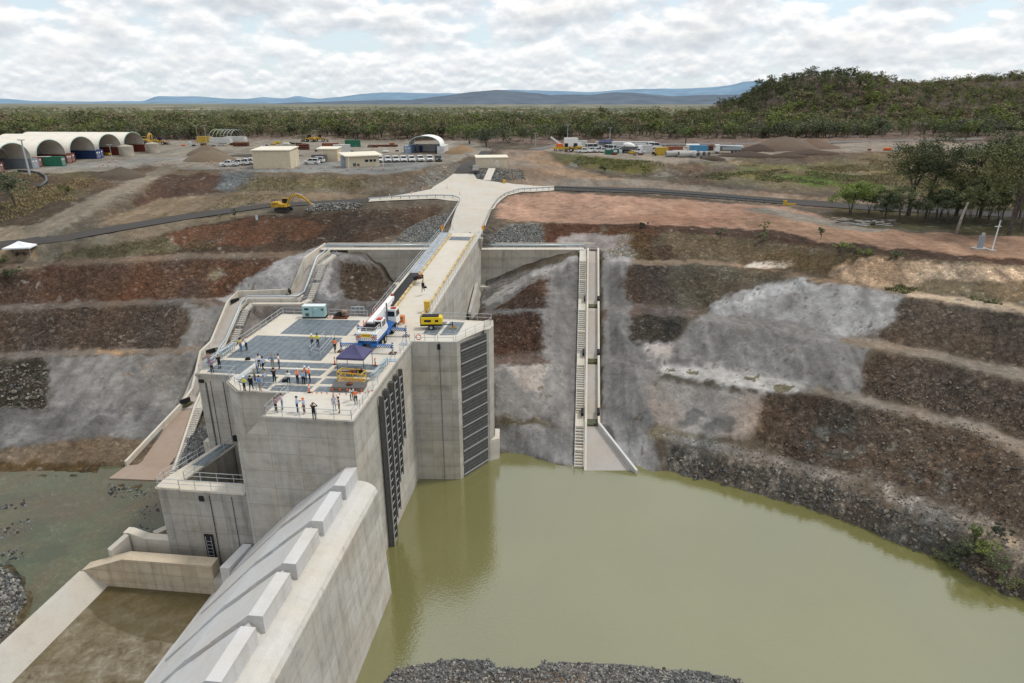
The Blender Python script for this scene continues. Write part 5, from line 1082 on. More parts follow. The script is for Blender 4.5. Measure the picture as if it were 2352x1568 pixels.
def tree_geo(rnd, h, spread, nclump, leaves, lsize, trunk_r=.16, forks=3, base=.35, flat=.6, nt_=6):
    """returns (trunk MB, crown MB): tapered trunk, limbs and clumps of small leaf faces"""
    tb = MB(); cb = MB(); tips = []
    for f in range(forks):
        az = rnd.uniform(0, 6.28); lean = rnd.uniform(.05, .3) * spread
        p0 = Vector((0, 0, -.5)) if f == 0 or forks < 4 else Vector((rnd.uniform(-.3, .3), rnd.uniform(-.3, .3), -.5))
        p1 = Vector((math.cos(az) * lean * .3, math.sin(az) * lean * .3, h * base)); p2 = Vector((math.cos(az) * lean * 1.4, math.sin(az) * lean * 1.4, h * (base + .25))); p3 = p2 + Vector((math.cos(az + .5) * lean, math.sin(az + .5) * lean, h * .25))
        tb.tube([p0, p1, p2, p3], [trunk_r, trunk_r * .75, trunk_r * .45, trunk_r * .15], nt_)
        tips += [p3, p2]
        for k in range(3):
            a2 = rnd.uniform(0, 6.28); st_ = p1.lerp(p3, rnd.uniform(.2, .8)); e_ = st_ + Vector((math.cos(a2) * spread * rnd.uniform(.35, .75), math.sin(a2) * spread * rnd.uniform(.35, .75), h * rnd.uniform(.08, .22)))
            tb.tube([st_, st_.lerp(e_, .5) + Vector((0, 0, -.1)), e_], [trunk_r * .4, trunk_r * .25, trunk_r * .08], 4); tips.append(e_)
    for c_ in range(nclump):
        t = rnd.choice(tips); cpos = t + Vector((rnd.gauss(0, spread * .22), rnd.gauss(0, spread * .22), rnd.gauss(.1, h * .075)))
        cr = spread * rnd.uniform(.16, .32)
        for k in range(leaves):
            d = Vector((rnd.gauss(0, 1), rnd.gauss(0, 1), rnd.gauss(0, 1))); d.normalize(); d *= cr * rnd.random() ** .45; d.z *= flat
            p = cpos + d; s_ = lsize * rnd.uniform(.6, 1.3)
            u = Vector((rnd.gauss(0, 1), rnd.gauss(0, 1), rnd.gauss(0, .6))).normalized(); v_ = u.cross(Vector((rnd.gauss(0, 1), rnd.gauss(0, 1), rnd.gauss(0, 1)))).normalized()
            cb.add([p - u * s_ * .5 - v_ * s_ * .2, p + u * s_ * .5 - v_ * s_ * .1, p + v_ * s_ * .45], [(0, 1, 2)])
    return tb, cb
def mesh_np(name, V, Fc, mats, mi=None, tint=None):
    me = bpy.data.meshes.new(name); me.vertices.add(len(V)); me.vertices.foreach_set('co', V.astype(np.float32).ravel())
    n = Fc.shape[1]; me.loops.add(Fc.size); me.loops.foreach_set('vertex_index', Fc.astype(np.int32).ravel()); me.polygons.add(len(Fc)); me.polygons.foreach_set('loop_start', np.arange(0, Fc.size, n, dtype=np.int32))
    if mi is not None: me.polygons.foreach_set('material_index', mi.astype(np.int32))
    me.update(calc_edges=True)
    for m in mats: me.materials.append(m)
    return me
def tris(mb):
    v = np.array([tuple(a) for a in mb.v]); f = []
    for q_ in mb.f:
        for i in range(1, len(q_) - 1): f.append((q_[0], q_[i], q_[i + 1]))
    return v, np.array(f)
rnd = random.Random(3)
# woodland prototypes
FOR = []
for k in range(7):
    h = 1.0
    tb, cb = tree_geo(rnd, 8.2, 3.5 + .3 * (k % 3), 34 - 5 * (k % 3), 12, .70, .14, 3, .18, .75, 4)
    tv, tf = tris(tb); cv, cf = tris(cb)
    FOR.append((tv, tf, cv, cf, mesh_np('trunk', tv, tf, [BARK if k % 3 else BARKP]), mesh_np('crown', cv, cf, [LEAF[(0, 1, 0, 2, 0, 3, 1)[k]]]), (0, 1, 0, 2, 0, 3, 1)[k]))
def wood_ok(x, y, z):
    px, py = proj(x, y, z)
    if y < 700:
        lim = 322 if px < 1080 else (326 if px < 1250 else 321 - (px - 1250) * .006)
        if 560 < px < 760 and py > 318: return False
        if px > 1080 and px < 1250 and py > 318: return rnd.random() < .1
        return py < lim
    return True
pos = []; tries = 0
while len(pos) < 12500 and tries < 90000:
    tries += 1; y = 290 * math.exp(rnd.random() ** 1.15 * 2.15); x = rnd.uniform(-.84, .84) * y
    z = HB(x, y) if y < 690 else 27.2
    if not wood_ok(x, y, z): continue
    if y > 900:      # open fields in the plain
        if fbm(np.array(x), np.array(y), .0016, 2, 44) > .50 and rnd.random() < .9: continue
    elif fbm(np.array(x), np.array(y), .03, 3, 45) > .52 and rnd.random() < .5: continue
    if y < 480 and x < 120 and rnd.random() < .15: continue
    
    pos.append((x, y, z - .2))
    if x > 90 and 370 < y < 640:
        x2, y2 = x + rnd.uniform(-9, 9), y + rnd.uniform(-9, 9); z_2 = HB(x2, min(y2, 690))
        if wood_ok(x2, y2, z_2): pos.append((x2, y2, z_2 - .2))
pos.sort(key=lambda p: p[1])
near_, rest = pos[:296], pos[296:]
lab = ['slender open woodland tree with olive crown at the forest edge', 'slender woodland tree with dark green crown at the forest edge', 'slender woodland tree with bright green crown at the forest edge', 'thin woodland tree with dry brownish crown at the forest edge']
for i, (x, y, z) in enumerate(near_):
    k = rnd.randrange(7); t = thing('woodland_tree', lab[FOR[k][6]], 'tree', (x, y, z), rnd.uniform(0, 6.28), ['olive', 'dark green', 'bright green', 'dry brown'][FOR[k][6]] + ' trees along the forest edge')
    s_ = rnd.uniform(.7, 1.15); t.scale = (s_, s_, s_ * rnd.uniform(.85, 1.15))
    for nm, me in (('trunk', FOR[k][4]), ('crown', FOR[k][5])): o = bpy.data.objects.new(nm, me); C.objects.link(o); o.parent = t
Vs = []; Fs = []; Ms = []; off = 0
# low scrub between the trees: only small crowns close to the ground
nsc = 0
while nsc < 7000:
    y = 320 * math.exp(rnd.random() * .75); x = rnd.uniform(-.84, .84) * y
    if rnd.random() < .55: x = rnd.uniform(60, 420); y = rnd.uniform(370, 560)
    z = HB(x, y)
    if not wood_ok(x, y, z): continue
    nsc += 1; k = rnd.randrange(7); cv, cf = FOR[k][2:4]; s_ = rnd.uniform(.22, .42); a = rnd.uniform(0, 6.28); ca, sa = math.cos(a) * s_, math.sin(a) * s_
    vv = cv[cf[::3].ravel()]; f_ = np.arange(len(vv)).reshape(-1, 3); vv = vv * np.array((1.5, 1.5, 1.0)) - np.array((0, 0, 4.2))
    Vs.append(np.stack([vv[:, 0] * ca - vv[:, 1] * sa + x, vv[:, 0] * sa + vv[:, 1] * ca + y, vv[:, 2] * s_ + z + .3], 1)); Fs.append(f_ + off); Ms.append(np.full(len(f_), 1 + (FOR[k][6] if rnd.random() < .5 else 3))); off += len(vv)
for (x, y, z) in rest:
    k = rnd.choice((0, 1, 2, 3, 4, 5, 6, 0, 5) if x < 100 else (0, 1, 3, 5, 5, 6, 2, 5, 3)); tv, tf, cv, cf = FOR[k][:4]; s_ = rnd.uniform(.65, 1.1) * (1.45 if rnd.random() < .12 else 1) * ((1.05 if (150 < x < 225 and rnd.random() < .25) else .63) if (x > 90 and y > 380 and y < 700) else 1); a = rnd.uniform(0, 6.28); ca, sa = math.cos(a) * s_, math.sin(a) * s_; zs_ = s_ * rnd.uniform(.85, 1.15)
    if 150 < x < 222 and 420 < y < 520: k = 1
    far_ = y > 560
    if far_: cf_ = cf[::(3 if y > 1000 else 2)]; s2 = 1.35
    else: cf_ = cf
    for v_, f_, m_ in (((tv, tf, 0),) if not far_ else ()) + ((cv, cf_, 1 + FOR[k][6]),):
        if far_:      # keep only the used faces
            vv = v_[f_.ravel()]; f_ = np.arange(len(vv)).reshape(-1, 3)
        else: vv = v_
        Vs.append(np.stack([vv[:, 0] * ca - vv[:, 1] * sa + x, vv[:, 0] * sa + vv[:, 1] * ca + y, vv[:, 2] * zs_ + z], 1)); Fs.append(f_ + off); Ms.append(np.full(len(f_), m_)); off += len(vv)
me = mesh_np('woodland', np.concatenate(Vs), np.concatenate(Fs), [BARK] + LEAF[:4], np.concatenate(Ms))
wo = bpy.data.objects.new('woodland', me); C.objects.link(wo); tag(wo, 'dense green and brown eucalypt woodland stretching over the plain and the hill', 'woodland', None, 'stuff'); del Vs, Fs, Ms
# undergrowth of the wooded hill: low brownish shrub layer
def tree(name, label, px, py, h, spread, leaf, ncl, lv, ls, forks=3, base=.35, tr=.22, cat='tree', seed=0, group=None, flat=.65, at=None, bark=None):
    r_ = random.Random(seed); tb, cb = tree_geo(r_, h, spread, ncl, lv, ls, tr, forks, base, flat)
    p = at or G(px, py); t = thing(name, label, cat, p, r_.uniform(0, 6), group); tb.build('trunk', bark or BARK, t); cb.build('crown', leaf, t); return t
tree('eucalyptus_tree', 'tallest dark eucalypt with broad crown and several trunks at right', 2085, 495, 15.5, 6.5, LEAF[4], 110, 60, .38, 4, .40, .28, seed=1)
tree('eucalyptus_tree', 'dark eucalypt leaning right beside the tallest one', 2125, 500, 14.5, 6.0, LEAF[4], 90, 60, .38, 3, .44, .26, seed=2)
tree('shrub_tree', 'small bright yellow green bushy tree left of the eucalypts', 1952, 492, 8.8, 4.6, LEAF[6], 80, 70, .34, 5, .16, .14, seed=3)
tree('shrub_tree', 'dense dark green bush tree below the tall eucalypts', 2030, 508, 6.6, 3.2, LEAF[4], 60, 60, .32, 4, .2, .12, seed=4)
tree('eucalyptus_tree', 'grey green thin crowned tree behind the wooded edge', 2195, 495, 11.5, 5.2, LEAF[5], 60, 50, .4, 4, .3, .15, seed=5)
tree('eucalyptus_tree', 'large dark eucalypt with wide crown near the right edge', 2250, 500, 16.5, 7.0, LEAF[4], 115, 60, .42, 3, .4, .28, seed=6)
tree('eucalyptus_tree', 'big eucalypt with thick forked trunk at the right edge', 2318, 540, 18, 8.0, LEAF[5], 110, 58, .40, 4, .40, .36, seed=7)
tree('eucalyptus_tree', 'dark tree cut by the right edge of the photo', 2385, 515, 17, 7.5, LEAF[4], 115, 60, .42, 3, .35, .28, seed=8)
for i, (x, y, h) in enumerate(((1995, 492, 6), (2065, 508, 8), (2150, 508, 9.5), (2175, 512, 8), (2225, 520, 9), (2270, 505, 10), (2300, 510, 11), (2345, 530, 10), (2105, 512, 7), (2240, 505, 8), (2130, 505, 6), (2190, 508, 7), (2215, 500, 9), (2290, 515, 7), (2340, 505, 9), (2160, 500, 7))):
    tree('thin_tree', 'thin grey green tree among the stand at right', x, y, h, h * .42, LEAF[(5, 0, 4)[i % 3]], 42, 46, .34, 3, .24, .09, seed=20 + i, group='thin trees in the stand at right')
mb = MB(); p = G(2196, 537); mb.tube([p, p + Vector((.3, 0, 3)), p + Vector((.9, 0, 6.2))], [.3, .25, .16], 8); tag(mb.build('dead_trunk', BARKP, smooth=True), 'bare pale grey tree trunk standing on the pink track', 'tree trunk')
tree('shrub_tree', 'leafy green tree on the slope at the left edge', 38, 478, 8.5, 4.5, LEAF[0], 40, 55, .4, 4, .25, .14, seed=31)
tree('shrub', 'small green shrub on the brown slope right of the left tree', 152, 448, 3.0, 1.5, LEAF[0], 16, 40, .3, 3, .15, .05, 'shrub', seed=32)
tree('shrub', 'dark green shrub below the white tent', 34, 640, 2.6, 1.8, LEAF[1], 18, 40, .26, 3, .1, .05, 'shrub', seed=33)
tree('shrub', 'green shrub cut by the left edge below the tent', 0, 615, 3.2, 1.8, LEAF[1], 18, 40, .26, 3, .1, .05, 'shrub', seed=34)
tree('shrub', 'young green shrub beside the black road left of the excavator', 540, 500, 2.6, 1.0, LEAF[0], 12, 36, .26, 2, .1, .04, 'shrub', seed=35)
tree('shrub', 'tiny green shrub left of the young shrub by the road', 506, 503, 1.4, .6, LEAF[0], 8, 30, .22, 2, .1, .03, 'shrub', seed=36)
tree('shrub', 'round green shrub at the foot of the yard embankment', 1482, 403, 4.2, 2.0, LEAF[2], 20, 40, .34, 3, .1, .06, 'shrub', seed=37)
tree('shrub', 'dark shrub in the dry grass below the right yard', 1388, 395, 2.2, 1.6, LEAF[1], 12, 30, .34, 3, .1, .06, 'shrub', seed=38)
for i, (x, y, h, w_) in enumerate(((1758, 552, 2.0, 1.6), (1752, 540, 3.4, 1.0), (1885, 550, 2.8, 1.0), (1655, 548, 2.6, .9), (1480, 522, 1.2, 1.0), (1940, 572, 1.2, 2.2), (1980, 580, 1.0, 2.0), (2060, 588, 1.2, 1.6))):
    tree('shrub', ['low spreading green shrub on the lip of the right bank', 'upright green shrub on the lip of the right bank', 'thin leaning sapling on the lip of the right bank', 'faint thin sapling left of the green shrubs on the lip', 'small shrub at the left end of the bank lip', 'bright green grassy clump on the bank lip', 'green grassy clump right of the bright one on the bank lip', 'rightmost green clump on the bank lip'][i], x, y, h, w_, LEAF[(0, 2, 0, 0, 1, 2, 2, 0)[i]], 12, 34, .26, 3, .1, .04, 'shrub', seed=50 + i)
for i, (x, y, h, w_) in enumerate(((2190, 1290, 1.7, 1.6), (2225, 1262, 2.6, 1.5), (2262, 1262, 3.0, 1.7), (2290, 1290, 2.2, 1.8), (2170, 1278, 1.2, 1.4), (2245, 1310, 1.6, 1.7), (2330, 1335, 1.8, 1.8), (2300, 1230, 1.4, 1.0), (2240, 1235, 2.4, .9))):
    tree('shrub', ['dark green bush at the water on the lower right bank', 'bushy green shrub above the water on the lower right bank', 'tallest yellow green shrub on the lower right bank', 'spreading shrub right of the tallest on the lower right bank', 'low olive shrub leftmost on the lower right bank', 'olive scrub at the shore below the tallest shrub', 'scrub at the lower right edge of the photo', 'small shrub on the pale bench at lower right', 'slim upright shrub behind the bushes at lower right'][i], x, y, h, w_, LEAF[(1, 0, 2, 0, 0, 3, 0, 1, 2)[i]], 22, 46, .17, 4, .1, .04, 'shrub', seed=70 + i)
tree('shrub', 'round green tree at the forest edge beside the uphill road', 1078, 332, 9, 6, LEAF[2], 40, 40, .6, 4, .2, .15, 'tree', seed=90)
tree('shrub', 'dark round tree right of the bright one beside the uphill road', 1118, 338, 8, 7, LEAF[1], 40, 40, .6, 4, .2, .15, 'tree', seed=91)
tree('shrub', 'lone green tree behind the right yard', 1575, 333, 8, 4.2, LEAF[2], 30, 36, .5, 3, .25, .14, 'tree', seed=92)
# grass tufts: uncountable ground cover
def tufts(poly, n, h, mat, label, seed):
    r_ = random.Random(seed); P = [G(*p) for p in poly]; xs = [p.x for p in P]; ys_ = [p.y for p in P]; pl2 = list(zip(xs, ys_)); mb = MB(); k = 0
    for _ in range(n * 12):
        if k >= n: break
        x = r_.uniform(min(xs), max(xs)); y = r_.uniform(min(ys_), max(ys_))
        if not inpoly(np.array([x]), np.array([y]), pl2)[0]: continue
        if fbm(np.array(x), np.array(y), .12, 2, seed) < .50: continue
        k += 1; z = HB(x, y)
        for j in range(4):
            a = r_.uniform(0, 6.28); d = Vector((math.cos(a), math.sin(a), 0)); hh = h * r_.uniform(.5, 1.2); s_ = h * .5
            p = Vector((x, y, z - .05)) + d * r_.uniform(0, h * .6)
            mb.add([p - d.cross(Vector((0, 0, 1))) * s_ * .5, p + d.cross(Vector((0, 0, 1))) * s_ * .5, p + d * hh * .5 + Vector((0, 0, hh))], [(0, 1, 2)])
    tag(mb.build('grass', mat), label, 'grass', None, 'stuff')
GR1 = leafmat('dry_grass', (.235, .20, .125)); GR2 = leafmat('green_grass', (.175, .185, .085))
tufts([(1560, 398), (1780, 374), (2352, 350), (2352, 450), (1900, 440), (1700, 425)], 6000, .5, GR1, 'dry grass covering the field in front of the right trees', 5)
tufts([(1600, 405), (1780, 390), (2100, 400), (2200, 440), (1900, 438)], 2000, .5, GR2, 'green grass patches in the right field', 6)
tufts([(1290, 356), (1400, 365), (1530, 380), (1500, 397), (1440, 394), (1330, 382)], 1500, .45, GR2, 'green weeds on the embankment below the right yard', 7)
tufts([(560, 405), (880, 410), (860, 430), (640, 440), (550, 435)], 700, .3, GR1, 'dry grass on the slope below the beige sheds', 8)
tufts([(180, 580), (330, 552), (430, 540), (600, 500), (700, 560), (420, 578), (300, 592)], 1400, .25, GR1, 'dry grass on the slope below the left road', 9)
tufts([(1390, 525), (1700, 548), (2000, 585), (2080, 640), (1700, 600), (1400, 590)], 2200, .22, GR1, 'dry grass on the upper slope of the right bank', 10)
tufts([(1940, 640), (2080, 658), (2352, 700), (2352, 722), (2080, 676)], 260, .5, GR2, 'grass tussocks on the pale bench at right', 11)
tufts([(0, 400), (240, 400), (200, 450), (60, 510), (0, 510)], 1300, .4, GR1, 'dry grass around the left edge tree', 12)
tufts([(250, 505), (450, 450), (640, 445), (600, 466), (400, 492)], 350, .3, GR2, 'green weeds on the tan flat above the left road', 13)
# ================================================================ lettering
def text(name, s, size, mat, loc, xdir, up, parent=None, ext=.004):
    cu = bpy.data.curves.new(name, 'FONT'); cu.body = s; cu.size = size; cu.align_x = 'CENTER'; cu.align_y = 'CENTER'; cu.extrude = ext
    tmp = bpy.data.objects.new(name, cu); C.objects.link(tmp); dg = bpy.context.evaluated_depsgraph_get(); me = bpy.data.meshes.new_from_object(tmp.evaluated_get(dg))
    bpy.data.objects.remove(tmp); me.materials.clear(); me.materials.append(mat)
    x = Vector(xdir).normalized(); z = Vector(up).normalized(); n = x.cross(z).normalized()
    M = Matrix((x, z, n)).transposed().to_4x4(); M.translation = Vector(loc); me.transform(M)
    o = bpy.data.objects.new(name, me); C.objects.link(o)
    if parent is not None: o.parent = parent
    return o
X, Y, Z = Vector((1, 0, 0)), Vector((0, 1, 0)), Vector((0, 0, 1))
GLASS = paint('dark_glass', (.025, .03, .035), .12, 0, .1); CHROME = paint('rim_metal', (.55, .55, .55), .35, .6, .1); REDL = paint('red_lens', (.45, .02, .015), .3); LAMP = paint('head_lamp', (.85, .85, .82), .15)
NAVY = paint('navy_blue_paint', (.02, .075, .26), .4, 0, .15); BEIGE = paint('beige_panel', (.62, .53, .39), .6, 0, .06, 1); CREAMR = paint('cream_roof', (.74, .68, .55), .5, 0, .05)
TYRE = paint('tyre', (.03, .03, .032), .85, 0, .3)
# ================================================================ vehicles
def wheel(t, x, y, r=.38, w=.25, nm='wheel'):
    mb = MB(); mb.disc((x, y, r), Y, r, w, 14); o = mb.build(nm, TYRE, t); mb = MB(); mb.disc((x, y, r), Y, r * .55, w + .03, 10); q_ = mb.build('rim', CHROME, o); return o
def car(kind, paintm, label, group, cat='car'):
    t = thing({'suv': 'parked_car', 'ute': 'utility_truck', 'van': 'van'}[kind], label, cat, group=group)
    W2 = .93
    if kind == 'suv': low = [(-2.35, .38), (-2.4, .75), (-2.3, 1.08), (1.1, 1.12), (2.15, .98), (2.35, .78), (2.38, .40), (2.1, .32), (-2.2, .32)]; gb = [(-2.25, 1.08), (1.15, 1.1)]; gt = [(-2.0, 1.70), (.25, 1.74)]
    elif kind == 'ute': low = [(-2.6, .5), (-2.65, 1.1), (-.75, 1.12), (1.3, 1.14), (2.35, 1.0), (2.55, .8), (2.55, .45), (2.2, .38), (-2.4, .42)]; gb = [(-.8, 1.1), (1.35, 1.12)]; gt = [(-.55, 1.72), (.5, 1.76)]
    else: low = [(-2.9, .4), (-2.95, 1.2), (2.0, 1.2), (2.7, .95), (2.8, .45), (2.4, .36), (-2.6, .36)]; gb = [(-2.9, 1.2), (2.05, 1.18)]; gt = [(-2.8, 2.2), (1.2, 2.2)]
    mb = MB(); mb.ext([(x, -W2, z) for x, z in low], (0, 2 * W2, 0)); mb.build('body', paintm, t, bevel=.07)
    mb = MB(); i = .16; mb.hexa([(gb[0][0], -W2 + .03, gb[0][1]), (gb[1][0], -W2 + .03, gb[1][1]), (gb[1][0], W2 - .03, gb[1][1]), (gb[0][0], W2 - .03, gb[0][1])], [(gt[0][0], -W2 + i, gt[0][1]), (gt[1][0], -W2 + i, gt[1][1]), (gt[1][0], W2 - i, gt[1][1]), (gt[0][0], W2 - i, gt[0][1])]); mb.build('window', GLASS, t, bevel=.03)
    mb = MB(); mb.box(((gt[0][0] + gt[1][0]) / 2, 0, gt[0][1] + .04), (gt[1][0] - gt[0][0] + .08, 2 * (W2 - i) + .06, .07))
    for sx_ in (-1, 1):
        mb.bar((gb[1][0] - .02, sx_ * (W2 - .04), gb[1][1]), (gt[1][0], sx_ * (W2 - i), gt[1][1] + .02), .07); mb.bar((gb[0][0] + .05, sx_ * (W2 - .04), gb[0][1]), (gt[0][0] + .04, sx_ * (W2 - i), gt[0][1] + .02), .12)
        mx = (gb[0][0] + gb[1][0]) / 2; mb.bar((mx, sx_ * (W2 - .03), gb[0][1]), (mx, sx_ * (W2 - i + .01), gt[0][1]), .07)
    mb.build('roof', paintm, t, bevel=.02)
    if kind == 'ute':
        mb = MB(); mb.box((-1.7, 0, 1.13), (1.65, 1.5, .03)); mb.build('tray', BLACK, t)
    for x in (-1.45, 1.45):
        for y in (-.82, .82): wheel(t, x if kind != 'van' else x * 1.2, y)
    fx = max(p[0] for p in low)
    for y in (-.66, .66):
        mb = MB(); mb.box((fx - .12, y, .85), (.2, .38, .17)); mb.build('headlight', LAMP, t); mb = MB(); mb.box((low[1][0] + .02, y * 1.2, .95), (.06, .16, .3)); mb.build('tail_light', REDL, t)
    mb = MB(); mb.box((fx - .02, 0, .72), (.08, .9, .22)); mb.build('grille', BLACK, t); mb = MB(); mb.box((fx - .02, 0, .45), (.1, 1.7, .12)); mb.build('bumper', DGREY, t)
    return t
def put(t, px, py, rz, label=None, z=None, group=None):
    p = G(px, py); t.location = p + Vector((0, 0, z or 0)); t.rotation_euler = (0, 0, rz)
    if label: t['label'] = label
    if group: t['group'] = group
    return t
CARW = paint('car_white', (.74, .75, .75), .25, 0, .04); CARD = paint('car_dark', (.05, .055, .06), .25, 0, .1)
suv = car('suv', CARW, 'white parked car first in the row beside the shelter', 'cars parked in a row on the left yard'); ute = car('ute', CARW, 'white ute', 'white utes on the works yards', 'ute'); van = car('van', CARW, 'white minibus with dark windows on the right yard', None, 'minibus')
rz0 = math.radians(-78)
ords = ['leftmost', 'second', 'third', 'fourth', 'fifth', 'sixth', 'seventh']
for i, (x, y) in enumerate(((872, 372), (891, 371.7), (909, 371.5), (927.5, 371.2), (945.5, 371), (966, 370.5), (987, 370))):
    o = suv if i == 0 else copy_tree(suv); put(o, x, y, rz0 + .05 * (i % 3), 'white car, %s from left in the row between beige office and arched shelter' % ords[i])
dk = car('suv', CARD, 'black car at the right end of the row of white cars', None); put(dk, 1007, 370, rz0)
for i, (x, y, a) in enumerate(((527, 382, .15), (550, 379.5, .15), (566, 378, .15), (577, 376.5, .15))):
    o = ute if i == 0 else copy_tree(ute); put(o, x, y, math.pi + a, 'white ute, %s of four parked left of the large beige shed' % ['leftmost', 'second from left', 'third from left', 'rightmost'][i], group='utes left of the large beige shed')
for i, (x, y) in enumerate(((716, 377), (728, 373.5))): put(copy_tree(suv), x, y, math.pi, 'white car half hidden behind the large beige shed, %s one' % ['nearer', 'farther'][i], group='cars behind the large beige shed')
# right yard vehicles
for i, (x, y, a) in enumerate(((1341, 351, 0), (1357, 350, .2), (1372, 350.5, .1), (1385, 351, 0), (1428, 350, 3.1), (1444, 348, .5), (1492, 342, .3), (1478, 338.5, .1), (1450, 343, .2), (1515, 351.5, .15), (1409, 352, .2), (1466, 352, 2.9))):
    put(copy_tree(ute), x, y, a, ['white ute at the left end of the right yard fleet', 'second white ute from the left on the right yard', 'third white ute from the left on the right yard', 'white ute just left of the green crates', 'white ute left of the concrete mixer', 'white ute behind the concrete mixer', 'white ute beside the minibus', 'white ute at the back left of the minibus', 'white ute in front of the white site office', 'lone white ute near the yellow container', 'white ute among the parked trucks on the right yard', 'white ute at the front right of the mixer'][i], group='utes on the right yard')
put(van, 1503, 341, .2)
def box_truck(label, px, py, rz, bodym, L_=6.5, h=2.9, cabm=CARW, name='truck'):
    t = thing(name, label, 'truck'); mb = MB(); mb.box((-.9, 0, 1.2 + h / 2 - .2), (L_ - 1.9, 2.4, h - .3)); mb.build('cargo_body', bodym, t, bevel=.04)
    mb = MB(); mb.ext([(L_ / 2 - 1.9, -1.1, .7), (L_ / 2 - .1, -1.1, .7), (L_ / 2 - .05, -1.1, 1.5), (L_ / 2 - .5, -1.1, 2.5), (L_ / 2 - 1.9, -1.1, 2.6)], (0, 2.2, 0)); mb.build('cab', cabm, t, bevel=.06)
    mb = MB(); mb.ext([(L_ / 2 + .0, -1.0, 1.6), (L_ / 2 - .42, -1.0, 2.4), (L_ / 2 - .5, -1.0, 2.4), (L_ / 2 - .2, -1.0, 1.6)], (0, 2.0, 0)); mb.build('windscreen', GLASS, t)
    mb = MB(); mb.box((0, 0, .75), (L_ - .4, .9, .25)); mb.build('chassis', BLACK, t)
    for x in (-L_ / 2 + 1.0, -L_ / 2 + 2.1, L_ / 2 - 1.1):
        for y in (-.95, .95): wheel(t, x, y, .48, .3)
    put(t, px, py, rz); return t
box_truck('white tall box truck with square body on the right yard', 1316, 344, .05, WHITE, 7, 3.4)
box_truck('white tipper truck parked behind the utes on the right yard', 1425, 344, .1, paint('dull_white', (.6, .6, .58), .6), 6.5, 2.2)
# concrete mixer
def mixer(label, px, py, rz):
    t = box_truck(label, px, py, rz, DGREY, 7.5, 1.4, name='concrete_mixer'); M = Matrix.Rotation(R(78), 3, 'Y')
    mb = MB(); mb.lathe([(.35, -2.2), (.95, -1.2), (1.15, .2), (1.0, 1.2), (.5, 2.2), (.45, 2.3)], (-1.1, 0, 2.5), 14, M=M.inverted()); mb.build('drum', WHITE, t, smooth=True); return t
mixer('white concrete mixer truck with rounded drum on the right yard', 1452, 351, .1)
# pump / rail truck at right
t = thing('drill_truck', 'white truck carrying a long grey boom rack on the right yard', 'truck'); mb = MB(); mb.box((-.8, 0, 1.0), (8.0, 2.3, .35)); mb.build('chassis', DGREY, t)
mb = MB(); mb.ext([(3.3, -1.15, .6), (5.0, -1.15, .6), (5.05, -1.15, 1.7), (4.7, -1.15, 2.9), (3.3, -1.15, 2.95)], (0, 2.3, 0)); mb.build('cab', CARW, t, bevel=.06); mb = MB(); mb.box((4.92, 0, 2.2), (.2, 2.0, .9), M=Matrix.Rotation(-.3, 3, 'Y')); mb.build('windscreen', GLASS, t)
LBL = paint('pale_blue_steel', (.48, .58, .62), .5, .1)
for k in range(3): mb = MB(); mb.tube([(-5, -.7 + .7 * k, 2.3 + .25 * (k % 2)), (3.1, -.7 + .7 * k, 2.6)], .22, 8); mb.build('boom', LBL, t)
mb = MB(); mb.box((-1, 0, 1.6), (6.5, 2.1, .8)); mb.build('rack', paint('grey_rack', (.35, .38, .4), .6), t)
for x in (-4.2, -3.0, -1.8, 3.9):
    for y in (-.95, .95): wheel(t, x, y, .5, .3)
put(t, 1672, 352, math.pi - .02); 
# small crane truck far
t = thing('mobile_crane', 'small yellow and white mobile crane at the left end of the right yard', 'crane'); mb = MB(); mb.box((0, 0, 1.1), (6, 2.3, .7)); mb.build('chassis', YEL, t); mb = MB(); mb.box((-.5, 0, 2.0), (2.4, 2, 1.1)); mb.build('superstructure', ORNG, t); mb = MB(); mb.bar((0, 0, 2.4), (-3.8, 0, 5.0), .5, .6); mb.build('boom', WHITE, t); mb = MB(); mb.box((2, 0, 2.1), (1.2, 2, 1.2)); mb.build('cab', BLACK, t)
for x in (-2, 0, 2):
    for y in (-.95, .95): wheel(t, x, y, .5, .3)
put(t, 1288, 347, .0)
# ================================================================ containers, sheds, shelters
def corr(name, colr):
    m, nt, b = newmat(name); tc = nt.nodes.new('ShaderNodeTexCoord'); s_ = nt.nodes.new('ShaderNodeSeparateXYZ'); nt.links.new(tc.outputs['Object'], s_.inputs[0])
    wv_ = mathn(nt, 'SINE', mathn(nt, 'MULTIPLY', mathn(nt, 'ADD', s_.outputs[0], s_.outputs[1]), 22)); n = noise(nt, tc.outputs['Object'], 1.2, 4)
    c = mixc(nt, 1.0, tuple(colr), ramp(nt, wv_, [(0, .82), (1, 1.06)]), 'MULTIPLY'); c = mixc(nt, 1.0, c, ramp(nt, n, [(.3, .8), (.7, 1.1)]), 'MULTIPLY')
    nt.links.new(c, b.inputs['Base Color']); b.inputs['Roughness'].default_value = .6; MATS[name] = m; return m
CM = {k: corr('container_' + k, v) for k, v in dict(red=(.20, .05, .035), blue=(.035, .065, .19), white=(.66, .66, .64), green=(.03, .16, .10), lightblue=(.10, .30, .50), yellow=(.55, .36, .05), grey=(.30, .34, .38), rust=(.27, .10, .06), steel=(.22, .31, .45)).items()}
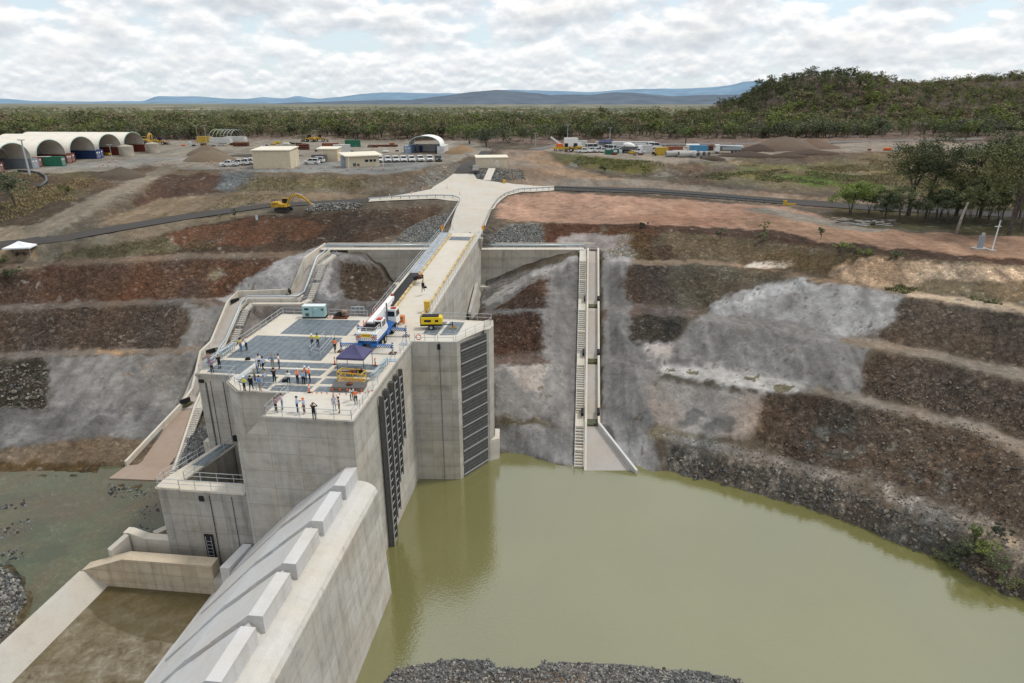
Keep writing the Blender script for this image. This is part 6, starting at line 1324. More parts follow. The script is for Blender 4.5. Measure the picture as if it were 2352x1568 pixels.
def container(label, colr, px=None, py=None, rz=0, L_=6.06, loc=None, parent=None, group=None, W_=2.44, H_=2.6, name='shipping_container'):
    if parent is None: t = thing(name, label, 'container', group=group)
    else: t = parent
    o = Vector(loc) if (parent is not None) else Vector((0, 0, 0))
    mb = MB(); mb.box(o + Vector((0, 0, H_ / 2)), (L_, W_, H_)); b0 = mb.build('container' if parent is not None else 'body', CM[colr], t)
    mb = MB()
    for x in (-L_ / 2, L_ / 2):
        for y in (-W_ / 2, W_ / 2): mb.box(o + Vector((x, y, H_ / 2)), (.14, .14, H_ + .04))
    for z in (.08, H_ - .05):
        for y in (-W_ / 2, W_ / 2): mb.box(o + Vector((0, y, z)), (L_, .12, .16))
        for x in (-L_ / 2, L_ / 2): mb.box(o + Vector((x, 0, z)), (.12, W_, .16))
    mb.build('frame', CM[colr], b0 if parent is not None else t)
    mb = MB(); mb.box(o + Vector((L_ / 2 + .03, 0, H_ / 2)), (.03, .04, H_ - .4)); 
    for y in (-.7, -.3, .3, .7): mb.bar(o + Vector((L_ / 2 + .05, y, .3)), o + Vector((L_ / 2 + .05, y, H_ - .3)), .05)
    for y in (-.6, .6): mb.box(o + Vector((L_ / 2 + .04, y, 1.9)), (.02, .5, .35))
    mb.build('door_bars', WHITE, b0 if parent is not None else t)
    if parent is None:
        if loc is not None: t.location = loc; t.rotation_euler = (0, 0, rz)
        else: put(t, px, py, rz)
    return t
FAB = paint('cream_tent_fabric', (.72, .67, .58), .7, 0, .06, .3); FABIN = paint('tent_frame_grey', (.30, .29, .26), .8); FABW = paint('white_tent_fabric', (.80, .80, .78), .6, 0, .05)  # tent hoops have their own plain grey
def shelter(label, loc, rz, span, length, base, rise, cols, fab=FAB, backwall=False, group=None, cl=12.0, wallpaint=None):
    """arched fabric roof on container walls, opening towards local +x"""
    t = thing('container_shelter', label, 'shelter', loc, rz, group); n = 18; y2 = span / 2
    pr = [(y2 * math.cos(math.pi * k / n), base + rise * math.sin(math.pi * k / n) ** .9) for k in range(n + 1)]
    mb = MB(); nx = 8
    for i in range(nx):
        x0 = -length + length * i / nx; x1 = -length + length * (i + 1) / nx
        mb.add([(x0, y, z) for y, z in pr] + [(x1, y, z - (.05 if i % 2 else 0)) for y, z in pr], [(k, k + 1, n + 2 + k, n + 1 + k) for k in range(n)])
    mb.build('roof', fab, t, smooth=False)
    for i in range(0, nx + 1, 2):
        x0 = -length + length * i / nx; mb = MB(); mb.tube([(x0, y * .985, z - .12) for y, z in pr], .07, 4); mb.build('hoop', FABIN, t)
    mb = MB(); mb.tube([(0.02, y, z) for y, z in pr], .13, 6); mb.build('edge', paint('teal_edge', (.42, .56, .52), .6), t)
    if backwall: mb = MB(); mb.add([(-length + .3, y * .98, z) for y, z in pr] + [(-length + .3, -y2, 0), (-length + .3, y2, 0)], [tuple(range(n + 3))]); mb.build('back_wall', fab, t)
    for sgn, c_ in zip((-1, 1), cols):
        k = 0
        while k * cl < length - 1: container('', c_, parent=t, loc=(-cl / 2 - k * (cl + .1) + .6, sgn * (y2 + .3), 0), L_=cl); k += 1
    return t
shp = [W(60, 382, 31)]
xs0 = -134.
cfg = [('reddish', 'red', 'red'), ('grey', 'red', 'grey'), ('red', 'red', 'red'), ('blue', 'red', 'blue'), ('red', 'blue', 'red'), ('dark red', 'red', 'red')]
for i in range(6):
    yy = 167 + 15.6 * i
    shelter(['cream arched container shelter cut by the left edge', 'second cream arched shelter from the left, behind the white and green containers', 'third cream arched shelter from the left with dark red containers', 'fourth cream arched shelter from the left with blue containers', 'fifth cream arched shelter from the left with a concrete tank inside', 'rightmost cream arched shelter with dark red containers'][i], Vector((xs0 - i * .4, yy, HB(xs0 + 3, yy))), R(-4), 11.6, 24 + i * 3, 2.55, 4.6, (cfg[i][1], cfg[i][2]), group='arched container shelters along the left yard', backwall=True)
for i, (yy, xx) in enumerate(((230.5, -131), (246, -130))):
    mb = MB(); mb.lathe([(2.3, 0), (2.3, 3.2), (2.2, 3.3), (.2, 3.7)], (0, 0, 0), 20); o = mb.build('water_tank', paint('tank_concrete', (.42, .38, .31), .9, 0, .2, .6), smooth=False); o.location = (xx, yy, HB(xx, yy)); tag(o, ['round concrete coloured tank in front of the fifth shelter', 'round tank in front of the rightmost shelter'][i], 'tank')
container('white shipping container half hidden by the green one', 'white', 92, 381, R(8), L_=6.06); container('green shipping container in front of the arched shelters', 'green', 122, 381, R(8), L_=6.06)
wsh = shelter('white arched shelter between containers behind the parked cars', G(975, 352), R(-92), 11.5, 12, 2.7, 3.4, ('steel', 'white'), fab=FABW, group=None, cl=6.06)
mb = MB(); mb.box((-11, 0, 1.35), (.3, 9.8, 2.7)); mb.build('rear_container', CM['white'], wsh)
for x, y, m_ in ((-8, -2.6, 'blue'), (-9, 3.2, 'steel')): mb = MB(); mb.box((x, y, 1.2), (1.2, 1.1, 2.4)); mb.build('cabinet', CM[m_], wsh)
# frame-only shelter at far left yard
t = thing('shelter_frame', 'bare grey hoop frame standing on white containers at the back of the left yard', 'shelter frame', G(548, 325), R(-15)); t.scale = (.85,) * 3
n = 12; pr = [(6 * math.cos(math.pi * k / n), 2.6 + 4 * math.sin(math.pi * k / n)) for k in range(n + 1)]
for i in range(7): mb = MB(); mb.tube([(-i * 2.2, y, z) for y, z in pr], .06, 4); mb.build('hoop', GALV, t)
for sgn in (-1, 1):
    for k in range(2): container('', 'white', parent=t, loc=(-3 - k * 6.2, sgn * 6.2, 0))
# beige sheds
def shed(name, label, px0, px1, pyb, pyr, h, depth, doors=(), roofm=CREAMR, z=None, over=.25, rzz=None, slope=.35, wallm=BEIGE):
    a = G(px0, pyb); b_ = G(px1, pyr); d = b_ - a; d.z = 0; Lx = d.length; rz = math.atan2(d.y, d.x); zb = min(a.z, b_.z)
    t = thing(name, label, 'building', (a.x, a.y, zb), rz); mb = MB(); mb.box((Lx / 2, depth / 2, h / 2 - .2), (Lx, depth, h + .4)); mb.build('wall', wallm, t)
    mb = MB(); mb.hexa([(-over, -over, h + .02), (Lx + over, -over, h + .02), (Lx + over, depth + over, h + slope), (-over, depth + over, h + slope)], [(-over, -over, h + .2), (Lx + over, -over, h + .2), (Lx + over, depth + over, h + slope + .2), (-over, depth + over, h + slope + .2)]); mb.build('roof', roofm, t)
    mb = MB(); mb.box((Lx / 2, -over + .02, h + .02), (Lx + .4, .14, .18)); mb.build('gutter', CREAMR, t)
    for (x, z0, w_, hh, nm, m_) in doors:
        mb = MB(); mb.box((x, -.03, z0 + hh / 2), (w_, .06, hh)); o = mb.build(nm, m_, t)
        if nm == 'window': mb = MB(); mb.box((x, -.06, z0), (w_ + .1, .06, .07)); mb.box((x, -.06, z0 + hh), (w_ + .1, .06, .07)); mb.build('frame', WHITE, o)
    return t, Lx
sh, lx = shed('shed', 'large windowless beige shed on the left yard', 583, 669, 387.5, 387, 4.9, 10)
mb = MB()
for k in range(24): mb.box((lx * (k + .5) / 24, -.02, 2.4), (.03, .03, 4.7))
mb.build('cladding_ribs', BEIGE, sh)
mb = MB(); mb.box((lx + .03, 6, 1.1), (.05, 1.0, 2.1)); mb.build('door', CREAMR, sh)
t, lx = shed('switch_room', 'small raised beige plant room with yellow stairs', 731, 776, 370, 370, 3.6, 5.5, [(1.5, 1.4, .5, 1.6, 'door', CREAMR), (.7, 2.3, .9, .25, 'light', WHITE)])
mb = MB()
for k in range(8): mb.box((lx + .4 + k * .35, -1.2 , 2.0 - k * .26), (.3, 1.0, .06))
mb.bar((lx + .2, -.7, 3.1), (lx + 3.1, -.7, .9), .06); mb.bar((lx + .2, -1.7, 3.1), (lx + 3.1, -1.7, .9), .06); mb.bar((lx + .2, -1.7, 2.1), (lx + 3.1, -1.7, -.1), .1); mb.build('stairs', YEL, t)
mb = MB(); mb.box((1.2, -2.6, 1.1), (4.2, 2.6, 2.2)); mb.build('generator_box', DGREY, t); mb = MB(); mb.box((1.2, -3.95, .7), (3.2, .1, 1.2)); mb.build('vent', BLACK, t)
mb = MB(); mb.lathe([(1.2, 0), (1.2, 3.1), (.3, 3.3)], (0, 0, 0), 16); o = mb.build('water_tank', CM['grey']); o.location = G(793, 383); tag(o, 'grey upright tank between the plant room and the site office', 'tank')
t, lx = shed('site_office', 'beige site office with wide verandah roof and dark windows', 799, 872, 385, 381.5, 3.1, 5.0, [(5.6, 1.3, .95, .8, 'window', GLASS), (6.9, 1.3, .85, .8, 'window', GLASS), (8.0, 1.3, .7, .8, 'window', GLASS), (2.0, .3, .9, .9, 'air_conditioner', DGREY), (3.1, .3, .7, .7, 'air_conditioner', DGREY)], over=.9, slope=.6)
mb = MB()
for x in (.1, lx + .8): 
    for y in (-.8, 5.6): mb.bar((x, y, 0), (x, y, 3.1), .12)
mb.build('verandah_posts', WHITE, t)
t, lx = shed('control_hut', 'small beige control hut on a gravel mound beside the uphill road', 1095, 1166, 386, 386, 3.0, 4.2, [(5.6, 1.2, .9, .5, 'sign', WHITE), (6.0, .3, .95, 2.1, 'door', CREAMR), (2.4, 2.3, .4, .25, 'light', WHITE), (4.4, 2.3, .35, .3, 'light', WHITE)])
railing(t, [t.location + Matrix.Rotation(t.rotation_euler.z, 3, 'Z') @ Vector(v) for v in ((0, -1.1, 0), (lx + .5, -1.1, 0))], step=1.6) if False else None
mb = MB(); rail(mb, [(0, -1.0, 0), (lx, -1.0, 0)], step=1.6); mb.build('railing', GALV, t)
mb = MB(); sweep(mb, [W(1130, 388, 30.5), W(1118, 415, 28.0)], 2.0, -.1, .25); tag(mb.build('concrete_steps', DECK), 'pale concrete steps leading down from the small beige hut', 'steps')
rnd = random.Random(5)
stack = thing('concrete_blocks', 'stack of grey concrete blocks at the corner below the small beige hut', 'blocks', G(1092, 395))
for k in range(5): mb = MB(); mb.box((rnd.uniform(-.2, .2), -.7 * (k % 3), .4 + .7 * (k // 2)), (1.6, .7, .65), rnd.uniform(-.3, .3)); mb.build('block', DGREY if k % 2 else KG, stack)
# site clutter on the yards
CL = [('rust', 448, 326, 6, 'rust brown'), ]
for label, colr, x, y, rz, L_ in (('cream container at the back of the left yard', 'yellow', 470, 324, .1, 6), ('white container left of the green one at the back', 'white', 786, 349, .25, 6), ('green container behind the white one at the back', 'green', 811, 337, .2, 6), ('red container at the back of the left yard', 'rust', 760, 345, .2, 6), ('light blue container on the right yard', 'lightblue', 1604, 351, 0, 6), ('yellow skip container on the right yard', 'yellow', 1519, 356, .1, 4), ('rust red container behind the yellow one', 'rust', 1545, 354, .05, 6), ('white site office container on the right yard', 'white', 1404, 341, .03, 12), ('white office container at the back centre of the right yard', 'white', 1466, 340, .03, 12), ('white container at the front of the right yard', 'white', 1480, 350, .1, 5),  ('white container left end of the container office line', 'white', 1330, 340, .0, 6)):
    container(label, colr, x, y, rz, L_=L_)
container('small green container at the front of the right yard', 'green', 1399, 354.5, .05, L_=2.6, W_=1.6, H_=1.5); container('second small green crate beside the first on the right yard', 'green', 1414, 352, .05, L_=1.8, W_=1.4, H_=1.5)
def pile(label, px, py, r, h, colr, el=1.6, rz=0, seed=0):
    r_ = random.Random(seed); mb = MB(); n = 30; rings = []
    for j in range(7):
        f = j / 6; rr = r * (1 - f) ** .92 + .02; z = h * (1 - (1 - f) ** 1.15)
        rings.append([(rr * el * math.cos(2 * math.pi * k / n) * r_.uniform(.93, 1.07), rr * math.sin(2 * math.pi * k / n) * r_.uniform(.93, 1.07), z * r_.uniform(.94, 1.05) - (.6 if j == 0 else 0)) for k in range(n)])
    v = [x for g in rings for x in g]; fs = [(j * n + k, j * n + (k + 1) % n, (j + 1) * n + (k + 1) % n, (j + 1) * n + k) for j in range(6) for k in range(n)] + [tuple(6 * n + k for k in range(n))]
    mb.add(v, fs); o = mb.build('soil_pile', concrete('pile_%d' % seed, colr, lines=False, warm=0), smooth=True); o.location = G(px, py); o.rotation_euler = (0, 0, rz); tag(o, label, 'stockpile')
pile('tan soil stockpile, the front one of two on the left yard', 483, 369, 6.0, 3.6, (.17, .135, .10), 1.5, 0, 1); pile('tan soil stockpile behind the front one on the left yard', 476, 356, 6.5, 3.4, (.15, .115, .085), 1.1, 0, 2); pile('small black stockpile on the left yard', 617, 353, 4.0, 2.2, (.045, .043, .043), 1.6, 0, 3)
pile('low dark windrow left of the black stockpile', 596, 358, 4, .8, (.07, .062, .055), 4, .1, 4)
pile('brown earth mound beside the left ramp', 280, 404, 5.0, 2.4, (.10, .078, .06), 1.3, 0, 5)
pile('large rounded brown spoil heap behind the right yard', 1800, 343, 8.5, 4.4, (.135, .10, .078), 1.7, 0, 6); pile('right shoulder of the large brown spoil heap', 1865, 341, 6.5, 3.6, (.145, .10, .072), 1.7, 0, 7)
pile('dark brown heap in front of the drill truck', 1712, 358, 5, 1.7, (.065, .045, .035), 2.2, .1, 8); pile('dark brown heap right of the drill truck', 1742, 347, 5, 2.2, (.065, .045, .035), 1.8, .1, 9); pile('small dark heap at the edge of the right yard', 1636, 365, 3, 1.1, (.06, .045, .035), 1.6, .1, 10); pile('long low dark windrow on the edge of the right field', 1860, 354, 4, 1.6, (.075, .052, .04), 3.0, .05, 11); pile('low dark windrow left part on the edge of the right field', 1805, 360, 3, 1.3, (.075, .052, .04), 3.0, .05, 12)
pile('orange earth mound beside the uphill road', 1062, 352, 4.5, 3.0, (.26, .18, .11), 1.6, 0, 13); pile('dark heap at the upper right edge', 2335, 322, 8, 3.2, (.08, .06, .045), 1.8, 0, 14)
# concrete pipes and steel stacks
pg = 'concrete pipes lying on the right yard'
for i, (x, y, L_) in enumerate(((1545, 360, 5), (1560, 358, 5), (1574, 361, 5), (1588, 359, 3), (1598, 362, 2.4), (1612, 361, 2.4), (1623, 361, 2.0))):
    mb = MB(); n = 14; a = [(math.cos(2 * math.pi * k / n), math.sin(2 * math.pi * k / n)) for k in range(n)]
    v = [(sx_ * L_ / 2, c_ * r_, s_ * r_ + 1.0) for sx_ in (-1, 1) for r_ in (1.0, .82) for c_, s_ in a]; fs = []
    for k in range(n): k2 = (k + 1) % n; fs += [(k, k2, 2 * n + k2, 2 * n + k), (n + k, 3 * n + k, 3 * n + k2, n + k2), (k, n + k, n + k2, k2), (2 * n + k, 2 * n + k2, 3 * n + k2, 3 * n + k)]
    mb.add(v, fs); o = mb.build('concrete_pipe', KG); o.location = G(x, y); o.rotation_euler = (0, 0, (.1, .15, .2, .1, -1.2, -1.3, -1.2)[i]); tag(o, 'grey concrete pipe, %s from the left in the pipe row on the right yard' % ['first', 'second', 'third', 'fourth', 'fifth', 'sixth', 'seventh'][i], 'pipe', pg)
RUST = paint('rusty_steel', (.16, .065, .04), .8, .1, .3, 2)
def stackof(name, label, px, py, n, L_, r, mat, rz=0, rows=2):
    t = thing(name, label, 'stack', G(px, py), rz); 
    for j in range(rows):
        for i in range(n): mb = MB(); mb.tube([(-L_ / 2, (i - n / 2) * 2.1 * r, r + j * 2 * r), (L_ / 2, (i - n / 2) * 2.1 * r, r + j * 2 * r)], r, 8); mb.build('pipe', mat, t)
stackof('pipe_stack', 'long stack of rust brown steel pipes behind the blue container', 1648, 345, 4, 13, .45, RUST); stackof('pipe_stack', 'stack of rusty beams at the back of the left yard', 555, 334, 3, 6, .4, RUST); stackof('pipe_stack', 'low stack of brown timber at the back right of the left yard', 880, 336, 4, 12, .2, RUST, .05); stackof('pipe_stack', 'stack of pale pipes beside the rusty pipes', 1590, 340, 3, 5, .35, WHITE)
stackof('timber_stack', 'brown timber stack in the middle of the left yard', 697, 344, 3, 4.5, .35, RUST, .1, 3)
rnd = random.Random(17)
cols_ = [('blue drum', LBL), ('orange crate', ORNG), ('white bag', WHITE), ('rusty frame', RUST), ('grey crate', DGREY), ('yellow crate', YEL), ('pale block', KG), ('black bundle', BLACK)]
def clutter(poly, n, where, seed):
    r_ = random.Random(seed)
    for i in range(n):
        x = poly[0] + (poly[1] - poly[0]) * (i + r_.random() * .8) / n; y = r_.uniform(poly[2], poly[3]); nm, m_ = r_.choice(cols_); mb = MB(); s_ = r_.uniform(.5, 1.1)
        t = thing('crate' if 'drum' not in nm else 'drum', '%s, item %d from left %s' % (nm, i + 1, where), 'site material', G(x, y), r_.uniform(-.4, .4), 'materials %s' % where)
        if 'drum' in nm: mb.lathe([(.5 * s_, 0), (.55 * s_, .5 * s_), (.5 * s_, 1.3 * s_)], (0, 0, 0), 10); mb.build('body', m_, t)
        else:
            mb.box((0, 0, .55 * s_), (2.2 * s_, 1.2 * s_, .7 * s_)); mb.build('body', m_, t, bevel=.05); mb = MB(); mb.box((0, 0, .1), (2.3 * s_, 1.3 * s_, .12)); mb.build('pallet', RUST, t)
            if r_.random() < .5: mb = MB(); mb.bar((-1.0 * s_, 0, .95 * s_), (1.0 * s_, .1, 1.05 * s_), .2); mb.build('bundle', r_.choice(cols_)[1], t)
clutter((420, 560, 329, 334), 14, 'at the back of the left yard', 1); clutter((600, 700, 326, 336), 10, 'behind the large beige shed', 2); clutter((700, 930, 330, 350), 12, 'mid left yard', 3); clutter((1390, 1520, 351, 357), 10, 'at the right yard front', 4); clutter((1520, 1600, 340, 345), 6, 'at the right yard back', 5); clutter((225, 250, 352, 358), 2, 'inside the blue walled shelter', 6)
clutter((1950, 2130, 345, 349), 5, 'behind the tall right trees', 7)
# ================================================================ excavators and loaders
def excavator(label, loc, rz, s=1.0, m_=YEL, pose=0, txt=False):
    t = thing('excavator', label, 'excavator', loc, rz)
    for y in (-1.1, 1.1):
        mb = MB(); mb.ext([(x, y - .3, z) for x, z in [(-1.9, .45), (-1.75, .9), (1.75, .9), (1.95, .45), (1.7, .05), (-1.65, .05)]], (0, .6, 0)); o = mb.build('track', BLACK, t, bevel=.08); 
        mb = MB()
        for k in range(7): mb.disc((-1.5 + .5 * k, y, .28), Y, .17, .66, 8)
        mb.build('roller', paint('track_steel', (.10, .08, .06), .8), o)
    mb = MB(); mb.box((0, 0, .95), (1.6, 1.6, .4)); mb.build('turntable', BLACK, t)
    mb = MB(); mb.ext([(x, -1.35, z) for x, z in [(-2.5, 1.15), (-2.65, 1.5), (-2.5, 2.3), (-.9, 2.35), (.1, 1.9), (1.2, 1.85), (1.3, 1.15)]], (0, 2.7, 0)); mb.build('body', m_, t, bevel=.06)
    mb = MB(); mb.box((-2.55, 0, 1.55), (.5, 2.5, .8)); mb.build('counterweight', DGREY, t, bevel=.08)
    mb = MB(); mb.ext([(x, .35, z) for x, z in [(-.3, 1.9), (-.3, 3.05), (.9, 3.05), (1.35, 2.5), (1.4, 1.85)]], (0, .95, 0)); o = mb.build('cab', GLASS, t, bevel=.05); mb = MB(); mb.box((.3, .82, 3.09), (1.35, 1.05, .1)); mb.build('roof', m_, o)
    mb = MB(); bp = [Vector(v) for v in ((1.0, 0, 1.6), (1.9, 0, 3.2), (3.3, 0, 4.1), (5.4, 0, 3.4))]
    for a, b_ in zip(bp[:-1], bp[1:]): mb.bar(a, b_, .42, .55)
    mb.build('boom', m_, t, bevel=.05)
    e_ = Vector((7.3, 0, 1.7)) if pose == 0 else Vector((5.0, 0, 1.2)); mb = MB(); mb.bar(bp[-1] + Vector((-.3, 0, .15)), e_, .34, .42); mb.build('stick', m_, t, bevel=.04)
    mb = MB(); mb.tube([(1.8, .3, 2.0), (3.0, .3, 3.6)], .09, 6); mb.tube([(1.8, -.3, 2.0), (3.0, -.3, 3.6)], .09, 6); mb.tube([(3.4, 0, 4.45), (5.3, 0, 3.95)], .09, 6); mb.build('ram', CHROME, t)
    mb = MB(); mb.ext([e_ + Vector(v) for v in ((-.1, -.6, .2), (.45, -.6, .1), (.7, -.6, -.6), (.3, -.6, -1.15), (-.55, -.6, -1.1), (-.35, -.6, -.5))], (0, 1.2, 0)); mb.build('bucket', paint('bucket_steel', (.33, .31, .29), .5, .4), t, bevel=.04)
    mb = MB(); rail(mb, [(-2.3, -1.2, 2.3), (-.8, -1.2, 2.35)], h=.7, step=.8); mb.build('railing', BLACK, t)
    if txt: text('lettering', 'CAT', .55, BLACK, (-1.6, -1.37, 1.85), X, Z, t); text('lettering', 'CAT', .35, BLACK, (3.9, -.225, 3.95), (1, 0, -.28), (.28, 0, 1), t)
    t.scale = (s,) * 3; return t
YB = paint('machine_yellow', (.56, .33, .035), .5, 0, .25, 2)
excavator('yellow tracked excavator reaching its bucket to the rubble beside the left black road', G(652, 486), R(-3), .92, YB, 0, True)
excavator('yellow excavator standing at the end of the arched shelters', G(338, 331), R(95), 1.1, YB, 1)
def loader(label, px, py, rz):
    t = thing('wheel_loader', label, 'loader', G(px, py), rz); mb = MB(); mb.box((-1.2, 0, 1.5), (2.6, 2.0, 1.0)); mb.box((1.2, 0, 1.2), (2.0, 1.6, .6)); mb.build('body', YB, t, bevel=.08); mb = MB(); mb.box((.1, 0, 2.4), (1.3, 1.5, 1.3)); mb.build('cab', GLASS, t, bevel=.05); mb = MB(); mb.bar((1.6, .6, 1.6), (3.1, .6, .7), .25); mb.bar((1.6, -.6, 1.6), (3.1, -.6, .7), .25); mb.build('lift_arm', YB, t); mb = MB(); mb.ext([(3.0, -1.3, .2), (3.9, -1.3, .1), (3.2, -1.3, 1.2)], (0, 2.6, 0)); mb.build('bucket', DGREY, t)
    for x in (-1.5, 1.5):
        for y in (-1.0, 1.0): wheel(t, x, y, .72, .5)
loader('yellow wheel loader right of the excavator by the shelters', 368, 330, .1); loader('yellow loader at the back middle of the left yard', 712, 326, 3.0); loader('second yellow loader at the back middle of the left yard', 735, 325, .2); loader('yellow loader at the back right of the left yard', 800, 323, 3.0) if False else None; loader('yellow machine beside the dark crane on the right yard', 1322, 349, 2.9)
# light poles
def pole(label, px, py, h, panel=False, loc=None, r=.1):
    t = thing('light_pole', label, 'light pole', loc or G(px, py)); mb = MB(); mb.tube([(0, 0, -.3), (0, 0, h)], [r, r * .6], 6); mb.build('mast', GALV, t); mb = MB(); mb.bar((-.8, 0, h), (.8, 0, h), .12); mb.box((-.6, 0, h + .1), (.7, .5, .12)); mb.box((.6, 0, h + .1), (.7, .5, .12)); mb.build('lamp_head', KG, t); return t
pole('tall light pole in front of the leftmost shelters', 68, 400, 8.5, r=.28); pole('light pole at the back of the left yard, left one', 456, 330, 8); pole('light pole at the back of the left yard, right one', 475, 330, 8); pole('light pole beside the white box truck', 1303, 335, 8, r=.14); pole('light pole behind the right yard office', 1400, 333, 7, r=.12); pole('short light pole near the far road', 1230, 338, 5); pole('thin pole in front of the third shelter', 257, 362, 4)
# solar camera mast and cabinet on the pink track
t = thing('camera_mast', 'white camera mast with horizontal arm standing on the pink track at right', 'mast', W(2278, 574, 24.0)); t.location = G(2278, 575); mb = MB(); mb.tube([(0, 0, -.2), (.2, 0, 5.0)], [.12, .08], 8); mb.build('mast', WHITE, t); mb = MB(); mb.bar((-.5, 0, 4.2), (.55, 0, 4.25), .11); mb.build('arm', WHITE, t); mb = MB(); mb.box((.22, 0, 5.1), (.2, .2, .35)); mb.build('camera', GALV, t); mb = MB(); mb.box((0, 0, .05), (1.0, 1.0, .2)); mb.build('base', KG, t)
t = thing('control_cabinet', 'grey cabinet on a small concrete pad left of the white mast', 'cabinet', G(2250, 570)); mb = MB(); mb.box((0, 0, .05), (2.4, 1.6, .2)); mb.build('pad', KG, t); mb = MB(); mb.box((0, 0, 1.2), (.75, .6, 2.2)); mb.build('cabinet', paint('cabinet_grey', (.30, .32, .35), .5), t); mb = MB(); mb.box((.1, 0, 2.5), (.4, .4, .5)); mb.build('vent', KG, t)
# white tent on left
def gazebo(label, loc, rz, w_, l_, h, rise, mat, leg=GALV, name='tent'):
    t = thing(name, label, 'canopy tent', loc, rz); mb = MB(); a, b_ = w_ / 2, l_ / 2; n = 6; v = []; fs = []
    # four sagging roof panels
    cs = [(-a, -b_), (a, -b_), (a, b_), (-a, b_)]
    for k in range(4):
        p, q_ = Vector((*cs[k], h)), Vector((*cs[(k + 1) % 4], h)); ap = Vector((0, 0, h + rise)); base = len(v)
        for j in range(n + 1):
            for i in range(n + 1):
                u = i / n; w1 = j / n; e_ = p.lerp(q_, u); pt = e_.lerp(ap, w1); sag = .35 * rise * math.sin(math.pi * w1) * math.sin(math.pi * u) + .12 * math.sin(math.pi * w1); pt = pt - Vector((0, 0, sag * .5)); v.append(pt)
        for j in range(n):
            for i in range(n): fs.append((base + j * (n + 1) + i, base + j * (n + 1) + i + 1, base + (j + 1) * (n + 1) + i + 1, base + (j + 1) * (n + 1) + i))
    mb.add(v, fs); 
    for k in range(4):
        p, q_ = Vector((*cs[k], h)), Vector((*cs[(k + 1) % 4], h)); mb.add([p, q_, q_ - Vector((0, 0, .25)), p - Vector((0, 0, .25))], [(0, 1, 2, 3)])
    mb.build('roof', mat, t, smooth=False)
    for x, y in cs: mb = MB(); mb.tube([(x * .97, y * .97, 0), (x * .97, y * .97, h)], .035, 5); mb.build('leg', leg, t)
    return t
wt = gazebo('white pop up canopy tent at the left edge beside the black road', G(52, 592) , R(12), 4.6, 3.2, 2.2, 1.0, paint('white_canopy', (.82, .83, .86), .7, 0, .04)); text('lettering', 'BMD', .4, NAVY, (-1.2, -1.25, 2.62), X, (0, .7, .55), wt) if False else None
mb = MB(); mb.box((0, 0, .75), (1.8, .8, .06)); 
for x in (-.8, .8): 
    for y in (-.3, .3): mb.bar((x, y, 0), (x, y, .74), .05)
o = mb.build('folding_table', DGREY); o.location = G(50, 590); tag(o, 'dark folding table under the white canopy tent', 'table')
for i, (x, y) in enumerate(((40, 592), (60, 590))):
    t = thing('folding_chair', ['folding chair left of the table under the white tent', 'folding chair right of the table under the white tent'][i], 'chair', G(x, y), i * 2.0); mb = MB(); mb.box((0, 0, .45), (.5, .5, .06)); mb.build('seat', RUST, t); mb = MB(); mb.box((0, .24, .75), (.5, .05, .5)); mb.build('backrest', BLACK, t)
    for x_ in (-.2, .2):
        for y_ in (-.2, .2): mb = MB(); mb.bar((x_, y_, 0), (x_, y_, .45), .04); mb.build('leg', GALV, t)
# corrugated drain pipe on the left slope
mb = MB(); mb.tube([G(*p) + Vector((0, 0, .35)) for p in ((42, 396), (70, 396), (92, 399), (106, 408), (108, 418), (98, 428), (88, 432))], .32, 8); tag(mb.build('groove_or_drain_tube', paint('black_poly_pipe', (.07, .075, .08), .35), smooth=True), 'black curved poly drain pipe on the slope right of the left tree', 'pipe')
mb = MB(); p = G(590, 503); mb.box(p + Vector((0, 0, .5)), (.5, .1, 1.1), .2); tag(mb.build('small_sign', paint('pale_blue_board', (.5, .65, .72), .5)), 'small pale blue board at the roadside left of the excavator', 'sign')
# log pile near right trees
t = thing('log_pile', 'heap of grey logs and branches at the end of the pink platform', 'log pile', G(1985, 515)); r_ = random.Random(4)
for k in range(44):
    a = r_.uniform(-.9, .5); L_ = r_.uniform(1.5, 4.5); c_ = Vector((r_.uniform(-4.5, 5.5), r_.uniform(-2.0, 2.5), r_.uniform(.1, .9))); d = Vector((math.cos(a), math.sin(a), r_.uniform(-.15, .2))) * L_ / 2
    mb = MB(); mb.tube([c_ - d, c_ + d], [r_.uniform(.08, .2), r_.uniform(.05, .14)], 6); mb.build('log', r_.choice((BARKP, KG, BARK)), t)
# delineators & cones along the road shoulder
def cone(label, p, group):
    t = thing('bollard', label, 'bollard', p, 0, group); mb = MB(); mb.lathe([(.09, 0), (.07, .9), (.05, 1.0)], (0, 0, 0), 8); mb.build('post', ORNG, t); mb = MB(); mb.lathe([(.10, .55), (.095, .75)], (0, 0, 0), 8); mb.build('band', WHITE, t); mb = MB(); mb.lathe([(.22, 0), (.2, .08)], (0, 0, 0), 8); mb.build('base', BLACK, t); return t
c0_ = cone('orange bollard', (0, 0, 0), None)
BL = [(1056, 447), (1027, 432), (1003, 412), (1022, 392), (970, 438), (945, 446), (895, 452), (1056, 372), (1084, 349), (1136, 350), (1150, 348)]
for i, (x, y) in enumerate(BL):
    o = c0_ if i == 0 else copy_tree(c0_); put(o, x, y, 0, 'small orange delineator post beside the concrete junction, number %d from the left' % (1 + sorted(a[0] for a in BL).index(x)), group='orange delineators around the junction')
r_ = random.Random(8); DL = sorted([(505 + 27 * k + r_.uniform(-8, 8), 388 + r_.uniform(-3, 4)) for k in range(16)] + [(205 + r_.uniform(0, 320), 372 + r_.uniform(0, 12)) for k in range(14)])
for i, (x, y) in enumerate(DL): put(copy_tree(c0_), x, y, 0, 'orange and white delineator along the edge of the left yard, number %d from the left' % (i + 1), group='delineators along the edge of the left yard')
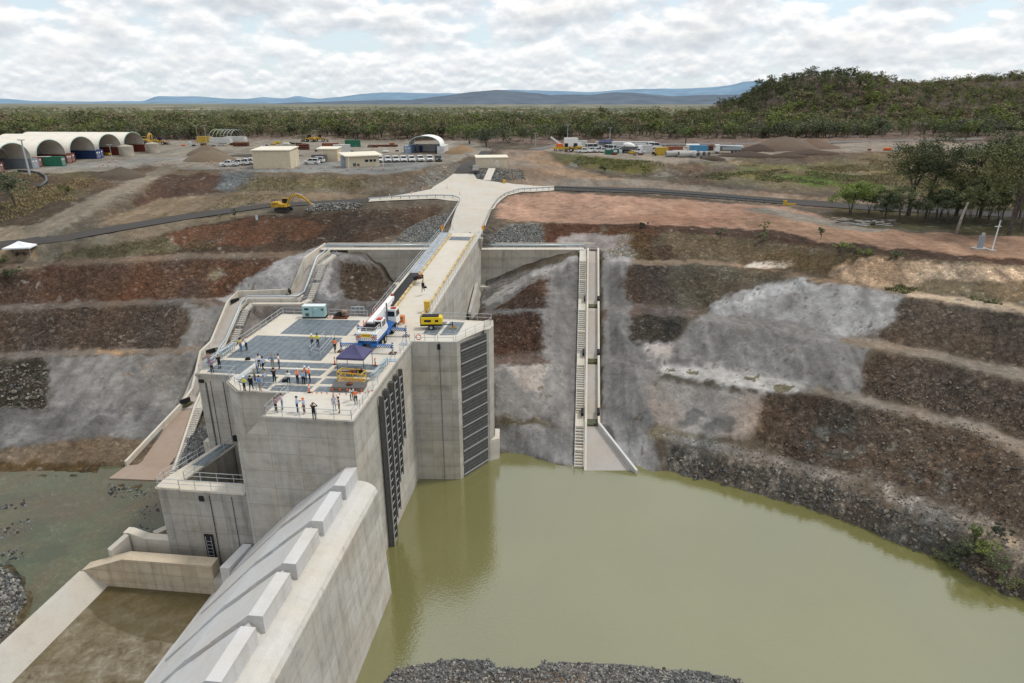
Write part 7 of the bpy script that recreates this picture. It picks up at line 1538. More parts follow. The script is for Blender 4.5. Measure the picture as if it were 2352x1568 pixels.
# ================================================================ crane truck on the deck
DK = DZ + .05
STR = newmat('hazard_stripes'); m, nt, b = STR; tc = nt.nodes.new('ShaderNodeTexCoord'); s_ = nt.nodes.new('ShaderNodeSeparateXYZ'); nt.links.new(tc.outputs['Object'], s_.inputs[0])
f_ = mathn(nt, 'FRACT', mathn(nt, 'MULTIPLY', mathn(nt, 'ADD', mathn(nt, 'ADD', s_.outputs[1], s_.outputs[0]), mathn(nt, 'MULTIPLY', s_.outputs[2], .9)), 4.0)); nt.links.new(ramp(nt, f_, [(.49, (.025, .07, .22)), (.51, (.78, .78, .78))], 'CONSTANT'), b.inputs['Base Color']); STR = m
cr = thing('crane_truck', 'white and blue truck crane with folded boom parked on the tower deck', 'crane', L(17.9, -4.3, DK), math.pi / 2 - AX)   # local x along the dam, y to the left
BLU = paint('crane_blue', (.025, .12, .38), .4, 0, .15); CW = paint('crane_white', (.80, .80, .79), .35, 0, .05)
mb = MB(); mb.box((5.2, 0, 1.05), (9.6, 1.1, .5)); mb.box((2.2, 0, 1.15), (4.2, 2.4, .3)); mb.box((6.6, 0, 1.2), (2.6, 2.4, .25)); mb.build('chassis', BLU, cr, bevel=.03)
for x in (2.0, 3.3, 6.9, 8.3):
    for y in (-1.1, 1.1): wheel(cr, x, y, .52, .4)
mb = MB(); mb.box((5.0, -1.15, 1.0), (2.0, .3, .5)); mb.box((5.0, 1.15, 1.0), (2.0, .3, .5)); mb.build('tool_box', BLU, cr, bevel=.03)
mb = MB(); mb.ext([(x, -1.3, z) for x, z in [(8.3, .7), (8.3, 2.85), (9.6, 2.85), (10.1, 1.9), (10.15, .7)]], (0, 1.55, 0)); mb.build('cab', CW, cr, bevel=.07)
mb = MB(); mb.box((10.1, 0, .95), (.5, 2.5, .7)); mb.box((9.0, .75, 1.3), (2.2, 1.0, 1.0)); mb.build('bonnet', CW, cr, bevel=.06)
for q_ in ([(8.45, -1.315, 1.8), (9.0, -1.315, 1.8), (9.0, -1.315, 2.6), (8.45, -1.315, 2.6)], [(9.1, -1.315, 1.8), (9.9, -1.315, 1.8), (9.55, -1.315, 2.6), (9.1, -1.315, 2.6)]): mb = MB(); mb.ext(q_, (0, -.02, 0)); mb.build('window', GLASS, cr)
mb = MB(); mb.box((8.28, -.55, 2.2), (.03, 1.1, .7)); mb.build('window', GLASS, cr); mb = MB(); mb.box((8.7, -.9, 2.95), (.5, .7, .12)); mb.build('beacon', REDL, cr)
# superstructure
mb = MB(); mb.lathe([(1.0, 1.3), (1.0, 1.65)], (3.4, 0, 0), 16); mb.build('turntable', BLU, cr)
mb = MB(); mb.ext([(x, -1.3, z) for x, z in [(-.1, 1.45), (-.1, 2.35), (.2, 2.55), (2.2, 2.3), (4.4, 2.2), (4.6, 1.6), (3.9, 1.5)]], (0, 2.6, 0)); sup = mb.build('superstructure', CW, cr, bevel=.05)
mb = MB(); mb.box((-.16, 0, 1.9), (.1, 2.62, .85)); cwt = mb.build('counterweight', STR, cr)
mb = MB(); mb.box((-.23, 0, 1.72), (.04, 1.25, .42)); mb.build('name_panel', CW, cwt); text('lettering', 'KATO', .40, paint('letter_blue', (.02, .04, .14), .5), (-.255, 0, 1.70), (0, -1, 0), Z, cwt)
mb = MB(); mb.box((-.23, 0, 2.16), (.04, 1.3, .42)); mb.build('sign', paint('sign_yellow', (.78, .50, .03), .5), cwt); text('lettering', 'OVERSIZE', .25, BLACK, (-.255, 0, 2.15), (0, -1, 0), Z, cwt)
for y in (-.95, .95): mb = MB(); mb.box((-.24, y, 1.95), (.05, .3, .3)); mb.build('tail_light', ORNG, cwt)
mb = MB(); mb.box((1.0, 0, 2.6), (1.4, 1.5, .4)); mb.lathe([(.3, -.5), (.3, .5)], (1.6, 0, 2.8), 12, M=Matrix.Rotation(math.pi / 2, 3, 'X')); mb.build('winch', BLACK, cr)
mb = MB(); rail(mb, [(.1, 1.1, 2.45), (.1, -1.1, 2.45), (1.8, -1.1, 2.4)], h=.6, step=.9, r=.03); mb.build('railing', CW, cr)
mb = MB(); mb.ext([(x, -1.35, z) for x, z in [(2.0, 2.1), (1.95, 3.35), (3.5, 3.35), (3.9, 2.6), (3.9, 2.1)]], (0, .95, 0)); cb_ = mb.build('operator_cab', CW, cr, bevel=.05)
for q_ in (((1.93, -.88, 2.9), (.03, .7, .6)), ((2.45, -1.36, 2.85), (.55, .03, .65)), ((3.15, -1.36, 2.85), (.55, .03, .65))): mb = MB(); mb.box(*q_); mb.build('window', GLASS, cb_)
mb = MB(); mb.box((2.6, -.9, 3.42), (.9, .6, .1)); mb.build('roof_hatch', REDL, cb_)
mb = MB(); mb.bar((1.7, .1, 2.95), (10.6, .1, 3.35), .66, .72); mb.build('boom', CW, cr, bevel=.04); mb = MB(); mb.bar((5.0, .1, 3.15), (11.3, .1, 3.42), .5, .54); mb.build('boom_section', CW, cr, bevel=.03)
mb = MB(); mb.tube([(1.5, .62, 3.1), (10.6, .56, 3.5)], .06, 5); mb.tube([(1.5, .75, 2.8), (10.6, .6, 3.15)], .05, 5); mb.build('boom_stripe', REDL, cr)
mb = MB(); mb.disc((11.4, .1, 3.4), Y, .35, .5, 12); mb.box((11.3, .1, 3.5), (.8, .6, .3)); mb.build('boom_head', CW, cr); mb = MB(); mb.box((11.6, .1, 3.85), (.25, .3, .25)); mb.build('beacon', REDL, cr)
mb = MB(); mb.tube([(7.0, -.5, 1.6), (7.0, -.5, 4.1)], .09, 6); mb.build('exhaust', DGREY, cr); mb = MB(); mb.tube([(3.0, .1, 2.2), (6.0, .1, 2.8)], .16, 8); mb.build('ram', CHROME, cr)
for x in (-.3, 5.9):
    for sg in (-1, 1):
        mb = MB(); mb.bar((x, sg * .5, 1.0), (x, sg * 3.2, .92), .34, .36); o = mb.build('outrigger', BLU, cr)
        mb = MB(); mb.box((x - .18, sg * 2.2, .95), (.03, 1.7, .3)); mb.build('warning_stripe', STR, o)
        mb = MB(); mb.tube([(x, sg * 3.2, .1), (x, sg * 3.2, 1.5)], .13, 8); mb.build('jack', STR, o); mb = MB(); mb.box((x, sg * 3.2, .07), (.8, .8, .12)); mb.build('foot_pad', RUST, o)
# ================================================================ equipment on the deck
def at2(x, y, z=DK): v = W(*z2(x, y), z); return v
def at4(x, y, z=DK): return W(*z4(x, y), z)
rzD = -AX
gp = at2(1378, 325); gen = thing('generator', 'pale teal generator box at the back of the deck', 'generator', gp + Vector((0, .6, 0)), 0); TEAL = paint('generator_teal', (.34, .52, .52), .45, 0, .06); GW = paint('generator_white', (.66, .74, .74), .45, 0, .06)
mb = MB(); mb.box((0, 0, .1), (3.3, 1.3, .2)); mb.build('skid', BLACK, gen); mb = MB(); mb.box((-.85, 0, .95), (1.45, 1.2, 1.5)); mb.build('housing', TEAL, gen, bevel=.04); mb = MB(); mb.box((.72, 0, .95), (1.65, 1.2, 1.5)); mb.build('housing', TEAL, gen, bevel=.04)
mb = MB(); mb.box((0, 0, 1.75), (3.15, 1.2, .12)); mb.build('lid', GW, gen, bevel=.03)
for x, w_, h_, z_, m_ in ((-.95, .55, .25, 1.35, BLACK), (-.9, .5, .45, .55, DGREY), (.0, .06, .2, .9, BLACK), (.35, .5, .1, 1.45, WHITE), (1.25, .35, .3, 1.3, DGREY)): mb = MB(); mb.box((x, -.615, z_), (w_, .03, h_)); mb.build('panel', m_, gen)
cable([gp + Vector((1.75, .3, .1)), gp + Vector((2.0, -.1, .05)), gp + Vector((2.3, .3, .05)), gp + Vector((2.1, .5, .3))], .06, gen, 'hose', ORNG)
t = thing('cable_crate', 'open pallet crate full of black cables beside the generator', 'crate', at2(1650, 332) + Vector((0, .7, 0))); mb = MB(); mb.box((0, 0, .1), (2.0, 1.4, .2)); mb.build('pallet', RUST, t); r_ = random.Random(2)
mb = MB()
for k in range(16): c_ = Vector((r_.uniform(-.6, .5), r_.uniform(-.4, .4), r_.uniform(.3, .8))); rr = r_.uniform(.25, .55); mb.tube([c_ + Vector((math.cos(a * .7) * rr, math.sin(a * .7) * rr * .6, .1 * math.sin(a))) for a in range(9)], .05, 5)
mb.build('cable_coils', BLACK, t); mb = MB(); mb.box((.55, .1, .7), (.7, .9, .7)); mb.build('sacking', paint('sacking', (.30, .22, .16), .9), t, bevel=.1)
t = thing('mesh_cage', 'galvanised barrier frames stacked against the back handrail', 'barrier', at2(1830, 300) + Vector((0, .8, 0))); mb = MB()
for k in range(3): rail(mb, [(-.9, .1 * k, 0), (.9, .1 * k, 0)], h=1.1, step=.6, r=.03)
mb.build('frame', PIPE, t)
# compressor
cp = at4(1055, 1345); t = thing('air_compressor', 'yellow towable air compressor beside the screen tower gratings', 'compressor', cp + Vector((0, .5, 0)), R(2)); CPY = paint('compressor_yellow', (.78, .55, .02), .4, 0, .08)
mb = MB(); mb.ext([(x, -.65, z) for x, z in [(-1.35, .75), (-1.35, 1.55), (-1.2, 1.75), (1.35, 1.75), (1.5, 1.5), (1.5, .75)]], (0, 1.3, 0)); mb.build('housing', CPY, t, bevel=.08); mb = MB(); mb.box((-.1, 0, 1.8), (2.2, 1.1, .12)); mb.build('top_grille', BLACK, t); mb = MB(); mb.box((-1.38, 0, 1.2), (.12, 1.2, .7)); mb.build('rear_grille', BLACK, t)
mb = MB(); mb.box((0, 0, .62), (2.9, 1.2, .2)); mb.bar((1.4, 0, .6), (2.9, 0, .45), .1); mb.tube([(2.8, 0, .1), (2.8, 0, .9)], .06, 6); mb.build('drawbar', BLACK, t)
for y in (-.7, .7): wheel(t, 0, y, .36, .25)
for x, w_ in ((-.45, .9), (.75, .42)): mb = MB(); mb.box((x, -.665, 1.25), (w_, .03, .3)); mb.build('decal', BLACK, t)
mb = MB(); mb.tube([cp + Vector((2.9 + .45 * math.cos(a * .9), .3 + .3 * math.sin(a * .9), .05 + .03 * a)) for a in range(10)], .06, 6); tag(mb.build('hose', paint('hose_orange', (.45, .24, .05), .7)), 'orange hose coiled right of the yellow compressor', 'hose')
# gazebo on deck
gc = (L(10.6, -5.3) + L(13.5, -2.3)) / 2; gc.z = DK
gazebo('dark purple pop up gazebo on the deck behind the yellow cage', gc, -AX, 3.1, 3.1, 2.1, 1.15, paint('purple_canopy', (.085, .080, .17), .6, 0, .1), BLACK, 'gazebo')
for i, (x, y) in enumerate(((1830, 900), (1870, 905), (1770, 920))):
    t = thing('pump', ['small petrol pump under the right side of the gazebo', 'petrol pump at the right leg of the gazebo', 'red toolbox and hoses under the gazebo'][i], 'pump', at2(x, y), .3 * i); mb = MB(); mb.box((0, 0, .3), (.6, .45, .3)); mb.build('engine', (RUST, BLACK, REDL)[i], t, bevel=.03); mb = MB(); mb.disc((.35, 0, .3), X, .18, .15, 10); mb.build('pulley', CHROME, t); mb = MB(); mb.bar((-.35, -.25, .0), (-.35, -.25, .7), .04); mb.bar((.4, -.25, .0), (.4, -.25, .7), .04); mb.bar((-.35, -.25, .7), (.4, -.25, .7), .04); mb.build('frame', GALV, t)
# yellow man cage
c0p = at2(1630, 1000); c1p = at2(1885, 1025); d_ = c1p - c0p; t = thing('man_cage', 'yellow steel man cage with open top in front of the gazebo', 'cage', c0p, math.atan2(d_.y, d_.x)); lx = d_.length; YC = paint('cage_yellow', (.66, .42, .05), .5, 0, .15)
mb = MB()
for z_ in (.05, .55, 1.15):
    for a, b_ in (((0, 0), (lx, 0)), ((0, 1.2), (lx, 1.2)), ((0, 0), (0, 1.2)), ((lx, 0), (lx, 1.2))): mb.bar((*a, z_), (*b_, z_), .08)
for x in (0, lx * .33, lx * .66, lx):
    for y in (0, 1.2): mb.bar((x, y, 0), (x, y, 1.2), .07)
mb.build('frame', YC, t); mb = MB(); mb.box((lx / 2, .6, .04), (lx, 1.2, .05)); mb.build('floor', paint('ply', (.32, .20, .10), .8), t); mb = MB(); mb.box((lx * .28, -.05, .12), (.6, .02, .18)); mb.build('plate', WHITE, t); mb = MB(); mb.bar((.2, .2, 1.1), (lx - .3, 1.0, 1.25), .1); mb.build('lifting_bar', RUST, t)
t = thing('grating_stack', 'stack of grey steel grating panels with orange clips in front of the yellow cage', 'grating stack', at2(1735, 1095) + Vector((0, .5, 0)), -.06)
for k in range(4): mb = MB(); mb.box((.02 * k, .03 * k, .12 + k * .1), (3.5, 1.5, .07)); mb.build('panel', DGREY if k % 2 else paint('mid_grey_steel', (.24, .23, .22), .6), t)
for x in (-1.5, -.7, .1, .9, 1.6): mb = MB(); mb.box((x, -.77, .25), (.16, .05, .3)); mb.build('clip', ORNG, t)
mb = MB(); mb.lathe([(.3, .5), (.34, .62), (.2, .72)], (0.1, .1, 0), 12); mb.build('sandbag', RUST, t)
# bollards on deck
BD = [(1330, 1112), (1600, 815), (2030, 830), (1984, 345), (1859, 465), (1908, 420), (2030, 275), (1345, 1108)]
for i, (x, y) in enumerate(BD[:7]):
    o = copy_tree(c0_, at2(x, y)); o['label'] = ['orange and white bollard at the front of the grating near the pennants', 'orange bollard at the left side of the purple gazebo', 'orange bollard right of the purple gazebo', 'orange bollard beside the crane boom at the back grating', 'orange bollard behind the crane at its left', 'thin orange bollard left of the crane operator cab', 'orange bollard at the back handrail by the bridge'][i]; o['group'] = 'orange bollards on the tower deck'
mb = MB(); pts = [at2(x, y, DK + z_) for x, y, z_ in ((1330, 1100, .9), (1480, 1106, .75), (1680, 1120, .65), (1900, 1110, .75), (2010, 1080, .95))]; mb.tube(pts, .012, 4)
r_ = random.Random(3)
for a, b_ in zip(pts[:-1], pts[1:]):
    for k in range(3): p = a.lerp(b_, (k + .5) / 3); mb.add([p + Vector((-.12, 0, 0)), p + Vector((.12, 0, 0)), p + Vector((0, 0, -.28))], [(0, 1, 2)], 1)
tag(mb.build('pennant_line', [WHITE, paint('pennant_pink', (.75, .25, .20), .6)]), 'line of small red pennants strung across the front of the grating', 'pennants')
# orange fuel box, yellow bin on bridge
t = thing('fuel_box', 'orange steel box standing right of the crane cab', 'box', at4(735, 1290) + Vector((0, .4, 0)), -.2); mb = MB(); mb.box((0, 0, .6), (.8, .8, 1.1)); mb.build('body', paint('box_orange', (.62, .20, .05), .5), t, bevel=.03); mb = MB(); mb.box((0, -.42, .9), (.5, .03, .25)); mb.build('label_plate', DGREY, t); mb = MB(); mb.box((.1, -.5, .12), (.4, .3, .25)); mb.build('drum', WHITE, t)
t = thing('yellow_cabinet', 'upright yellow steel cabinet at the right kerb of the bridge', 'cabinet', at4(1010, 1150, bz(36)) + Vector((0, .3, 0)), -.1); mb = MB(); mb.box((0, 0, .65), (.75, .6, 1.3)); mb.build('body', YC, t, bevel=.03); mb = MB(); mb.box((0, 0, 1.35), (.85, .7, .12)); mb.build('lid', YC, t)
# welding gear on bridge
t = thing('engine_pump', 'cluster of pumps and hoses at the left handrail of the bridge', 'pump', at4(920, 820, bz(52)) + Vector((0, 0, 0)), .2); r_ = random.Random(9)
for k, (x, y, m_) in enumerate(((-.5, -.2, BLACK), (.1, .3, RUST), (.5, .7, RUST), (-.6, .5, DGREY))): mb = MB(); mb.box((x, y, .4), (.55, .5, .6), k * .4); mb.build('unit', m_, t, bevel=.06)
mb = MB()
for k in range(6): c_ = Vector((r_.uniform(-.8, .6), r_.uniform(-.5, .9), .75)); mb.tube([c_ + Vector((math.cos(a) * .3, math.sin(a) * .25, .1 * math.sin(2 * a))) for a in range(7)], .05, 5)
mb.build('hose_coils', DGREY, t)
t = thing('survey_tripod', 'black survey tripod standing on the left lane at the top of the bridge', 'tripod', at4(1265, 288, bz(72)))
for a in (0, 2.1, 4.2): mb = MB(); mb.bar((math.cos(a) * .45, math.sin(a) * .45, 0), (0, 0, 1.4), .06); mb.build('leg', BLACK, t)
mb = MB(); mb.box((0, 0, 1.55), (.25, .25, .35)); mb.build('instrument', BLACK, t)
# loose handrail sets leaning at deck edges
def loose(label, a, b_, n=7):
    t = thing('handrail_bundle', label, 'handrail bundle', a); mb = MB(); d = (b_ - a); r_ = random.Random(int(a.x * 7))
    for k in range(n): o = Vector((-.09 * k, .02 * k, 0)); st = a + o + d * r_.uniform(0, .1); rail(mb, [st, st + d * .42], h=.95 - .04 * k, step=.9, r=.026, n=4); rail(mb, [st + d * .5, st + d * .95], h=.95 - .03 * k, step=.9, r=.026, n=4)
    mb.build('panel', PIPE, t, True)
loose('bundle of galvanised handrail panels leaning at the left edge of the deck', L(10.2, -20.6, DK), L(16.6, -20.6, DK)); loose('bundle of galvanised handrail panels leaning at the right edge of the deck', L(9.2, -.7, DK), L(14.2, -.6, DK), 6)
t = thing('stair_barrier', 'free standing galvanised handrail around a hatch in the large grating', 'handrail', at2(1340, 700)); mb = MB(); rail(mb, [at2(1340, 712), at2(1500, 545), at2(1600, 545)], step=1.2); rail(mb, [at2(1450, 735), at2(1600, 560)], step=1.2); rail(mb, [at2(1340, 712), at2(1450, 740)], step=1.2); mb.build('rail', GALV, t, True)
for k, (x, y) in enumerate(((2210, 775), (2330, 600))): t = thing('jack_stand', ['galvanised stand under the rear outrigger at the deck edge', 'galvanised stand beside the front outrigger at the deck edge'][k], 'stand', at2(x, y)); mb = MB(); mb.bar((-.3, 0, 0), (.1, .2, 1.2), .06); mb.bar((.4, 0, 0), (.1, .2, 1.2), .06); mb.box((0, 0, .05), (1.1, .7, .1)); mb.build('frame', PIPE, t)
def bag(label, p, rz=0):
    t = thing('bag', label, 'bag', p, rz); mb = MB(); mb.ext([(-.3, -.15, 0), (.3, -.15, 0), (.27, -.15, .22), (.12, -.15, .32), (-.2, -.15, .3), (-.3, -.15, .15)], (0, .3, 0)); mb.build('body', BLACK, t, bevel=.05); mb = MB(); mb.tube([(-.15, 0, .28), (-.05, 0, .45), (.08, 0, .45), (.15, 0, .3)], .02, 5); mb.build('strap', BLACK, t); return t
bag('black camera bag lying alone on the pale strip between the gratings', at2(675, 765), .2)
# ================================================================ people
SK = paint('skin', (.48, .27, .18), .6, 0, .05)
def cloth(nm, c_): return paint('cloth_' + nm, c_, .85, 0, .15, 5)
CL_ = dict(white=(.78, .79, .82), lblue=(.36, .48, .70), blue=(.14, .28, .55), denim=(.16, .28, .42), purple=(.26, .17, .28), black=(.018, .018, .022), navy=(.03, .04, .075), beige=(.40, .31, .22), brown=(.16, .09, .06), grey=(.28, .28, .30), lgrey=(.50, .51, .55), orange=(.85, .20, .05), salmon=(.80, .28, .16), yellow=(.72, .72, .06), pink=(.62, .42, .55), jeans=(.12, .20, .38), olive=(.20, .20, .15), khaki=(.30, .24, .15), mauve=(.35, .27, .30), hair=(.04, .025, .018), fair=(.35, .22, .11), red=(.6, .06, .04))
CT_ = {k: cloth(k, v) for k, v in CL_.items()}
def person(label, p, face, top, bottom, pose='stand', hat=None, hc='white', vest=False, sleeves='long', h=1.75, seed=0):
    """one continuous skinned body; face = heading in degrees, 0 looks to +x"""
    r_ = random.Random(seed); t = thing('person', label, 'person', p, R(face) - math.pi / 2)
    lean = 0.0; kn = {1: (.02, .5), -1: (.02, .5)}; an = {1: (-.02, .09), -1: (-.02, .09)}
    arm = {s: [(s * .25, -.02, 1.13), (s * .25, .06, .88)] for s in (1, -1)}
    if pose == 'walk': kn = {1: (.20, .52), -1: (-.02, .5)}; an = {1: (.28, .10), -1: (-.38, .16)}; arm = {1: [(.24, -.16, 1.15), (.25, -.08, .92)], -1: [(-.24, .12, 1.15), (-.25, .28, .98)]}
    if pose == 'hold': arm = {s: [(s * .27, .04, 1.15), (s * .08, .30, 1.20)] for s in (1, -1)}
    if pose == 'cross': arm = {s: [(s * .28, .06, 1.17), (-s * .06, .24, 1.22)] for s in (1, -1)}
    if pose == 'hips': arm = {s: [(s * .42, -.06, 1.18), (s * .2, .04, .98)] for s in (1, -1)}
    if pose == 'armup': arm = {1: [(.42, .05, 1.38), (.46, .12, 1.68)], -1: [(-.27, .02, 1.15), (-.2, .25, 1.0)]}
    if pose == 'point': arm = {1: [(.30, .2, 1.30), (.28, .48, 1.32)], -1: [(-.26, -.02, 1.13), (-.25, .08, .9)]}
    if pose == 'head': arm = {s: [(s * .36, .16, 1.34), (s * .10, .16, 1.60)] for s in (1, -1)}
    if pose == 'bend': lean = .75; arm = {s: [(s * .22, .25, 1.0), (s * .1, .45, .85)] for s in (1, -1)}
    def up(x, y, z):         # lean the trunk about the hips
        if not lean or z < .95: return (x, y, z)
        dz = z - .95; return (x, y + dz * math.sin(lean), .95 + dz * math.cos(lean))
    J = {}; V = []; Ed = []; Rd = []; cat = []
    def j(n, p_, r, c_): J[n] = len(V); V.append(Vector(p_)); Rd.append(r); cat.append(c_)
    j('pel', (0, 0, .95), .135, 'b'); j('sp', up(0, .0, 1.14), .13, 't'); j('ch', up(0, 0, 1.34), .145, 't'); j('nk', up(0, .0, 1.50), .055, 's'); j('hd', up(0, .02, 1.60), .088, 's'); j('ht', up(0, .01, 1.71), .075, 's')
    for a, b_ in (('pel', 'sp'), ('sp', 'ch'), ('ch', 'nk'), ('nk', 'hd'), ('hd', 'ht')): Ed.append((J[a], J[b_]))
    for s in (1, -1):
        q_ = str(s); j('hip' + q_, (s * .095, 0, .88), .10, 'b'); j('kn' + q_, (s * .105, kn[s][0], kn[s][1]), .066, 'b'); j('an' + q_, (s * .11, an[s][0], an[s][1]), .047, 'b'); j('toe' + q_, (s * .125, an[s][0] + .16, max(.035, an[s][1] - .06)), .04, 'f')
        for a, b_ in (('pel', 'hip' + q_), ('hip' + q_, 'kn' + q_), ('kn' + q_, 'an' + q_), ('an' + q_, 'toe' + q_)): Ed.append((J[a], J[b_]))
        e_, w_ = arm[s]; ee = Vector(e_); ww_ = Vector(w_); j('sh' + q_, up(s * .175, 0, 1.41), .068, 't'); j('el' + q_, e_, .05, 't' if sleeves == 'long' else 's'); j('wr' + q_, w_, .032, 's' if sleeves != 'long' else 't'); d = (ww_ - ee).normalized(); j('pm' + q_, ww_ + d * .075, .034, 's')
        for a, b_ in (('ch', 'sh' + q_), ('sh' + q_, 'el' + q_), ('el' + q_, 'wr' + q_), ('wr' + q_, 'pm' + q_)): Ed.append((J[a], J[b_]))
    me = bpy.data.meshes.new('body'); me.from_pydata(V, Ed, []); ob = bpy.data.objects.new('body_tmp', me); C.objects.link(ob)
    ob.modifiers.new('s', 'SKIN'); 
    for i, sv_ in enumerate(me.skin_vertices[0].data): sv_.radius = (Rd[i] * (1.12 if cat[i] == 't' and i < 3 else 1), Rd[i] * (.82 if i < 3 else 1)); sv_.use_root = (i == 0)
    sb = ob.modifiers.new('u', 'SUBSURF'); sb.levels = 1; sb.render_levels = 1
    dg = bpy.context.evaluated_depsgraph_get(); bme = bpy.data.meshes.new_from_object(ob.evaluated_get(dg)); bpy.data.objects.remove(ob)
    vs = [tuple(v.co) for v in bme.vertices]; fs = [tuple(f.vertices) for f in bme.polygons]; seg = [(V[a], V[b_], cat[a], cat[b_]) for a, b_ in Ed]; mi = []
    order = {'t': 0, 'b': 1, 's': 2, 'f': 3}
    for f in fs:
        c_ = sum((Vector(vs[k]) for k in f), Vector()) / len(f); best = 9; bc = 0
        for a, b_, ca, cb2 in seg:
            d = b_ - a; u = max(0, min(1, (c_ - a).dot(d) / max(1e-6, d.length_squared))); ds = (c_ - a - d * u).length
            if ds < best: best = ds; bc = ca if u < .5 else cb2
        if vest and bc == 't' and abs(c_.z - 1.12) < .035: bc = 'v'
        if vest and bc == 't' and c_.z < 1.08 and abs(c_.x) < .19: bc = 'n'
        mi.append({'v': 4, 'n': 5}.get(bc, order.get(bc, 0)))
    mb = MB(); mb.v = vs; mb.f = fs; mb.m = mi
    hd = V[J['hd']]; mb.tube([hd + Vector((0, .075, .0)), hd + Vector((0, .105, -.02))], [.012, .016], 5, mi=2)      # nose
    for s in (1, -1):      # palm fingers and thumb
        w_ = V[J['pm' + str(s)]]; d = (w_ - V[J['wr' + str(s)]]).normalized(); sd_ = d.orthogonal().normalized(); nn = d.cross(sd_)
        for k, fl in enumerate((.062, .075, .072, .055)):
            o = w_ + sd_ * (k - 1.5) * .018; mb.tube([o, o + d * fl * .6, o + d * fl + nn * .02], [.009, .008, .006], 5, mi=2)
        mb.tube([w_ - d * .04 + sd_ * -.03, w_ - d * .01 + sd_ * -.055, w_ + d * .02 + sd_ * -.06], [.011, .009, .007], 5, mi=2)
    mb.build('body', [CT_[top], CT_[bottom], SK, CT_['brown'] if bottom in ('jeans', 'beige') else CT_['black'], CT_['lgrey'], CT_['navy']], t, smooth=True)
    ht = V[J['ht']]; ax = (V[J['ht']] - V[J['hd']]).normalized(); M = ax.to_track_quat('Z', 'Y').to_matrix(); c_ = V[J['hd']] + ax * .03
    if hat is None or hat == 'hair': mb = MB(); mb.lathe([(.093, -.02), (.105, .04), (.095, .10), (.06, .145), (.01, .155)], c_ + Vector((0, -.018, 0)), 12, M=M); mb.build('hair', CT_[hc if hat == 'hair' else 'hair'], t, smooth=True)
    else:
        mb = MB(); rim = {'helmet': .135, 'hat': .21, 'cap': .118}[hat]; mb.lathe([(rim, .035), (rim, .05), (.118, .06), (.112, .11), (.085, .16), (.03, .185)], c_, 14, M=M)
        if hat != 'hat': mb.box(c_ + Vector((0, .13, .045)), (.13, .11, .015))
        mb.build(hat if hat != 'hat' else 'sun_hat', CT_[hc], t, smooth=False)
    if h != 1.75: t.scale = (h / 1.75,) * 3
    return t
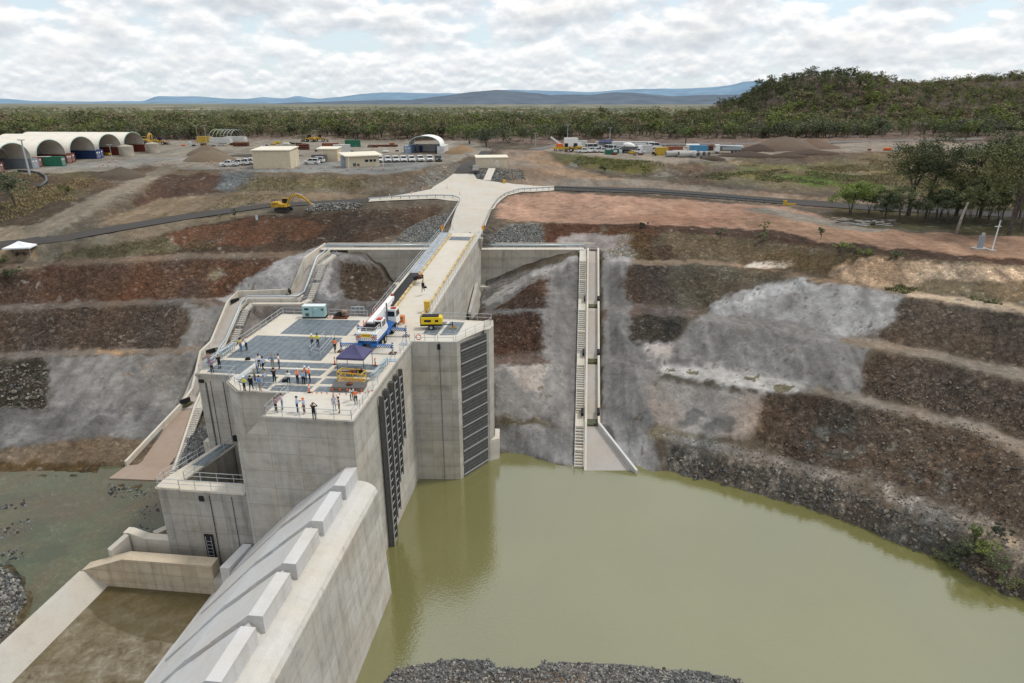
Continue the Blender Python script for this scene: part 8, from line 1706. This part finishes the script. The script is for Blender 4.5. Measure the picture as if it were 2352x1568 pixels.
PE = [  # x, y on the enlarged deck view, facing, top, bottom, pose, hat, hat colour, hi-vis, label
 (605, 676, -20, 'yellow', 'jeans', 'cross', 'hat', 'hair', True, 'person in yellow hi vis shirt and dark wide hat by the left handrail'),
 (665, 664, 170, 'white', 'navy', 'cross', 'hair', 'fair', False, 'person in white shirt beside the dark hatted worker by the left handrail'),
 (300, 908, 120, 'purple', 'black', 'head', 'cap', 'mauve', False, 'person in purple shirt at the left front corner rail'),
 (275, 850, -60, 'mauve', 'grey', 'head', 'hair', 'brown', False, 'person partly hidden behind the one in purple at the left corner'),
 (378, 860, 150, 'black', 'black', 'hold', 'hair', 'fair', False, 'person dressed all in black near the left corner of the deck'),
 (800, 850, -60, 'white', 'black', 'stand', 'cap', 'hair', False, 'person in white shirt and dark cap at the back of the left group'),
 (845, 888, 150, 'lblue', 'black', 'walk', 'hair', 'hair', False, 'person in light blue shirt striding in the left group'),
 (778, 905, 20, 'lblue', 'navy', 'stand', 'hat', 'lgrey', False, 'person in pale blue shirt and pale hat in the left group'),
 (943, 852, -60, 'denim', 'beige', 'hips', 'hair', 'fair', False, 'person in denim blue shirt and beige trousers with hands on hips'),
 (1012, 858, 200, 'white', 'navy', 'point', 'hair', 'hair', False, 'person in white shirt reaching toward the one with hands on hips'),
 (755, 1018, 10, 'olive', 'black', 'stand', 'hat', 'khaki', False, 'person in olive shirt and khaki hat behind the blue shirts'),
 (808, 1095, 60, 'blue', 'beige', 'stand', 'hair', 'hair', False, 'person in bright blue shirt and tan trousers at the front rail'),
 (862, 1045, 170, 'lblue', 'grey', 'walk', 'hat', 'khaki', False, 'person in light blue shirt, grey trousers and tan hat stepping aside'),
 (642, 1098, 60, 'yellow', 'black', 'hold', 'helmet', 'white', True, 'person in yellow hi vis and white helmet at the front rail'),
 (715, 1098, 100, 'black', 'black', 'walk', 'hair', 'hair', False, 'person in black shirt at the front rail beside the white helmet'),
 (962, 1012, 100, 'black', 'black', 'head', 'cap', 'black', False, 'person all in black with a camera in the middle of the gratings'),
 (1112, 1036, 110, 'white', 'black', 'walk', 'hair', 'hair', False, 'person in white shirt holding a black bag left of the orange shirts'),
 (1207, 1020, -20, 'salmon', 'navy', 'cross', 'helmet', 'white', True, 'leftmost of the three orange shirted people with white helmets'),
 (1293, 988, -120, 'salmon', 'navy', 'stand', 'helmet', 'white', True, 'middle one of the three orange shirted people with white helmets'),
 (1270, 1032, 80, 'lblue', 'black', 'stand', 'hair', 'fair', False, 'person in light blue shirt standing among the orange shirts'),
 (1338, 1006, 190, 'orange', 'navy', 'cross', 'helmet', 'white', True, 'rightmost of the three orange shirted people with white helmets'),
 (1362, 626, -70, 'yellow', 'navy', 'cross', 'helmet', 'white', True, 'person in yellow hi vis and white helmet on the large back grating'),
 (1422, 628, -100, 'yellow', 'navy', 'cross', 'cap', 'hair', True, 'person in yellow hi vis without helmet right of the white helmet'),
 (1604, 682, -60, 'orange', 'black', 'walk', 'hair', 'hair', True, 'person in orange shirt left of the rear of the crane'),
 (978, 1326, 60, 'mauve', 'black', 'cross', 'hair', 'brown', False, 'person in mauve top and black trousers at the left of the front deck'),
 (1046, 1296, 200, 'pink', 'jeans', 'hold', 'hair', 'brown', False, 'person in pink shirt and blue jeans at the left of the front deck'),
 (1205, 1326, 10, 'lblue', 'navy', 'hold', 'cap', 'navy', False, 'person in light blue shirt and dark cap on the front deck'),
 (1278, 1340, 170, 'lblue', 'brown', 'point', 'helmet', 'orange', False, 'person in blue shirt with orange helmet and brown trousers'),
 (1382, 1402, 80, 'black', 'black', 'head', 'hair', 'brown', False, 'person in black dress at the front handrail taking a picture'),
 (1598, 1304, -60, 'lgrey', 'lgrey', 'stand', 'hair', 'mauve', False, 'person in light grey suit on the front deck'),
 (1650, 1330, 200, 'navy', 'brown', 'armup', 'hair', 'hair', False, 'person in navy jacket raising an arm on the front deck'),
 (1782, 1196, -70, 'white', 'black', 'bend', 'hair', 'hair', False, 'person in white shirt bending over beside the grating stack'),
 (1826, 1240, 120, 'orange', 'black', 'cross', 'hair', 'hair', True, 'person in orange shirt at the right edge of the front deck')]
for i, (x, y, fa, tp, bt, po, ha, hc, ve, lab_) in enumerate(PE):
    person(lab_, at2(x, y, DK if y > 1115 and x > 820 else DZ + .09), fa, tp, bt, po, ha, hc, ve, 'long' if i % 3 else 'short', 1.75 + .06 * math.sin(i * 2.3), i)
person('person in black with a shoulder bag walking on the bridge', at4(970, 945, bz(46)), -100, 'black', 'black', 'walk', 'hair', 'hair', False, h=1.75, seed=50)
person('person in orange shirt crouched by the pumps on the bridge', at4(968, 822, bz(52)), 180, 'orange', 'black', 'bend', 'cap', 'black', True, h=1.6, seed=51)
bag('black bag carried by the person in white shirt left of the orange shirts', at2(1068, 1000, DK + .35), .3); bag('black shoulder bag of the person walking on the bridge', at4(988, 905, bz(46) + .5), .3)
# small signs at the bridge entry
for i, (x, y, s_) in enumerate(((1170, 270, 72.5), (1605, 270, 72.5))):
    t = thing('barrier_light', ['orange and red marker at the left entry of the bridge', 'orange and red marker at the right entry of the bridge'][i], 'marker', at4(x, y + 20, bz(73))); mb = MB(); mb.box((0, 0, .5), (.5, .2, .8)); mb.build('board', (paint('amber', (.8, .42, .05), .5)), t); mb = MB(); mb.box((.3, -.2, .9), (.25, .1, .6)); mb.build('flag', ORNG, t)
# side stair from the road down to the right walkway
t = thing('side_stair', 'concrete side stair going down from the bridge end to the right walkway', 'stairs', W(1100, 560, 22)); mb = MB()
for k in range(9): mb.box(W(1101 - k * .4, 546 + k * 3.1, 23.6 - k * .33) + Vector((0, 0, -.1)), (1.5, .5, .22))
mb.build('steps', DECK, t, True); mb = MB(); rail(mb, [W(1109, 540, 23.9), W(1106, 572, 20.8)], step=1.5); mb.build('railing', GALV, t, True)
mb = MB(); p = W(1158, 417, 27.8); p = G(1158, 420); mb.box(p + Vector((0, 0, .6)), (.7, .5, 1.2)); tag(mb.build('yellow_box', YEL), 'small yellow box at the foot of the gravel below the hut', 'box')
for i, (x, y) in enumerate(((1386, 342), (1401, 342))): gazebo(['left dark blue canopy tent on the right yard', 'right dark blue canopy tent on the right yard'][i], G(x, y), .1, 4, 4, 2.5, 1.2, paint('navy_canopy', (.05, .06, .13), .7), BLACK)
for i, (x, y, k_) in enumerate(((1362, 345, 1), (1378, 347, 0), (1398, 347.5, 1), (1420, 347, 0), (1437, 345.5, 1), (1460, 346, 0), (1474, 345, 1))):
    o = copy_tree(suv if k_ == 0 else van); put(o, x, y, .3 + i, 'white %s, %s from left in the second row of the right yard' % (('car', 'minibus')[k_], ['first', 'second', 'third', 'fourth', 'fifth', 'sixth', 'seventh'][i])); o['group'] = 'white vehicles in the second row of the right yard'
bpy.context.view_layer.update()
